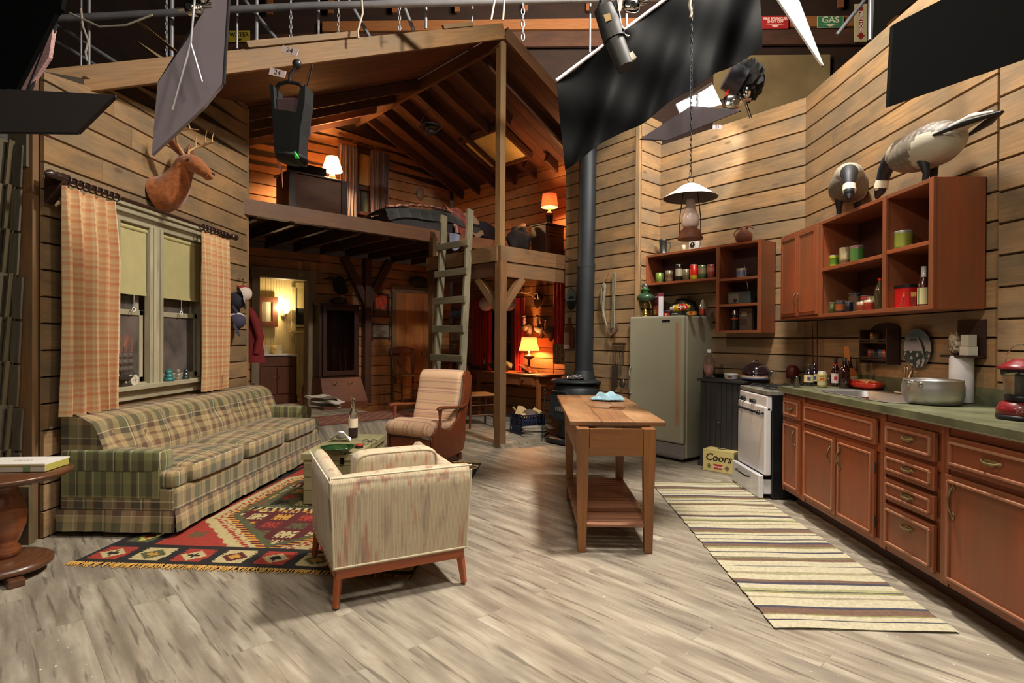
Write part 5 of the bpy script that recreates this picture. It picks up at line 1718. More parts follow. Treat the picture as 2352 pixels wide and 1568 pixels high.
def oval_plate(loc, axis_y, w, h, lab, marlin, rz=0):
 """oval plate facing local -X"""
 o = thing('wall_plate', lab, 'plate', loc, rz)
 mb = MB(); mb.T = Matrix(((0,0,-1,0),(1,0,0,0),(0,1,0,0),(0,0,0,1)))
 SKY, SEA, WH, DK = c(84,100,110), c(52,66,70), c(170,165,160), c(36,42,44)
 def cf(u, v):
  a, r = 2 * PI * u, v
  x, y = r * math.cos(a), r * math.sin(a)      # -1..1
  if r > .95: return c(70,60,46)
  if marlin:
   X = -x
   xc = .02 + .42 * math.sin(max(0, min(1.2,.5 - y)) * 1.5) ** .8
   w_ = .15 * max(0,1 - abs((.15 - y) / .72) ** 2)
   if -.55 < y < .55 and abs(X - xc) < w_: return DK if X > xc - .3 * w_ else c(140,142,136)
   if abs(y - .46 - .25 * (X + .1) * 0 - .06 * X) < .022 and -.5 < X < .1: return DK
   if y < -.12: return WH if (math.sin(11 * x + 7 * y) * math.cos(9 * y - 4 * x) > .55) or (X > -.1 and y < -.55 and math.sin(20 * x + 5 * y) > .2) else SEA
   if abs(y + .1) < .03: return WH
   return tuple(SKY[q] * (1 - .4 * y) + c(170,140,136)[q] * max(0,.5 - abs(y)) * 1.2 for q in range(3))
  d = math.hypot(x / .62,(y - .0) / .3)
  if d < 1 and y > -.12: return DK if y > .05 else c(100,106,100)
  if y < -.15: return c(34,40,36)
  return c(92,108,110)
 mb.grid(lambda u, v: (w / 2 * v * math.cos(2 * PI * u), h / 2 * v * math.sin(2 * PI * u),.012 + .010 * (v ** 4) - (.004 if v < .01 else 0)),72,40, colfn=cf)
 mb.build('plate_face', paint('glaze', .25, coat=.6), o)
 mb = MB(); mb.T = Matrix(((0,0,-1,0),(1,0,0,0),(0,1,0,0),(0,0,0,1)))
 mb.grid(lambda u, v: (w / 2 * (1 - .15 * v) * math.cos(-2 * PI * u), h / 2 * (1 - .15 * v) * math.sin(-2 * PI * u),.022 - .021 * v),48,3, col=c(60,52,40)); mb.build('rim', paint('glaze', .25, coat=.6), o)
 return o
pz_ = on_x(2113,800, WXK)
oval_plate((WXK, pz_.y, pz_.z),0,(on_x(2080,800, WXK).y - on_x(2147,800, WXK).y), on_x(2113,755, WXK).z - on_x(2113,847, WXK).z, 'oval plate painted with a leaping marlin on the kitchen wall', True)
def smallshelf():
 y0, y1 = on_x(2242,780, WXK - .06).y, on_x(2180,780, WXK - .06).y
 z0 = on_x(2212,815, WXK - .06).z; z1 = on_x(2212,742, WXK - .06).z
 o = thing('wall_shelf', 'small dark open wall shelf above the paper towel', 'shelf', (WXK, (y0 + y1) / 2, z0))
 dkw = plain('dark_rack_wood', c(52,32,22),.6)
 W = y1 - y0; H = z1 - z0
 mb = MB(); mb.box(-.006,0, H / 2,.010, W, H + .04); mb.box(-.06,0,-.008,.11, W, .014); mb.build('shelf_body', dkw, o)
 mb = MB(); mb.ball(0,0,.055,.035,.035,.058,22,14, f=lambda x, y, z: 1 + .06 * math.sin(9 * z) + .05 * math.sin(8 * math.atan2(y, x)), col=lambda x, y, z: c(188,170,140) if math.sin(300 * y + 90 * z) * math.sin(230 * z) > -.1 else c(120,100,80)); mb.ball(-.01,-.0,.10,.026,.03,.028,16,10, col=c(190,174,146))
 for s in (-1,1): mb.ball(-.03, s * .010,.105,.005,.006,.006,8,6, c(20,20,20)); mb.ball(-.01, s * .02,.127,.006,.007,.01,8,6, c(180,160,130))
 one(mb, 'owl_figurine', paint('glaze', .4), 'speckled cream owl figurine on the small dark wall shelf', 'figurine', (WXK - .06, o.location.y + W * .24, z0))
 t = thing('napkin_holder', 'plain white tapered box on the small dark wall shelf', 'box', (WXK - .06, o.location.y - W * .24, z0))
 mb = MB(); mb.prism([(-.028,-.034),(.028,-.034),(.028,.034),(-.028,.034)],0,.05, col=c(200,196,180)); mb.build('lower_half', paint('card', .7), t, bevel=.002)
 mb = MB(); mb.box(0,0,.085,.05,.058,.068, col=c(176,172,156)); mb.build('upper_half', paint('card', .7), t, bevel=.002)
smallshelf()
# ---- upper cabinets
def open_cabinet(o, L, D, H, uprights, shelves, mat=RED, back=True):
 """local: X along the length, Y towards the wall (0 = front), Z up. uprights: [(x, z0, z1)], shelves [(x0,x1,z)]"""
 t = .02
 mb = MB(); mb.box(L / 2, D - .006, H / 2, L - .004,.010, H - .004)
 if back: mb.build('back_panel', RED_SHADE, o)
 for (x, z0, z1) in uprights:
  mb = MB(); mb.box(x, D / 2,(z0 + z1) / 2, t, D - .012, z1 - z0, grain=2); mb.box(x, -.008,(z0 + z1) / 2,.038,.018, z1 - z0, grain=2); mb.build('upright', mat, o, bevel=.002)
 for (x0, x1, z) in shelves:
  mb = MB(); mb.box((x0 + x1) / 2, D / 2 - .004, z, x1 - x0 - t, D - .02, t, grain=0); mb.box((x0 + x1) / 2,-.006, z, x1 - x0 - .03,.012,.026, grain=0); mb.build('shelf', mat, o, bevel=.002)
# kitchen wall unit (axis along Y; local x runs from far to near)
UX = 2.33
uy0 = on_x(1799,600, UX).y; uy1 = on_x(1888,600, UX).y; uy2 = on_x(2036,600, UX).y; uy3 = on_x(2147,600, UX).y
UZ0, UZ1 = 1.485,2.245
def wall_cab():
 L = uy0 - uy3
 o = bpy.data.objects.new('wall_cabinet', None); COL.objects.link(o)
 o.location = (UX, uy0, UZ0); o.rotation_euler = (0,0, R(-90))
 tag(o, 'long red wall cabinet with two doors and open shelves above the counter', 'cabinet')
 D = .29; H = UZ1 - UZ0
 a, b = uy0 - uy1, uy0 - uy2
 open_cabinet(o, L, D, H, [(.01,0, H),(a, .0, H),(b, 0, H),(L - .01,0, H)],[(0, L, .012),(0, L, H - .012),(a, b, H * .49),(b, L, H * .51)])
 for (x0, x1, hs) in ((.02, a / 2 - .002,1),(a / 2 + .002, a - .02,-1)):
  mb = MB(); mb.box((x0 + x1) / 2,-.022, H / 2, x1 - x0,.016, H - .05, grain=2)
  dr = mb.build('door', RED, o, bevel=.002)
  mb = MB(); i = .035
  for zz in (i + .02, H - i - .02): mb.beam((x0 + i, -.032, zz),(x1 - i, -.032, zz),.008,.008)
  for xx in (x0 + i, x1 - i): mb.beam((xx, -.032, i + .02),(xx, -.032, H - i - .02),.008,.008)
  mb.build('moulding', RED, dr)
  xh = x1 - .03 if hs > 0 else x0 + .03
  mb = MB(); mb.tube([(xh, -.03,.22),(xh, -.045,.205),(xh, -.05,.17),(xh, -.045,.135),(xh, -.03,.12)],.0045,8); mb.build('pull_handle', BRASS, dr)
wall_cab()
# range wall frame: u from K1 towards K2, d out of the wall
ru = (Vector((K2[0], K2[1],0)) - Vector((K1[0], K1[1],0))).normalized()
rn = Vector((-ru.y, ru.x, 0))           # points into the room
def RW(u, d, z): return Vector((K1[0], K1[1],0)) + ru * u + rn * d + Z * z
RC = (Vector((K1[0], K1[1],0))).dot(rn)
def on_rw(px, py, d): return on_pl(px, py, rn.x, rn.y, RC + d)
def ru_of(p): return (Vector((p.x, p.y, 0)) - Vector((K1[0], K1[1],0))).dot(ru)
rang = math.atan2(ru.y, ru.x)
CD = .30
v0, v1, v2 = ru_of(on_rw(1748,660, CD)), ru_of(on_rw(1650,660, CD)), ru_of(on_rw(1484,600, CD))
RZ0, RZm, RZ1 = on_rw(1700,764, CD).z, on_rw(1570,646, CD).z, on_rw(1745,550, CD).z
def range_cab():
 L = v2 - v0
 o = bpy.data.objects.new('wall_cabinet', None); COL.objects.link(o)
 p = RW(v2, CD, RZ0)
 o.location = p; o.rotation_euler = (0,0, math.atan2(-ru.y, -ru.x))     # local x from far to near, y into the wall
 tag(o, 'red open wall shelf unit over the refrigerator with a lower compartment for the radio', 'cabinet')
 H = RZ1 - RZ0; m = RZm - RZ0
 a = v2 - v1
 D = .27
 open_cabinet(o, L, D, H, [(.01, m - .01, H),(a, 0, H),(L - .01,0, H)],
     [(0, L, H - .012),(0, a, m),(a, L, .012),(a, L, H * .31),(a, L, H * .60)], back=False)
 mb = MB(); mb.box(a / 2, D - .006,(m + H) / 2, a, .010, H - m); mb.box((a + L) / 2, D - .006, H / 2, L - a, .01, H); mb.build('back_panel', RED_SHADE, o)
 return H
RH = range_cab()
def can(loc, r, h, body, lid, lab, bands=(), group='cans on the red shelves', name='food_can', cat='can'):
 o = thing(name, lab, cat, loc, rng.uniform(0,6), group)
 zz = [0,.004] + [.004 + (h - .008) * k for k in [b[0] for b in bands]] + [h - .004, h]
 prof = [(0,0),(r * .96,0),(r * .96,.003)]
 cols = [lid, lid]
 zc, cc = .004, body
 prof.append((r, .004)); cols.append(lid)
 for (f, col_) in bands:
  z_ = .004 + (h - .008) * f
  prof.append((r, z_)); cols.append(cc); cc = col_
 prof.append((r, h - .004)); cols.append(cc)
 prof += [(r * .96, h - .003),(r * .96, h),(0, h - .002)]; cols += [lid] * 3
 k = len(prof) - 1
 mb = MB(); mb.lathe(prof, 22, cols=cols[:k]); mb.build('can_body', paint('tin', .35,.3), o)
 return o
TINL = c(170,168,160)
# eight on the long shelf over the refrigerator
us = [(1514,.037,.085, c(110,130,54), 'green can, leftmost on the shelf over the refrigerator', ()),
  (1536,.036,.095, c(120,104,76), 'brownish vegetable can second on the shelf over the refrigerator', ((.3, c(96,70,50)),(.7, c(120,110,80)))),
  (1559,.034,.135, c(40,34,26), 'tall dark glass jar with a pale label over the refrigerator', ((.3, c(186,178,150)),(.75, c(40,34,28)))),
  (1575,.033,.09, c(104,98,72), 'dull green can just right of the tall jar', ((.5, c(120,108,80)),)),
  (1593,.037,.12, c(200,180,50), 'bright red can with a yellow base over the refrigerator', ((.28, c(196,34,24)),)),
  (1612,.036,.108, c(80,104,60), 'green and tan can right of the bright red one', ((.4, c(150,126,100)),(.8, c(90,110,70)))),
  (1632,.034,.105, c(150,70,54), 'pinkish red can, rightmost on the shelf over the refrigerator', ((.5, c(176,110,92)),(.8, c(150,60,46))))]
for px, r, h, col_, lab, bd in us:
 u = ru_of(on_rw(px, 650, CD - .07))
 q = RW(u, CD - .075, RZm + .011)
 can(q, r * 1.2, h * 1.4, col_, TINL, lab, bd)
u = ru_of(on_rw(1702,628, CD - .09))
can(RW(u, CD - .10, RZ0 + RH * .60 + .011),.052,.10, c(170,150,120), TINL, 'wide tin with a blue and white label above the radio', ((.2, c(110,110,140)),(.8, c(170,150,110))), group='tins over the radio')
def radio():
 u = ru_of(on_rw(1699,680, CD - .08))
 o = thing('radio', 'grey portable radio with a raised antenna on the red shelf', 'radio', RW(u, CD - .11, RZ0 + RH * .31 + .011), math.atan2(-ru.y, -ru.x))
 mb = MB(); mb.box(0,0,.065,.25,.10,.125, col=c(60,66,62)); mb.build('radio_body', paint('radio_plastic', .45,.2), o, bevel=.006)
 mb = MB(); mb.box(-.055,-.052,.06,.11,.004,.095, col=c(110,100,86)); mb.cyl((-.035,-.054,.04),(-.035,-.064,.04),.018, seg=18, col=c(24,22,20)); mb.build('tuning_panel', paint('radio_plastic', .45,.2), o)
 mb = MB(); mb.cyl((.10,-.04,.12),(.055,-.045,.40),.0018, seg=6); mb.ball(.055,-.045,.40,.004,.004,.004,8,6); mb.build('antenna', CHROME, o)
radio()
def thermos():
 u = ru_of(on_rw(1686,735, CD - .09))
 q = RW(u, CD - .10, RZ0 + .023)
 o = thing('thermos', 'black thermos flask with an orange band and silver cup on the lowest red shelf', 'flask', q)
 mb = MB(); mb.lathe([(0,0),(.037,0),(.038,.01),(.038,.115),(.038,.13),(.036,.15),(.030,.16)],22, cols=[c(20,20,20)] * 3 + [c(190,70,30)] + [c(20,20,20)] * 2); mb.build('flask_body', paint('radio_plastic', .45,.2), o)
 mb = MB(); mb.lathe([(.031,.16),(.030,.20),(.026,.218),(0,.221)],22); mb.build('cup', CHROME, o)
 b = RW(u - .09, CD - .17, RZ0 + .023)
 mb = MB(); mb.box(0,0,.115,.14,.05,.225, col=c(104,84,66)); mb.box(-.01,-.026,.17,.06,.002,.05, col=c(160,140,116)); mb.box(-.02,-.026,.09,.08,.002,.06, col=c(80,60,50))
 one(mb, 'cardboard_box', paint('card', .7), 'upright tan carton behind the thermos flask', 'carton', b, math.atan2(-ru.y, -ru.x))
thermos()
# on top of the range-wall unit
def topthings():
 zt = RZ1 + .003
 u = ru_of(on_rw(1522,560, CD - .15)); q = RW(u, .14, zt)
 o = thing('pewter_tankard', 'tall dark metal tankard at the far end on top of the red shelf unit', 'tankard', q)
 mb = MB(); mb.lathe([(0,0),(.055,0),(.055,.01),(.045,.03),(.042,.10),(.046,.17),(.05,.185),(.044,.185),(.04,.02),(0,.015)],24); mb.build('tankard_body', plain('dark_pewter', c(70,70,66),.35,.8), o)
 mb = MB(); mb.tube([(.045,0,.16),(.08,0,.15),(.085,0,.10),(.06,0,.05),(.045,0,.045)],.006,8); mb.build('handle', plain('dark_pewter', c(70,70,66),.35,.8), o)
 u = ru_of(on_rw(1596,555, CD - .1)); q = RW(u, CD - .10, zt)
 o = thing('kitchen_scale', 'small white box with a round black dial on top of the red shelf unit', 'scale', q, math.atan2(-ru.y, -ru.x))
 mb = MB(); mb.box(0,0,.055,.10,.08,.105, col=c(196,190,180)); mb.build('scale_body', paint('cream_metal', .4), o, bevel=.006)
 mb = MB(); mb.cyl((.0,-.041,.055),(.0,-.046,.055),.028, seg=24, col=c(30,30,34)); mb.box(0,-.047,.062,.006,.002,.022, col=c(220,210,200)); mb.build('dial', paint('cream_metal', .4), o)
 mb = MB(); mb.tube([(.05,0,.03),(.068,0,.04),(.068,0,.12),(.05,0,.13),(.02,0,.13)],.005,8); mb.build('wire_arm', CHROME, o)
 u = ru_of(on_rw(1570,560, CD - .1)); q = RW(u, CD - .10, zt)
 mb = MB(); mb.box(0,0,.006,.07,.06,.012, col=c(196,186,170)); mb.lathe([(0,.012),(.022,.012),(.024,.04),(.02,.075),(0,.078)],16, col=c(180,170,150))
 one(mb, 'salt_cellar', paint('cream_metal', .4), 'short cream pot on a square base beside the small scale', 'pot', q, math.atan2(-ru.y, -ru.x))
 u = ru_of(on_rw(1706,545, CD - .1)); q = RW(u, CD - .12, zt)
 o = thing('clay_jug', 'round brown clay jug with a spout on top of the red shelf unit', 'jug', q, math.atan2(-ru.y, -ru.x))
 cl = plain('brown_clay', c(112,62,44),.55,0,.1,8)
 mb = MB(); mb.lathe([(0,0),(.05,0),(.075,.03),(.084,.065),(.076,.10),(.045,.13),(.030,.145),(.034,.165),(.028,.165),(.022,.14),(0,.13)],30); mb.build('jug_body', cl, o)
 mb = MB(); mb.tube([(.02,0,.15),(.05,0,.168),(.09,0,.155),(.105,0,.135)],[.014,.012,.009,.006],10); mb.build('spout', cl, o)
 mb = MB(); mb.tube([(-.03,0,.155),(-.075,0,.15),(-.11,0,.12),(-.10,0,.08),(-.078,0,.07)],.006,8); mb.build('handle', cl, o)
topthings()
# ---- cans in the kitchen-wall unit
def kcan(px, shelfz, r, h, body, lab, bands=(), x=UX + .09, **k):
 y = on_x(px, 650, x).y
 return can(Vector((x, y, shelfz)), r, h, body, TINL, lab, bands, **k)
H_ = UZ1 - UZ0
sA, sB, sC = UZ0 + .024, UZ0 + H_ * .49 + .012, UZ0 + H_ * .51 + .012
kcan(1917, sB, .040,.105, c(150,160,44), 'yellow-green can on the upper shelf of the long cabinet', ((.3, c(90,130,40)),(.8, c(170,170,60))), group='cans on the upper shelves of the long cabinet')
kcan(1943, sB, .046,.140, c(150,140,110), 'big beige can on the upper shelf, middle of three', ((.05, c(110,84,60)),(.3, c(160,146,110))), group='cans on the upper shelves of the long cabinet')
kcan(1968, sB, .046,.130, c(120,96,86), 'big can with a green stripe on the upper shelf, nearest of three', ((.1, c(90,140,70)),(.85, c(130,100,90))), group='cans on the upper shelves of the long cabinet')
kcan(2074, sC, .052,.125, c(110,130,50), 'green and yellow can alone on the upper right shelf', ((.15, c(140,150,60)),(.9, c(130,130,110))), group='cans on the upper shelves of the long cabinet')
kcan(1913, sA, .041,.095, c(84,96,50), 'dark green can, farthest on the bottom shelf of the long cabinet', ((.4, c(110,110,60)),))
kcan(1933, sA, .041,.100, c(60,60,56), 'can with a fruit label, second on the bottom shelf of the long cabinet', ((.2, c(176,96,50)),(.75, c(60,66,70))))
kcan(1950, sA, .028,.085, c(40,44,56), 'slim dark tin third on the bottom shelf of the long cabinet', ())
kcan(1966, sA, .050,.150, c(96,92,84), 'large clear plastic jar with a dark lid on the bottom shelf', ((.05, c(110,90,76)),(.85, c(60,56,54))), x=UX + .15, name='plastic_jar', cat='jar', group='jars on the bottom shelf')
kcan(1981, sA, .036,.07, c(170,90,60), 'small orange tub in front of the large plastic jar', ((.7, c(190,160,130)),), x=UX + .07)
kcan(1990, sA, .038,.125, c(160,150,110), 'tall tin with a red cap on the bottom shelf of the long cabinet', ((.75, c(176,60,50)),), x=UX + .17)
kcan(1998, sA, .036,.075, c(176,70,50), 'small red tub on the bottom shelf of the long cabinet', ((.8, c(200,170,150)),), x=UX + .06)
kcan(2004, sA, .033,.11, c(170,160,130), 'pale can behind the small red tub', ((.5, c(190,180,140)),), x=UX + .14)
kcan(2012, sA, .033,.105, c(170,168,70), 'yellow can beside the soda bottle', ((.5, c(150,150,90)),), x=UX + .12)
def soda():
 y = on_x(2021,680, UX + .08).y
 o = thing('soda_bottle', 'clear plastic bottle with a red cap against the cabinet divider', 'bottle', (UX + .08, y, sA))
 mb = MB(); mb.lathe([(0,0),(.03,0),(.034,.01),(.031,.06),(.035,.10),(.030,.15),(.013,.19),(.012,.205)],22); mb.build('bottle_body', plain('clear_soda_plastic', c(96,84,60),.1,0,.2,30, trans=.5), o)
 mb = MB(); mb.lathe([(.0145,.203),(.0145,.222),(0,.223)],16); mb.build('cap', plain('red_cap', c(190,40,20),.4), o)
soda()
def coffee_tub():
 x = UX + .11
 y = on_x(2087,690, x).y
 o = thing('coffee_tub', 'large red plastic coffee tub with a black lid on the bottom shelf', 'tub', (x, y, sA))
 rp = plain('red_tub_plastic', c(186,26,22),.35,0,.06,6, coat=.3)
 mb = MB()
 def pr(s_): return [(s_ * .068 * math.copysign(abs(math.cos(a)) ** .6, math.cos(a)), s_ * .072 * math.copysign(abs(math.sin(a)) ** .6, math.sin(a))) for a in [2 * PI * i / 28 for i in range(28)]]
 mb.prism(pr(1),0,.13, smooth=False); mb.build('tub_body', rp, o, bevel=.004)
 mb = MB(); mb.prism(pr(1.03),.131,.148); mb.build('lid', plain('black_lid', c(26,24,26),.4), o, bevel=.003)
 a = math.atan2(-y, -x)
 M = Matrix.Rotation(a, 4, 'Z') @ Matrix.Translation((.073,0,.062)) @ Matrix.Rotation(R(90),4, 'Z') @ Matrix.Rotation(R(90),4, 'X')
 mb = MB(); mb.T = M; mb.prism([(-.05,-.05),(.035,-.05),(.045,.038),(-.03,.045)],0,.002, col=c(170,40,30)); mb.prism([(-.03,.01),(.038,.01),(.04,.035),(-.024,.04)],.002,.003, col=c(206,160,60)); mb.prism([(-.03,-.03),(.03,-.036),(.034,.008),(-.03,.004)],.002,.003, col=c(130,34,24)); mb.build('label', paint('paper', .7), o)
 mb = MB(); mb.box(.0,.074,.075,.03,.006,.085, col=(.5,.4,.4)); mb.build('grip', rp, o)
 bx = UX + .07
 yb_ = on_x(2121,690, bx).y
 o2 = thing('hot_sauce_bottle', 'dark sauce bottle with a cream label and white neck beside the coffee tub', 'bottle', (bx, yb_, sA))
 mb = MB(); mb.lathe([(0,0),(.029,0),(.031,.008),(.031,.13),(.018,.17),(.0145,.18),(.0145,.245),(0,.246)],22, cols=[c(60,20,14)] * 4 + [c(60,20,14)] + [c(196,190,176)] * 2); mb.build('bottle_body', paint('glaze', .25, coat=.6), o2)
 mb = MB(); mb.lathe([(.0316,.015),(.0316,.115)],24, cols=[lambda i, n: c(196,190,140) if i % 6 else c(96,120,60)]); mb.build('label', paint('paper', .7), o2)
 mb = MB(); mb.box(0,0,.085,.014,.075,.17, col=c(70,80,150)); mb.box(-.0072,0,.04,.001,.06,.05, col=c(220,220,226)); mb.box(-.0072,-.01,.11,.001,.03,.08, col=c(160,170,210))
 mb.box(-.0072,.036,.085,.001,.004,.17, col=c(230,230,230)); mb.box(-.0072,-.036,.085,.001,.004,.17, col=c(230,230,230))
 one(mb, 'cracker_box', paint('card', .7), 'thin blue and white box leaning against the cabinet end', 'box', (UX + .06, uy3 + .085, sA + .002), rot=(R(14),0,0))
coffee_tub()
# glass jug at the dark end of the upper shelf
mb = MB(); mb.lathe([(0,0),(.04,0),(.042,.01),(.042,.09),(.015,.14),(.014,.18),(0,.18)],20)
one(mb, 'green_bottle', plain('dark_green_glass', c(24,44,34),.15, coat=.5), 'dark green bottle in the shadow at the end of the upper right shelf', 'bottle', (UX + .10, uy3 + .075, sC))
def goose():
 o = thing('goose_decoy', 'larger-looking Canada goose decoy bending its neck, nearest on the long wall cabinet', 'goose decoy', (2.43,3.52, UZ1 + .002), R(92), 'goose decoys on the wall cabinet')
 def bc(x, y, z):
  if z > .275 + .10 * (x + .1) and x < .17: return c(74,64,56) if math.sin(110 * x + 60 * z) > -.3 else c(120,108,96)
  if x < -.0 - (z - .2) * .6: return c(174,166,148)
  return c(104,95,82) if math.sin(120 * x) > -.5 else c(118,108,94)
 mb = MB()
 mb.ball(-.02,0,.235,.34,.135,.128,72,44, bc, f=lambda x, y, z: (1 - .42 * max(0,-x - .15) ** 1.1) * (1 + .05 * x))
 mb.tube([(.22,0,.27),(.29,0,.27),(.33,0,.25)],[.10,.078,.056],16, c(150,140,124))
 mb.build('body', paint('decoy_paint', .6, bump=.15, bscale=40), o)
 mb = MB(); mb.tube([(-.20,0,.27),(-.34,0,.28),(-.46,0,.262)],[.055,.05,.015],10, c(190,180,166), flat=.5)
 mb.tube([(-.16,.10,.245),(-.34,.06,.25),(-.50,.0,.245)],[.012,.028,.012],8, c(24,22,24), flat=.6); mb.tube([(-.16,-.10,.245),(-.34,-.06,.25),(-.50,.0,.245)],[.012,.028,.012],8, c(24,22,24), flat=.6); mb.build('tail', paint('decoy_paint', .6, bump=.15, bscale=40), o)
 mb = MB(); nk_ = c(20,22,30)
 mb.tube([(.30,0,.272),(.37,0,.255),(.415,0,.205),(.44,0,.15)],[.062,.052,.044,.038],16, nk_)
 mb.tube([(.44,0,.152),(.455,0,.105)],[.040,.044],16, c(214,206,180)); mb.ball(.463,0,.095,.042,.034,.042,16,10, nk_); mb.tube([(.475,0,.08),(.495,0,.050),(.505,0,.040)],[.03,.016,.006],10, nk_)
 for s in (-1,1): mb.ball(.456, s * .029,.108,.024,.012,.024,10,6, c(214,206,180))
 mb.build('neck_and_head', paint('decoy_paint', .6, bump=.15, bscale=40), o)
 for s in (-1,1):
  mb = MB(); mb.tube([(.02 - .04 * s, s * .06,.15),(.0 - .05 * s, s * .06,.06),(.01 - .05 * s, s * .06,.008)],[.034,.018,.016],10, nk_); mb.cushion(.035 - .05 * s, s * .06,.007,.10,.05,.012,.5, seg=12, rings=6, col=c(110,108,104)); mb.build('leg', paint('decoy_paint', .6, bump=.15, bscale=40), o)
 dup(o, (2.46,4.46, UZ1 + .002), R(-118), 'goose decoy facing the room head-on, farthest on the long wall cabinet')
goose()
o = thing('wall_cabinet', 'sliver of a red wall cabinet at the right edge above the camping lantern', 'cabinet', (2.62,2.55,1.62))
mb = MB(); mb.box(0,-.25,.35,.28,.50,.02, col=(1,1,1)); mb.box(0,-.25,.01,.28,.50,.02); mb.box(0,.0,.18,.28,.02,.36); mb.box(.135,-.25,.18,.01,.48,.34)
mb.build('carcass', RED, o)
o = thing('fishing_rods', 'two thin dark fishing rods leaning in the corner beyond the counter', 'fishing rods', (2.56,5.12,.0))
for (x, y, x2, y2) in ((0,0,.03,.14),(-.02,-.07,.02,.03)):
 mb = MB(); mb.cyl((x, y, .004),(x2, y2,1.46),.009,.004, seg=8); mb.cyl((x, y, .01),(x + (x2 - x) * .2, y + (y2 - y) * .2,.30),.014, seg=8); mb.build('rod', BRW_, o)
mb = MB(); mb.lathe([(0,0),(.05,0),(.055,.02),(.055,.09),(.04,.12),(0,.13)],20)
one(mb, 'tin_canister', plain('dark_red_tin', c(90,26,20),.4), 'dark red canister at the far end of the counter', 'canister', (2.52, on_x(1820,860,2.52).y, CT))
# ================================================================ work table, range, refrigerator, wood stove
TBW = wood('honey_table_wood', c(160,104,52), c(124,76,36), c(134,88,48),.42, knots=.5, stain=.4, stainc=c(84,52,30), coat=.2)
TBT = wood('worn_table_top', c(160,112,70), c(116,76,46), c(178,138,98),.5, knots=.5, stain=.5, stainc=c(92,60,38), coat=.15)
SLW = wood('slat_wood', c(170,120,88), c(130,84,58), c(148,104,80),.6, stain=.4, stainc=c(96,60,42))
TZ = .79
tc = [on_z(1321,968, TZ), on_z(1523,966, TZ), on_z(1432,907, TZ), on_z(1272,907, TZ)]
tx0, tx1 = (tc[0].x + tc[3].x) / 2,(tc[1].x + tc[2].x) / 2
ty0, ty1 = (tc[0].y + tc[1].y) / 2,(tc[2].y + tc[3].y) / 2
la, lb_ = on_z(1337,1268), on_z(1488,1268)
lc = on_z(1308,1148)
def worktable():
 cx, cy = (tx0 + tx1) / 2,(ty0 + ty1) / 2
 o = thing('work_table', 'worn honey-coloured wooden work table with a slatted lower shelf', 'table', (cx, cy, 0))
 hx, hy = (tx1 - tx0) / 2,(ty1 - ty0) / 2
 x0, x1 = la.x - cx, lb_.x - cx
 y0, y1 = la.y - cy + .02, lc.y - cy
 mb = MB()
 for k in range(3):
  a, b = -hx + 2 * hx * k / 3,-hx + 2 * hx * (k + 1) / 3
  mb.box((a + b) / 2,0, TZ - .016, b - a + .0002,2 * hy + [.0,.003,-.002][k],.030, grain=1, tint=.03)
 mb.build('tabletop', TBT, o, bevel=.006)
 for (x, y) in ((x0, y0),(x1, y0),(x0, y1),(x1, y1)):
  mb = MB(); mb.box(x, y, (TZ - .032) / 2,.078,.078, TZ - .032, grain=2, taper=None)
  mb.v = [((vx - x) * (1 if vz > .3 else .62) + x, (vy - y) * (1 if vz > .3 else .62) + y, vz) for vx, vy, vz in mb.v]
  mb.build('leg', TBW, o, bevel=.004)
 mb = MB()
 mb.box((x0 + x1) / 2, y0 - .028, TZ - .115, x1 - x0 - .08,.022,.165, grain=0); mb.box((x0 + x1) / 2, y1 + .028, TZ - .115, x1 - x0 - .08,.022,.165, grain=0)
 mb.box(x0 - .028,(y0 + y1) / 2, TZ - .115,.022, y1 - y0 - .08,.165, grain=1); mb.box(x1 + .028,(y0 + y1) / 2, TZ - .115,.022, y1 - y0 - .08,.165, grain=1)
 mb.build('apron', TBW, o, bevel=.002)
 mb = MB()
 for x in (x0 - .005, x1 + .005): mb.box(x, (y0 + y1) / 2,.135,.028, y1 - y0,.035, grain=1)
 k = y0 - .02
 while k < y1 + .02:
  mb.box((x0 + x1) / 2, k + .03,.163, x1 - x0 + .06,.052,.018, grain=0, tint=.12)
  k += .066
 mb.build('slatted_shelf', SLW, o, bevel=.002)
worktable()
TZZ = TZ + .0035
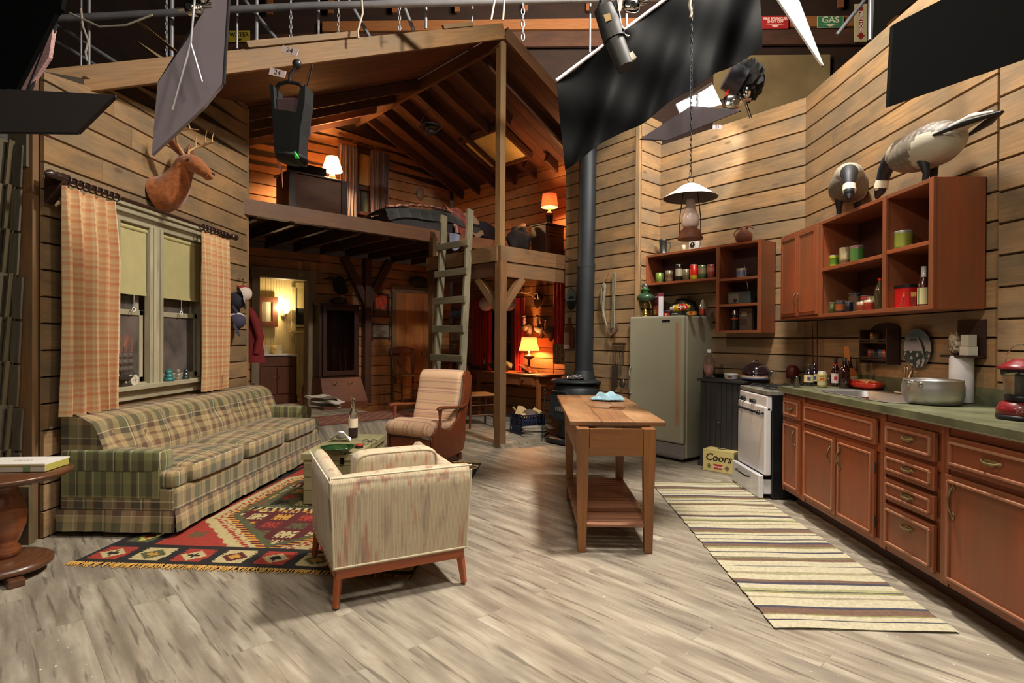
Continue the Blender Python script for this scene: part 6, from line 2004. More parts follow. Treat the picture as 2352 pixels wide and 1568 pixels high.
def towel():
 p = on_z(1395,919, TZZ)
 mb = MB()
 def f(u, v, k=0):
  x, y = (u - .5) * .26,(v - .5) * .15
  e = min(u, 1 - u, v, 1 - v)
  z = min(1, e * 5) * (.022 + .022 * math.sin(u * 7 + 1) * math.cos(v * 4) + .018 * math.cos(u * 13 + v * 6) + .018 * math.exp(-((u - .35) / .15) ** 2))
  return (x + .012 * math.sin(v * 11), y + .012 * math.sin(u * 9), max(.004, z + .012) - k)
 mb.grid(f, 36,22); mb.grid(lambda u, v: f(1 - u, v, .004),36,22)
 one(mb, 'dish_towel', plain('pale_blue_terry', c(150,188,204),.95,0,.12,60,.6, sheen=.3), 'crumpled pale blue dish towel on the worn work table', 'towel', (p.x, p.y, TZZ + .001), R(-8))
 p = on_z(1395,937, TZZ)
 o = thing('kitchen_knife', 'knife with a wooden handle lying on the worn work table', 'knife', (p.x, p.y, TZZ), R(-24))
 mb = MB(); mb.add([(-.15,.0,.001),(-.02,-.016,.001),(.02,-.014,.001),(.02,.014,.001),(-.04,.012,.001),(-.15,.0,.003),(-.02,-.016,.003),(.02,-.014,.003),(.02,.014,.003),(-.04,.012,.003)],[(4,3,2,1,0),(5,6,7,8,9),(0,1,6,5),(1,2,7,6),(2,3,8,7),(3,4,9,8),(4,0,5,9)]); mb.build('blade', plain('tarnished_steel', c(120,110,104),.35,.9,.2,30), o)
 mb = MB(); mb.cushion(.075,0,.010,.12,.024,.018,.5, seg=16, rings=8); mb.build('handle', wood('knife_handle_wood', c(150,90,54), c(110,62,36), None, .45), o)
 mb = MB()
 r_ = random.Random(5)
 q = on_z(1415,932, TZZ)
 for i in range(90):
  x, y = r_.gauss(0,.06), r_.gauss(0,.09)
  s = r_.uniform(.0015,.004)
  mb.box(x, y, s / 2, s * 1.6, s, s, rz=r_.uniform(0,3), off=False)
 a = one(mb, 'crumbs', plain('white_crumbs', c(214,204,186),.9), 'white crumbs scattered beside the knife on the work table', 'crumbs', (q.x, q.y, TZZ))
 a['kind'] = 'stuff'
towel()
# ---- refrigerator
FRG = plain('sage_enamel', c(158,155,134),.38,0,.07,1.6, coat=.25)
fa, fb = on_z(1438,1040), on_z(1569,1065)
def fridge():
 d = Vector((fb.x - fa.x, fb.y - fa.y, 0))
 W = .74
 dirf = -ru
 base = Vector((fb.x, fb.y, 0))
 ctr = base - dirf * W / 2
 rz = math.atan2(dirf.y, dirf.x)
 H = 1.555
 o = thing('refrigerator', 'old sage green single-door refrigerator', 'refrigerator', ctr[:], rz)
 D = .50
 mb = MB(); mb.box(0, D / 2 + .05, H / 2 + .02, W, D, H - .04); mb.build('cabinet_body', FRG, o, bevel=.02, seg=3)
 mb = MB(); mb.box(0,.018,.20 + (H - .20) / 2, W - .004,.06, H - .20)
 dr = mb.build('door', FRG, o, bevel=.022, seg=4)
 mb = MB(); mb.box(0,.052,.20 + (H - .2) / 2, W - .03,.01, H - .22, col=(.3,.3,.3)); mb.build('door_gasket', plain('dark_rubber', c(50,50,46),.8), dr)
 mb = MB(); mb.tube([(-W / 2 + .035,-.012,.98),(-W / 2 + .035,-.045,.965),(-W / 2 + .035,-.045,.70),(-W / 2 + .035,-.012,.685)],.008,10); mb.ball(-W / 2 + .035,-.02,.98,.014,.014,.014,10,8); mb.ball(-W / 2 + .035,-.02,.685,.014,.014,.014,10,8); mb.build('handle', CHROME, dr)
 mb = MB(); mb.box(W / 2 - .22,-.015, H - .055,.10,.006,.022); mb.build('badge', plain('black_badge', c(26,24,26),.3,.3), dr, bevel=.003)
 mb = MB(); mb.box(-W / 4 + .06,.03,.11, W * .55,.02,.13, col=(.9,.9,1)); mb.box(W / 4 - .0,.025,.115, W * .48,.02,.15)
 mb.build('kick_plate', plain('grey_kick_plate', c(150,146,146),.4,.4,.06), o, bevel=.004)
 mb = MB()
 for k in range(3): mb.box(0,.02,.035 + .014 * k, W - .04,.012,.005)
 mb.build('vent_strip', plain('dull_steel', c(140,138,134),.4,.8), o)
 mb = MB(); mb.box(W / 2 - .075,-.0128, H * .60,.045,.0012, H * .70); mb.build('tan_strip', plain('strip_tan', c(168,134,104),.5,0,.15,3), dr)  # narrow tan strip down the right side of the door
 return o, H, W, D
FR, FH, FW, FD = fridge()
FM = Matrix.Translation(FR.location) @ Matrix.Rotation(FR.rotation_euler.z, 4, 'Z')
FTOP = FH + .001
def ftop(px, y):
 """point on the refrigerator top at column px and local depth y"""
 n = FM.to_3x3() @ Vector((0,1,0))
 cc = (FM @ Vector((0, y, 0))).dot(n)
 p = on_pl(px, 700, n.x, n.y, cc)
 return Vector((p.x, p.y, FTOP))
def kerosene():
 p = ftop(1482,.14)
 o = thing('oil_lamp', 'green glass oil lamp on a brass foot on top of the refrigerator', 'oil lamp', p, scale=1.12)
 br = plain('polished_brass', c(200,180,100),.2,1.0,.1)
 gg = NT('green_font_glass'); n1 = gg.noise(gg.uv(src='Object'),90,2)
 gg.set(Base_Color=(*c(52,84,60),1), Roughness=.1, Transmission_Weight=.25, Coat_Weight=.8); gg.bump(n1,.6,.01)
 mb = MB(); mb.lathe([(0,0),(.062,0),(.064,.006),(.05,.018),(.036,.03),(.036,.05),(.022,.075),(.018,.085),(0,.085)],28); mb.build('foot', br, o)
 mb = MB(); mb.lathe([(.016,.084),(.030,.12),(.022,.15),(.018,.155)],24); mb.build('stem', plain('amber_glass', c(130,110,50),.15,.3, coat=.8), o)
 mb = MB(); mb.lathe([(0,.15),(.04,.155),(.088,.175),(.096,.20),(.084,.225),(.05,.24),(.03,.243),(0,.245)],32, wob=lambda a, j: 1 + .02 * math.cos(12 * a)); mb.build('font', gg.m, o)
 mb = MB(); mb.lathe([(.03,.243),(.034,.25),(.034,.275),(.045,.28),(.045,.286),(.03,.29),(.024,.30)],24); mb.build('collar', plain('green_glaze', c(40,90,44),.2,0,.1, coat=.8), o)
 mb = MB(); mb.lathe([(.022,.298),(.022,.305),(.034,.335),(.031,.335),(.019,.306)],24); mb.build('glass_cup', glass('frosted_glass', (.85,.9,.85),.3), o)
kerosene()
def fridge_top():
 p = ftop(1512,.25)
 o = thing('cereal_box', 'maroon cereal box with a white side panel on the refrigerator', 'box', p, FR.rotation_euler.z + R(-34))
 mb = MB(); mb.box(0,0,.135,.19,.06,.27, col=c(96,24,36)); mb.box(.0,-.031,.20,.16,.002,.08, col=c(120,30,44)); mb.box(.0,-.031,.08,.18,.002,.10, col=c(170,70,30)); mb.box(-.02,-.032,.06,.07,.002,.06, col=c(196,150,60)); mb.box(.0955,0,.115,.001,.052,.23, col=c(206,200,206)); mb.box(0.02,-.0325,.23,.09,.001,.014, col=c(220,200,210))
 mb.build('carton', paint('card', .7), o)
 p = ftop(1572,.36)
 mb = MB(); mb.ball(0,0,.10,.17,.07,.10,28,16, f=lambda x, y, z: 1 + .12 * math.sin(5 * x + 3 * z) + .06 * math.sin(14 * x + 9 * z), e=.8, col=lambda x, y, z: c(40,38,30) if math.sin(40 * x + 22 * z) > -.4 else c(92,84,58))
 mb.v = [(x, y, max(z, .001)) for x, y, z in mb.v]
 one(mb, 'cloth_bag', plain('dark_camouflage', c(150,150,140),.9, bump=.3), 'dark patterned cloth bag slumped behind the chips on the refrigerator', 'bag', p, FR.rotation_euler.z)
 p = ftop(1562,.12)
 o = thing('bag_of_chips', 'bright yellow bag of chips lying on the refrigerator', 'bag of chips', p + Vector((0,0,.034)), FR.rotation_euler.z + R(0))
 yl = paint('chip_film', .25, coat=.6)
 mb = MB()
 def chips(u, v):
  a = 2 * PI * u
  w = .045 * max(.04, math.sin(PI * min(1, max(0,.04 + v * .92)))) ** .55
  x = -.13 + .26 * v
  return (x, .55 * 1.3 * w * math.cos(a),.045 + .05 * (v - .1) * .3 + w * .95 * math.sin(a) + .004 * math.sin(v * 40))
 def ccol(u, v):
  if v < .28: return c(214,206,196)
  if v > .9: return c(206,170,40)
  return c(216,178,40)
 mb.grid(chips, 28,30, colfn=ccol)
 mb.build('pouch', yl, o)
 M = Matrix.Translation((.045,-.0345,.062)) @ Matrix.Rotation(R(8),4, 'Y') @ Matrix.Rotation(R(78),4, 'X')
 mb = MB(); mb.T = M; mb.grid(lambda u, v: (.072 * v * math.cos(2 * PI * u),.034 * v * math.sin(2 * PI * u),.003 - .012 * v * v),32,3, col=c(190,30,30)); mb.build('logo_disc', paint('chip_film', .25, coat=.6), o)
 text("Lay's", .058, M @ Matrix.Translation((0,0,.004)), plain('white_print', c(240,232,220),.5), o, extrude=.0004, shear=.2, bold=.001)
 p = ftop(1560,.10)
 o = thing('flat_box', 'flat black box with small white lettering under the bag of chips', 'box', p, FR.rotation_euler.z)
 mb = MB(); mb.box(0,0,.0165,.16,.12,.033, col=c(24,26,26)); mb.box(0,-.0605,.006,.13,.001,.008, col=c(70,84,70)); mb.build('carton', paint('card', .7), o)
 text('the match', .016, Matrix.Translation((-.01,-.0608,.022)) @ Matrix.Rotation(R(90),4, 'X'), plain('white_print', c(240,232,220),.5), o)
 p = ftop(1535,.10)
 mb = MB(); mb.box(0,0,.018,.09,.05,.034, col=c(176,40,30)); mb.box(-.01,-.0255,.018,.02,.001,.02, col=c(220,200,190)); mb.ball(.0,.0,.05,.05,.03,.022,14,8, c(60,40,44), f=lambda x, y, z: 1 + .15 * math.sin(7 * x + 5 * z))
 one(mb, 'matchbox_pack', paint('card', .7), 'small red pack with dark crumpled wrapper left of the bag of chips', 'pack', p, FR.rotation_euler.z)
 p = ftop(1590,.08)
 mb = MB(); mb.box(0,0,.02,.085,.04,.038, col=c(206,130,40)); mb.cyl((.0,-.0205,.02),(.0,-.022,.02),.012, seg=14, col=c(110,60,40)); mb.ball(-.045,-.005,.018,.02,.014,.016,10,8, c(150,140,110))
 one(mb, 'snack_pack', paint('card', .7), 'small orange snack pack at the front corner of the refrigerator top', 'pack', p, FR.rotation_euler.z + R(6))
 p = ftop(1614,.22)
 mb = MB(); mb.lathe([(0,0),(.036,0),(.038,.01),(.038,.07),(.034,.10),(.014,.15),(.013,.165),(0,.165)],22, cols=[c(20,18,18)] * 2 + [lambda i, n: c(170,60,40) if i % 5 else c(20,18,18)] + [c(110,104,92)] * 4)
 one(mb, 'sauce_bottle', paint('glaze', .25, coat=.6), 'dark bottle with an orange-red label at the back corner of the refrigerator', 'bottle', p, .4)
fridge_top()
# ---- dark beadboard cabinet beside the range
DB = wood('dark_beadboard', c(58,56,56), c(40,38,40), None, .55, gs=.7, bump=.05)
ca, cb_ = on_z(1607,1068), on_z(1701,1090)
def dark_cab():
 H = .905
 W = .48
 dirf = -ru
 ctr = Vector((ca.x, ca.y, 0)) + dirf * W / 2
 o = thing('beadboard_cabinet', 'dark beadboard cabinet between the refrigerator and the range', 'cabinet', ctr[:], math.atan2(dirf.y, dirf.x))
 D = .46
 mb = MB(); mb.box(0, D / 2 + .012,(H - .03) / 2, W, D, H - .032)
 for k in range(8): mb.box(-W / 2 + W * (k + .5) / 8,.007,.05 + (H - .08) / 2, W / 8 - .004,.010, H - .09, grain=2)
 mb.build('carcass', DB, o, bevel=.002)
 mb = MB(); mb.box(0, D / 2 - .005, H - .016, W + .05, D + .05,.028); mb.build('top', DB, o, bevel=.006)
 mb = MB(); mb.box(0,.0,.03, W + .03,.03,.055); mb.build('plinth', DB, o, bevel=.004)
 mb = MB(); mb.ball(-.02,-.012,.47,.016,.012,.012,12,8); mb.cyl((-.02,.004,.47),(-.02,-.01,.47),.006, seg=8); mb.build('knob', plain('tarnished_steel', c(120,110,104),.35,.9,.2,30), o)
 return ctr, H
DCc, DCH = dark_cab()
def dtop(px, y):
 n = rn * -1
 p = on_pl(px, 800, n.x, n.y, DCc.dot(n) + y)
 return Vector((p.x, p.y, DCH))
def stovetop_items():
 p = dtop(1629,.07)
 o = thing('glass_jug', 'large clear glass jug with a white cap beside the refrigerator', 'jug', p)
 mb = MB(); mb.lathe([(0,.004),(.056,0),(.060,.008),(.060,.15),(.054,.185),(.022,.24),(.018,.25),(.018,.275),(.015,.275),(.015,.25),(.05,.185),(.056,.15),(.056,.012),(0,.01)],30); mb.build('jug_body', glass('jug_glass', (.95,.85,.82),.03), o)
 mb = MB(); mb.lathe([(.0,.012),(.055,.012),(.055,.14),(0,.14)],26); mb.build('contents', plain('pale_pink_liquid', c(196,160,156),.3,0,.12,8), o)
 mb = MB(); mb.lathe([(.021,.262),(.021,.295),(0,.297)],18); mb.build('cap', plain('white_cap', c(216,208,200),.5), o)
 mb = MB(); mb.tube([(-.016,0,.262),(-.04,0,.262),(-.045,0,.24),(-.035,0,.21)],.005,8); mb.build('finger_ring', glass('jug_glass', (.95,.85,.82),.03), o)
 p = dtop(1680,.10)
 o = thing('enamel_dish', 'white enamel dish with a small brown mark on the dark cabinet', 'dish', p)
 mb = MB(); mb.lathe([(0,0),(.060,0),(.066,.01),(.070,.05),(.073,.054),(.068,.054),(.064,.01),(0,.008)],30); mb.build('dish_body', WHITE_E, o)
 a = math.atan2(-p.y, -p.x); mb = MB()
 for q in range(-3,4): mb.box(.0705 * math.cos(a + q * .09 - .2),.0705 * math.sin(a + q * .09 - .2),.028,.001,.007,.02, rz=a + q * .09 - .2, col=c(110,70,50))
 mb.build('printed_mark', paint('paper', .7), o)
 mb = MB(); mb.tube([(.055,-.04,.04),(.085,-.055,.045),(.095,-.03,.045),(.072,-.01,.04)],.005,8); mb.build('handle', plain('rust_enamel', c(150,70,40),.4), o)
 p = dtop(1730,.17)
 base = p + Vector((0.0,-.03,0.0))
 for i, (r, col_, lab) in enumerate(((.13, c(60,66,110), 'blue-rimmed plate at the bottom of the plate stack'),(.125, c(214,208,206), 'lower white plate in the middle of the plate stack'),(.125, c(206,200,196), 'upper white plate in the middle of the plate stack'),(.12, c(196,146,92), 'tan wooden plate on top of the plate stack'))):
  mb = MB(); mb.lathe([(0,0),(r * .6,0),(r * .95,.012),(r, .016),(r * .97,.019),(r * .6,.005),(0,.005)],36, col=col_)
  one(mb, 'dinner_plate', paint('glaze', .25, coat=.6), lab, 'plate', (base.x, base.y, DCH + .001 + .0085 * i + .002),0, 'stack of plates by the range')
 p = dtop(1668,.33)
 o = thing('skillet', 'black skillet with a wooden handle at the back of the dark cabinet', 'pan', p, math.atan2(-ru.y, -ru.x))
 mb = MB(); mb.lathe([(0,0),(.10,0),(.115,.03),(.118,.032),(.105,.032),(.095,.008),(0,.006)],30); mb.build('pan', IRON, o)
 mb = MB(); mb.tube([(-.11,0,.03),(-.18,-.02,.045),(-.22,-.03,.05)],.010,8); mb.build('handle', LUMBER, o)
 p = dtop(1732,.30)
 p = RW(ru_of(on_rw(1735,820,.16)),.145,.93)
 o = thing('lidded_pot', 'dark lidded cooking pot behind the plate stack', 'pot', (p.x, p.y, DCH),0)
 dk_ = plain('dark_brown_enamel', c(50,34,38),.15,.3,.2,5, coat=.8)
 mb = MB(); mb.lathe([(0,0),(.11,0),(.125,.02),(.13,.06),(0,.062)],36); mb.build('pot_body', dk_, o)
 mb = MB(); mb.lathe([(.133,.06),(.130,.085),(.108,.13),(.06,.16),(0,.17)],36); mb.build('lid', dk_, o)
 mb = MB(); mb.tube([(-.03,0,.165),(-.03,0,.185),(0,0,.192),(.03,0,.185),(.03,0,.165)],.006,8); mb.tube([(.12,0,.07),(.16,0,.08),(.165,.0,.085)],.01,8); mb.build('handle', CHROME, o)
stovetop_items()
# ---- gas range
def gas_range():
 X0 = on_z(1768,1136).x + .0
 Y0 = on_z(1768,1136).y
 Y0 = max(Y0, ya + .03)
 W = .60; H = .885
 X0 = 1.96
 Y0 = on_x(1768,1000, X0).y
 o = thing('gas_range', 'old black and white gas range with its broiler drawer pulled open', 'stove', (X0, Y0 + W / 2,0),0)
 h = W / 2
 D = .60
 mb = MB(); mb.box(D / 2 + .02,0, H / 2 - .01, D, W, H - .05); mb.build('body', BLACK, o, bevel=.004)
 mb = MB(); mb.box(D / 2 + .0,0, H - .018, D + .04, W + .004,.036); mb.build('cooktop', plain('grey_enamel_top', c(124,120,112),.4,.1,.3,12), o, bevel=.006)
 mb = MB(); mb.box(-.002,0, H - .105,.045, W - .006,.125); cp = mb.build('control_panel', WHITE_E, o, bevel=.01)
 for i, y in enumerate((.24,.20,.165,-.03,-.07)):
  if i in (1,): continue
  mb = MB(); mb.cyl((-.025, y, H - .105),(-.052, y, H - .105),.022 if i == 2 else .017,.018 if i == 2 else .013, seg=16); mb.box(-.056, y, H - .105,.012,.006,.036); mb.build('knob', BLACK, cp)
 mb = MB(); mb.box(-.012,0,.475,.055, W - .006,.56); dr = mb.build('oven_door', WHITE_E, o, bevel=.012)
 mb = MB(); mb.tube([(-.04, h - .05,.70),(-.075, h - .05,.705),(-.08, h - .10,.705),(-.08,-h + .06,.705),(-.075,-h + .03,.705),(-.04,-h + .03,.70)],.010,10); mb.ball(-.075,-h + .045,.705,.02,.02,.02,12,8); mb.build('handle', BLACK, dr)
 mb = MB(); mb.box(-.065,0,.105,.04, W - .006,.185); mb.box(.05, h - .03,.10,.26,.01,.12); mb.box(.05,-h + .03,.10,.26,.01,.12)
 bd = mb.build('broiler_drawer', WHITE_E, o, bevel=.006)
 mb = MB(); mb.tube([(-.087,.17,.145),(-.11,.16,.145),(-.11,-.10,.145),(-.087,-.11,.145)],.007,8); mb.build('handle', BLACK, bd)
 for i, (x, y) in enumerate(((.16,.15),(.16,-.15),(.44,.15),(.44,-.15))):
  mb = MB()
  for q in range(4):
   a = q * PI / 2 + PI / 4
   mb.beam((x + .03 * math.cos(a), y + .03 * math.sin(a), H + .018),(x + .13 * math.cos(a), y + .13 * math.sin(a), H + .020),.010,.012)
  mb.tube([(x + .125 * math.copysign(abs(math.cos(a)) ** .6, math.cos(a)), y + .125 * math.copysign(abs(math.sin(a)) ** .6, math.sin(a)), H + .012) for a in [2 * PI * k / 24 for k in range(24)]],.006,6, closed=True)
  mb.cyl((x, y, H),(x, y, H + .014),.035,.03, seg=16)
  mb.build('burner_grate', IRON, o)
 for (x, y) in ((.06, h - .05),(.06,-h + .05),(.55, h - .05),(.55,-h + .05)):
  mb = MB(); mb.cyl((x, y, .0),(x, y, .03),.018, seg=10); mb.build('foot', BLACK, o)
gas_range()
# ---- beer carton
def coors():
 p = on_z(1647,1086)
 pa, pb = on_z(1618,1080), on_z(1681,1091)
 d = pb - pa
 rz = math.atan2(d.y, d.x)
 o = thing('beer_carton', 'cream and red cardboard beer carton on the floor beside the range', 'carton', ((pa + pb) / 2)[:], rz)
 W = .31; D = .20; H = .215
 mb = MB(); mb.box(0, D / 2, H / 2 + .001, W, D, H, col=c(206,188,122)); mb.box(0, D / 2, H + .0015,.09,.035,.001, col=c(30,26,22)); mb.box(W / 2 + .0006, D / 2, H * .5,.001, D * .9, H * .8, col=c(150,134,96)); mb.box(0,-.0005, H * .03, W * .9,.001,.008, col=c(150,140,110))
 mb.build('carton_body', paint('card', .7), o, bevel=.002)
 ink = plain('ink_dark', c(40,34,30),.7)
 Fm = Matrix.Translation((0,-.0012,0)) @ Matrix.Rotation(R(90),4, 'X')
 text('Coors', .098, Fm @ Matrix.Translation((.0, H * .66,0)), ink, o, shear=.25, bold=.0016, sx=1.05)
 mb = MB(); mb.T = Fm; mb.prism([(-.048, H * .38),(-.036, H * .16),(.036, H * .16),(.048, H * .38)],0,.001, col=c(176,34,34)); mb.build('ribbon', paint('card', .7), o)
 text('Banquet', .030, Fm @ Matrix.Translation((0, H * .27,.0012)), plain('white_print', c(240,232,220),.5), o, shear=.3)
 for s in (-1,1):
  mb = MB(); mb.T = Fm
  for k in range(7):
   a = k * 2 * PI / 7; mb.tube([(s * .09, H * .27,.0008),(s * .09 + .012 * math.cos(a), H * .27 + .014 * math.sin(a),.001),(s * .09 + .022 * math.cos(a + .5), H * .27 + .024 * math.sin(a + .5),.0008)],.0028,5)
  mb.build('hop_emblem', plain('tan_ink', c(110,96,60),.7), o)
coors()
# ---- wood stove and pipe
STV = plain('black_cast_iron', c(46,50,54),.5,.35,.25,9,.15)
def wood_stove():
 ctr = on_z(1322,1022)
 ang = math.atan2(-ru.y, -ru.x)
 o = thing('wood_stove', 'black cast iron wood stove with a tall pipe in the corner', 'wood stove', (ctr.x, ctr.y + .10,0), ang + R(4))
 mb = MB(); mb.cushion(0,0,.045,.62,.50,.07,.3); mb.build('base_plate', STV, o)
 mb = MB(); mb.lathe([(0,.08),(.20,.08),(.20,.12),(.17,.16),(.17,.22),(.22,.30)],28, M=Matrix.Diagonal((1.25,.95,1))); mb.build('pedestal', STV, o)
 mb = MB()
 prof = [(0,.30),(.25,.30),(.27,.33),(.265,.50),(.275,.62),(.265,.70),(.23,.745),(.20,.76),(0,.76)]
 mb.lathe(prof, 40, M=Matrix.Diagonal((1.12,.95,1))); mb.build('firebox', STV, o)
 mb = MB(); mb.lathe([(0,.76),(.285,.76),(.30,.772),(.295,.785),(.27,.79),(.265,.80),(.24,.803),(0,.803)],40, M=Matrix.Diagonal((1.12,.95,1))); mb.build('top_plate', STV, o)
 mb = MB()
 pts = [(-.17,-.262,.36),(-.17,-.262,.60),(-.13,-.272,.66),(.10,-.275,.66),(.17,-.262,.60),(.17,-.262,.36)]
 mb.tube(pts, .012,8); mb.cushion(0,-.255,.48,.33,.04,.30,.25, seg=20); dr = mb.build('door', STV, o)
 mb = MB()
 for k in range(5): mb.box(-.06 + k * .03,-.282,.45,.012,.01,.05)
 mb.build('air_slots', plain('soot_grey', c(96,90,84),.7), dr)
 mb = MB(); mb.tube([(.15,-.28,.60),(.19,-.31,.62),(.27,-.31,.62)],.009,8); mb.build('latch', STV, dr)
 mb = MB(); mb.cushion(-.30,-.05,.32,.12,.16,.05,.4, seg=16); mb.build('side_shelf', STV, o)
 mb = MB(); top = Vector((0.10,.10,3.95)); b0 = Vector((0.05,.10,.80))
 mb.cyl(b0, b0 + Vector((0,0,.12)),.15,.118, seg=24); mb.cyl(b0 + Vector((0,0,.115)), b0 + Vector((0,0,.14)),.121, seg=24)
 mb.cyl(b0 + Vector((0,0,.14)), b0.lerp(top, .45),.112,.110, seg=28); mb.cyl(b0.lerp(top, .44), b0.lerp(top, .455),.115, seg=24); mb.cyl(b0.lerp(top, .455), top, .106, seg=28)
 pp_ = mb.build('stove_pipe', plain('pipe_black', c(40,44,48),.5,.3,.15,4), o)
 M_ = Matrix.Translation(o.location) @ Matrix.Rotation(o.rotation_euler.z, 4, 'Z')
 f = M_ @ Vector((.10,-.12,.808))
 mb = MB(); mb.ball(0,0,.03,.11,.07,.030,26,14, f=lambda x, y, z: 1 + .22 * math.sin(17 * x + 9 * y) * math.cos(13 * y + 8 * z), e=.9)
 mb.v = [(x, y, max(z, .001)) for x, y, z in mb.v]
 mb.sm = [False] * len(mb.sm)
 one(mb, 'foil_ball', plain('aluminium_foil', c(214,212,216),.22,1.0,.1), 'crumpled aluminium foil on top of the wood stove', 'foil', f, .3)
 g = M_ @ Vector((-.36,-.22,0.0))
 mb = MB(); mb.tube([(0,0,.005),(.03,.05,.55),(.035,.06,.60)],.006,6); mb.tube([(.035,.06,.60),(.05,.06,.63),(.03,.06,.66),(.01,.06,.63),(.035,.06,.60)],.005,6)
 one(mb, 'fire_poker', IRON, 'thin iron fire poker leaning beside the wood stove', 'poker', g)
wood_stove()
# ================================================================ back wall, bathroom, nook, loft
CB = (P0 + vB * A_BACK).dot(vB)
CN = (P0 + vR * NW).dot(vR)
def bk(px, py, off=0.0): return on_pl(px, py, -S2, S2, CB - off - .027)
def nk(px, py, off=0.0): return on_pl(px, py, S2, S2, CN - off - .027)
RB, RN = R(45), R(-45)
def panel_on(px0, py0, px1, py1, off, fn):
 """centre, width and height of a pixel box on the back (bk) or nook (nk) wall"""
 a, b = fn(px0, py1, off), fn(px1, py1, off)
 t = fn((px0 + px1) / 2, py0, off); u = fn((px0 + px1) / 2, py1, off)
 return (a + b) / 2 * 1.0, math.hypot(b.x - a.x, b.y - a.y), t.z - u.z, u.z
BRW = wood('brown_frame_wood', c(104,56,32), c(70,36,20), None, .45, coat=.2, bump=.04)
DKB = wood('dark_cabinet_wood', c(62,34,24), c(40,22,16), None, .4, coat=.3, bump=.03)
CRMB = paint('cream_beadboard', .6)
# doorway and bathroom
def doorway():
 o = bpy.data.objects.new('door_1', None); COL.objects.link(o)
 a, b = bk(594,700), bk(706,700)
 ctr = (a + b) / 2; W = math.hypot(b.x - a.x, b.y - a.y)
 o.location = (ctr.x, ctr.y, PLAT); o.rotation_euler = (0,0, RB)
 tag(o, 'weathered casing of the open bathroom doorway', 'door', kind='structure')
 H = DTOP - PLAT
 mb = MB()
 for s in (-1,1): mb.box(s * (W / 2 + .055),-.035, H / 2,.11,.03, H, grain=2); mb.box(s * (W / 2 + .006),.05, H / 2,.02,.16, H, grain=2)
 mb.box(0,-.035, H + .06, W + .26,.03,.12, grain=0); mb.box(0,-.045, H + .13, W + .30,.055,.025, grain=0); mb.box(0,.05, H + .006, W, .16,.02)
 mb.build('casing', wood('brown_casing', c(136,110,78), c(108,84,56), c(110,96,74),.6, stain=.3), o, bevel=.003)
doorway()
AB = A_BACK + 1.25
b0_, b1_ = -2.6,.3
def bwall(nm, p, q, z1, lab):
 d = (q - p); L = d.length; d.normalize(); n = Vector((-d.y, d.x, 0))
 mb = MB(); mb.T = frame3(d, n, Z, (p.x, p.y, PLAT))
 mb.box(L / 2,-.01, z1 / 2, L, .02, z1, col=c(204,186,140))
 for k in range(int(L / .045)): mb.box(.02 + k * .045,.002, z1 / 2,.038,.006, z1, col=c(210,194,150))
 struct(mb, nm, CRMB, lab)
bwall('wall_bathroom', LP(AB, b1_), LP(AB, b0_),2.35, 'cream beadboard wall of the bathroom')
bwall('wall_bathroom_right', LP(A_BACK + .05, b1_), LP(AB, b1_),2.35, 'right-hand beadboard wall of the bathroom')
bwall('wall_bathroom_left', LP(AB, b0_), LP(A_BACK + .05, b0_),2.35, 'left-hand beadboard wall of the bathroom')
mb = MB(); p = LP((A_BACK + AB) / 2,(b0_ + b1_) / 2, PLAT + 2.36); mb.box(p.x, p.y, p.z, b1_ - b0_, AB - A_BACK - .02,.02, rz=RB, col=c(190,180,140)); struct(mb, 'ceiling_bathroom', CRMB, 'bathroom ceiling')
OB = -(AB - A_BACK) + .012
def wb(px, py, off=0.0): return bk(px, py, OB + off)
bulb('bathroom_sconce_light', wb(652,706,.13),26,(1.0,.72,.36),.03)
def sconce():
 q = wb(652,722,.0)
 o = thing('wall_sconce', 'lit glass sconce on the cream bathroom wall', 'wall lamp', q, RB)
 mb = MB(); mb.T = Matrix.Rotation(R(90),4, 'X'); mb.lathe([(0,0),(.05,0),(.045,.02),(.02,.03),(0,.03)],20); mb.T = Matrix.Identity(4); mb.tube([(0,-.02,0),(0,-.08,-.02),(0,-.10,.02)],.012,8); mb.build('bracket', plain('porcelain', c(206,190,170),.3), o)
 mb = MB(); mb.lathe([(.03,.02),(.055,.06),(.06,.10),(.052,.10),(.02,.03)],20,(0,-.10,0)); mb.build('glass_shade', plain('lit_shade_glass', c(255,220,160),.3,0,.02, emit=(1,.75,.4), emits=5.0), o)
sconce()
def frame_pic(name, lab, fn, box, off, rz, fw, fmat, cf, cat='picture', deep=.025, crossed=False, n=24):
 ctr, W, H, z0 = panel_on(*box, off, fn)
 o = thing(name, lab, cat, (ctr.x, ctr.y, z0), rz)
 mb = MB()
 if crossed:
  for s in (-1,1):
   mb.cyl((s * (W / 2 - fw * .7),-.012,-.03),(s * (W / 2 - fw * .7),-.012, H + .03), fw * .42, seg=8); mb.cyl((-W / 2 - .02,-.016, H / 2 + s * (H / 2 - fw * .7)),(W / 2 + .02,-.016, H / 2 + s * (H / 2 - fw * .7)), fw * .42, seg=8)
 else:
  for s in (-1,1):
   mb.box(s * (W / 2 - fw / 2),-deep / 2, H / 2, fw, deep, H, grain=2); mb.box(0,-deep / 2, H / 2 + s * (H / 2 - fw / 2), W - 2 * fw, deep, fw, grain=0)
 mb.build('frame', fmat, o, bevel=.002)
 mb = MB(); w_, h_ = W - 1.6 * fw, H - 1.6 * fw
 mb.grid(lambda u, v: ((u - .5) * w_, -.008, H / 2 + (v - .5) * h_), n, n, colfn=cf, smooth=False); mb.box(0,-.003, H / 2, w_, .006, h_, col=(.2,.2,.2))
 mb.build('picture_surface', paint('print', .45), o)
 return o
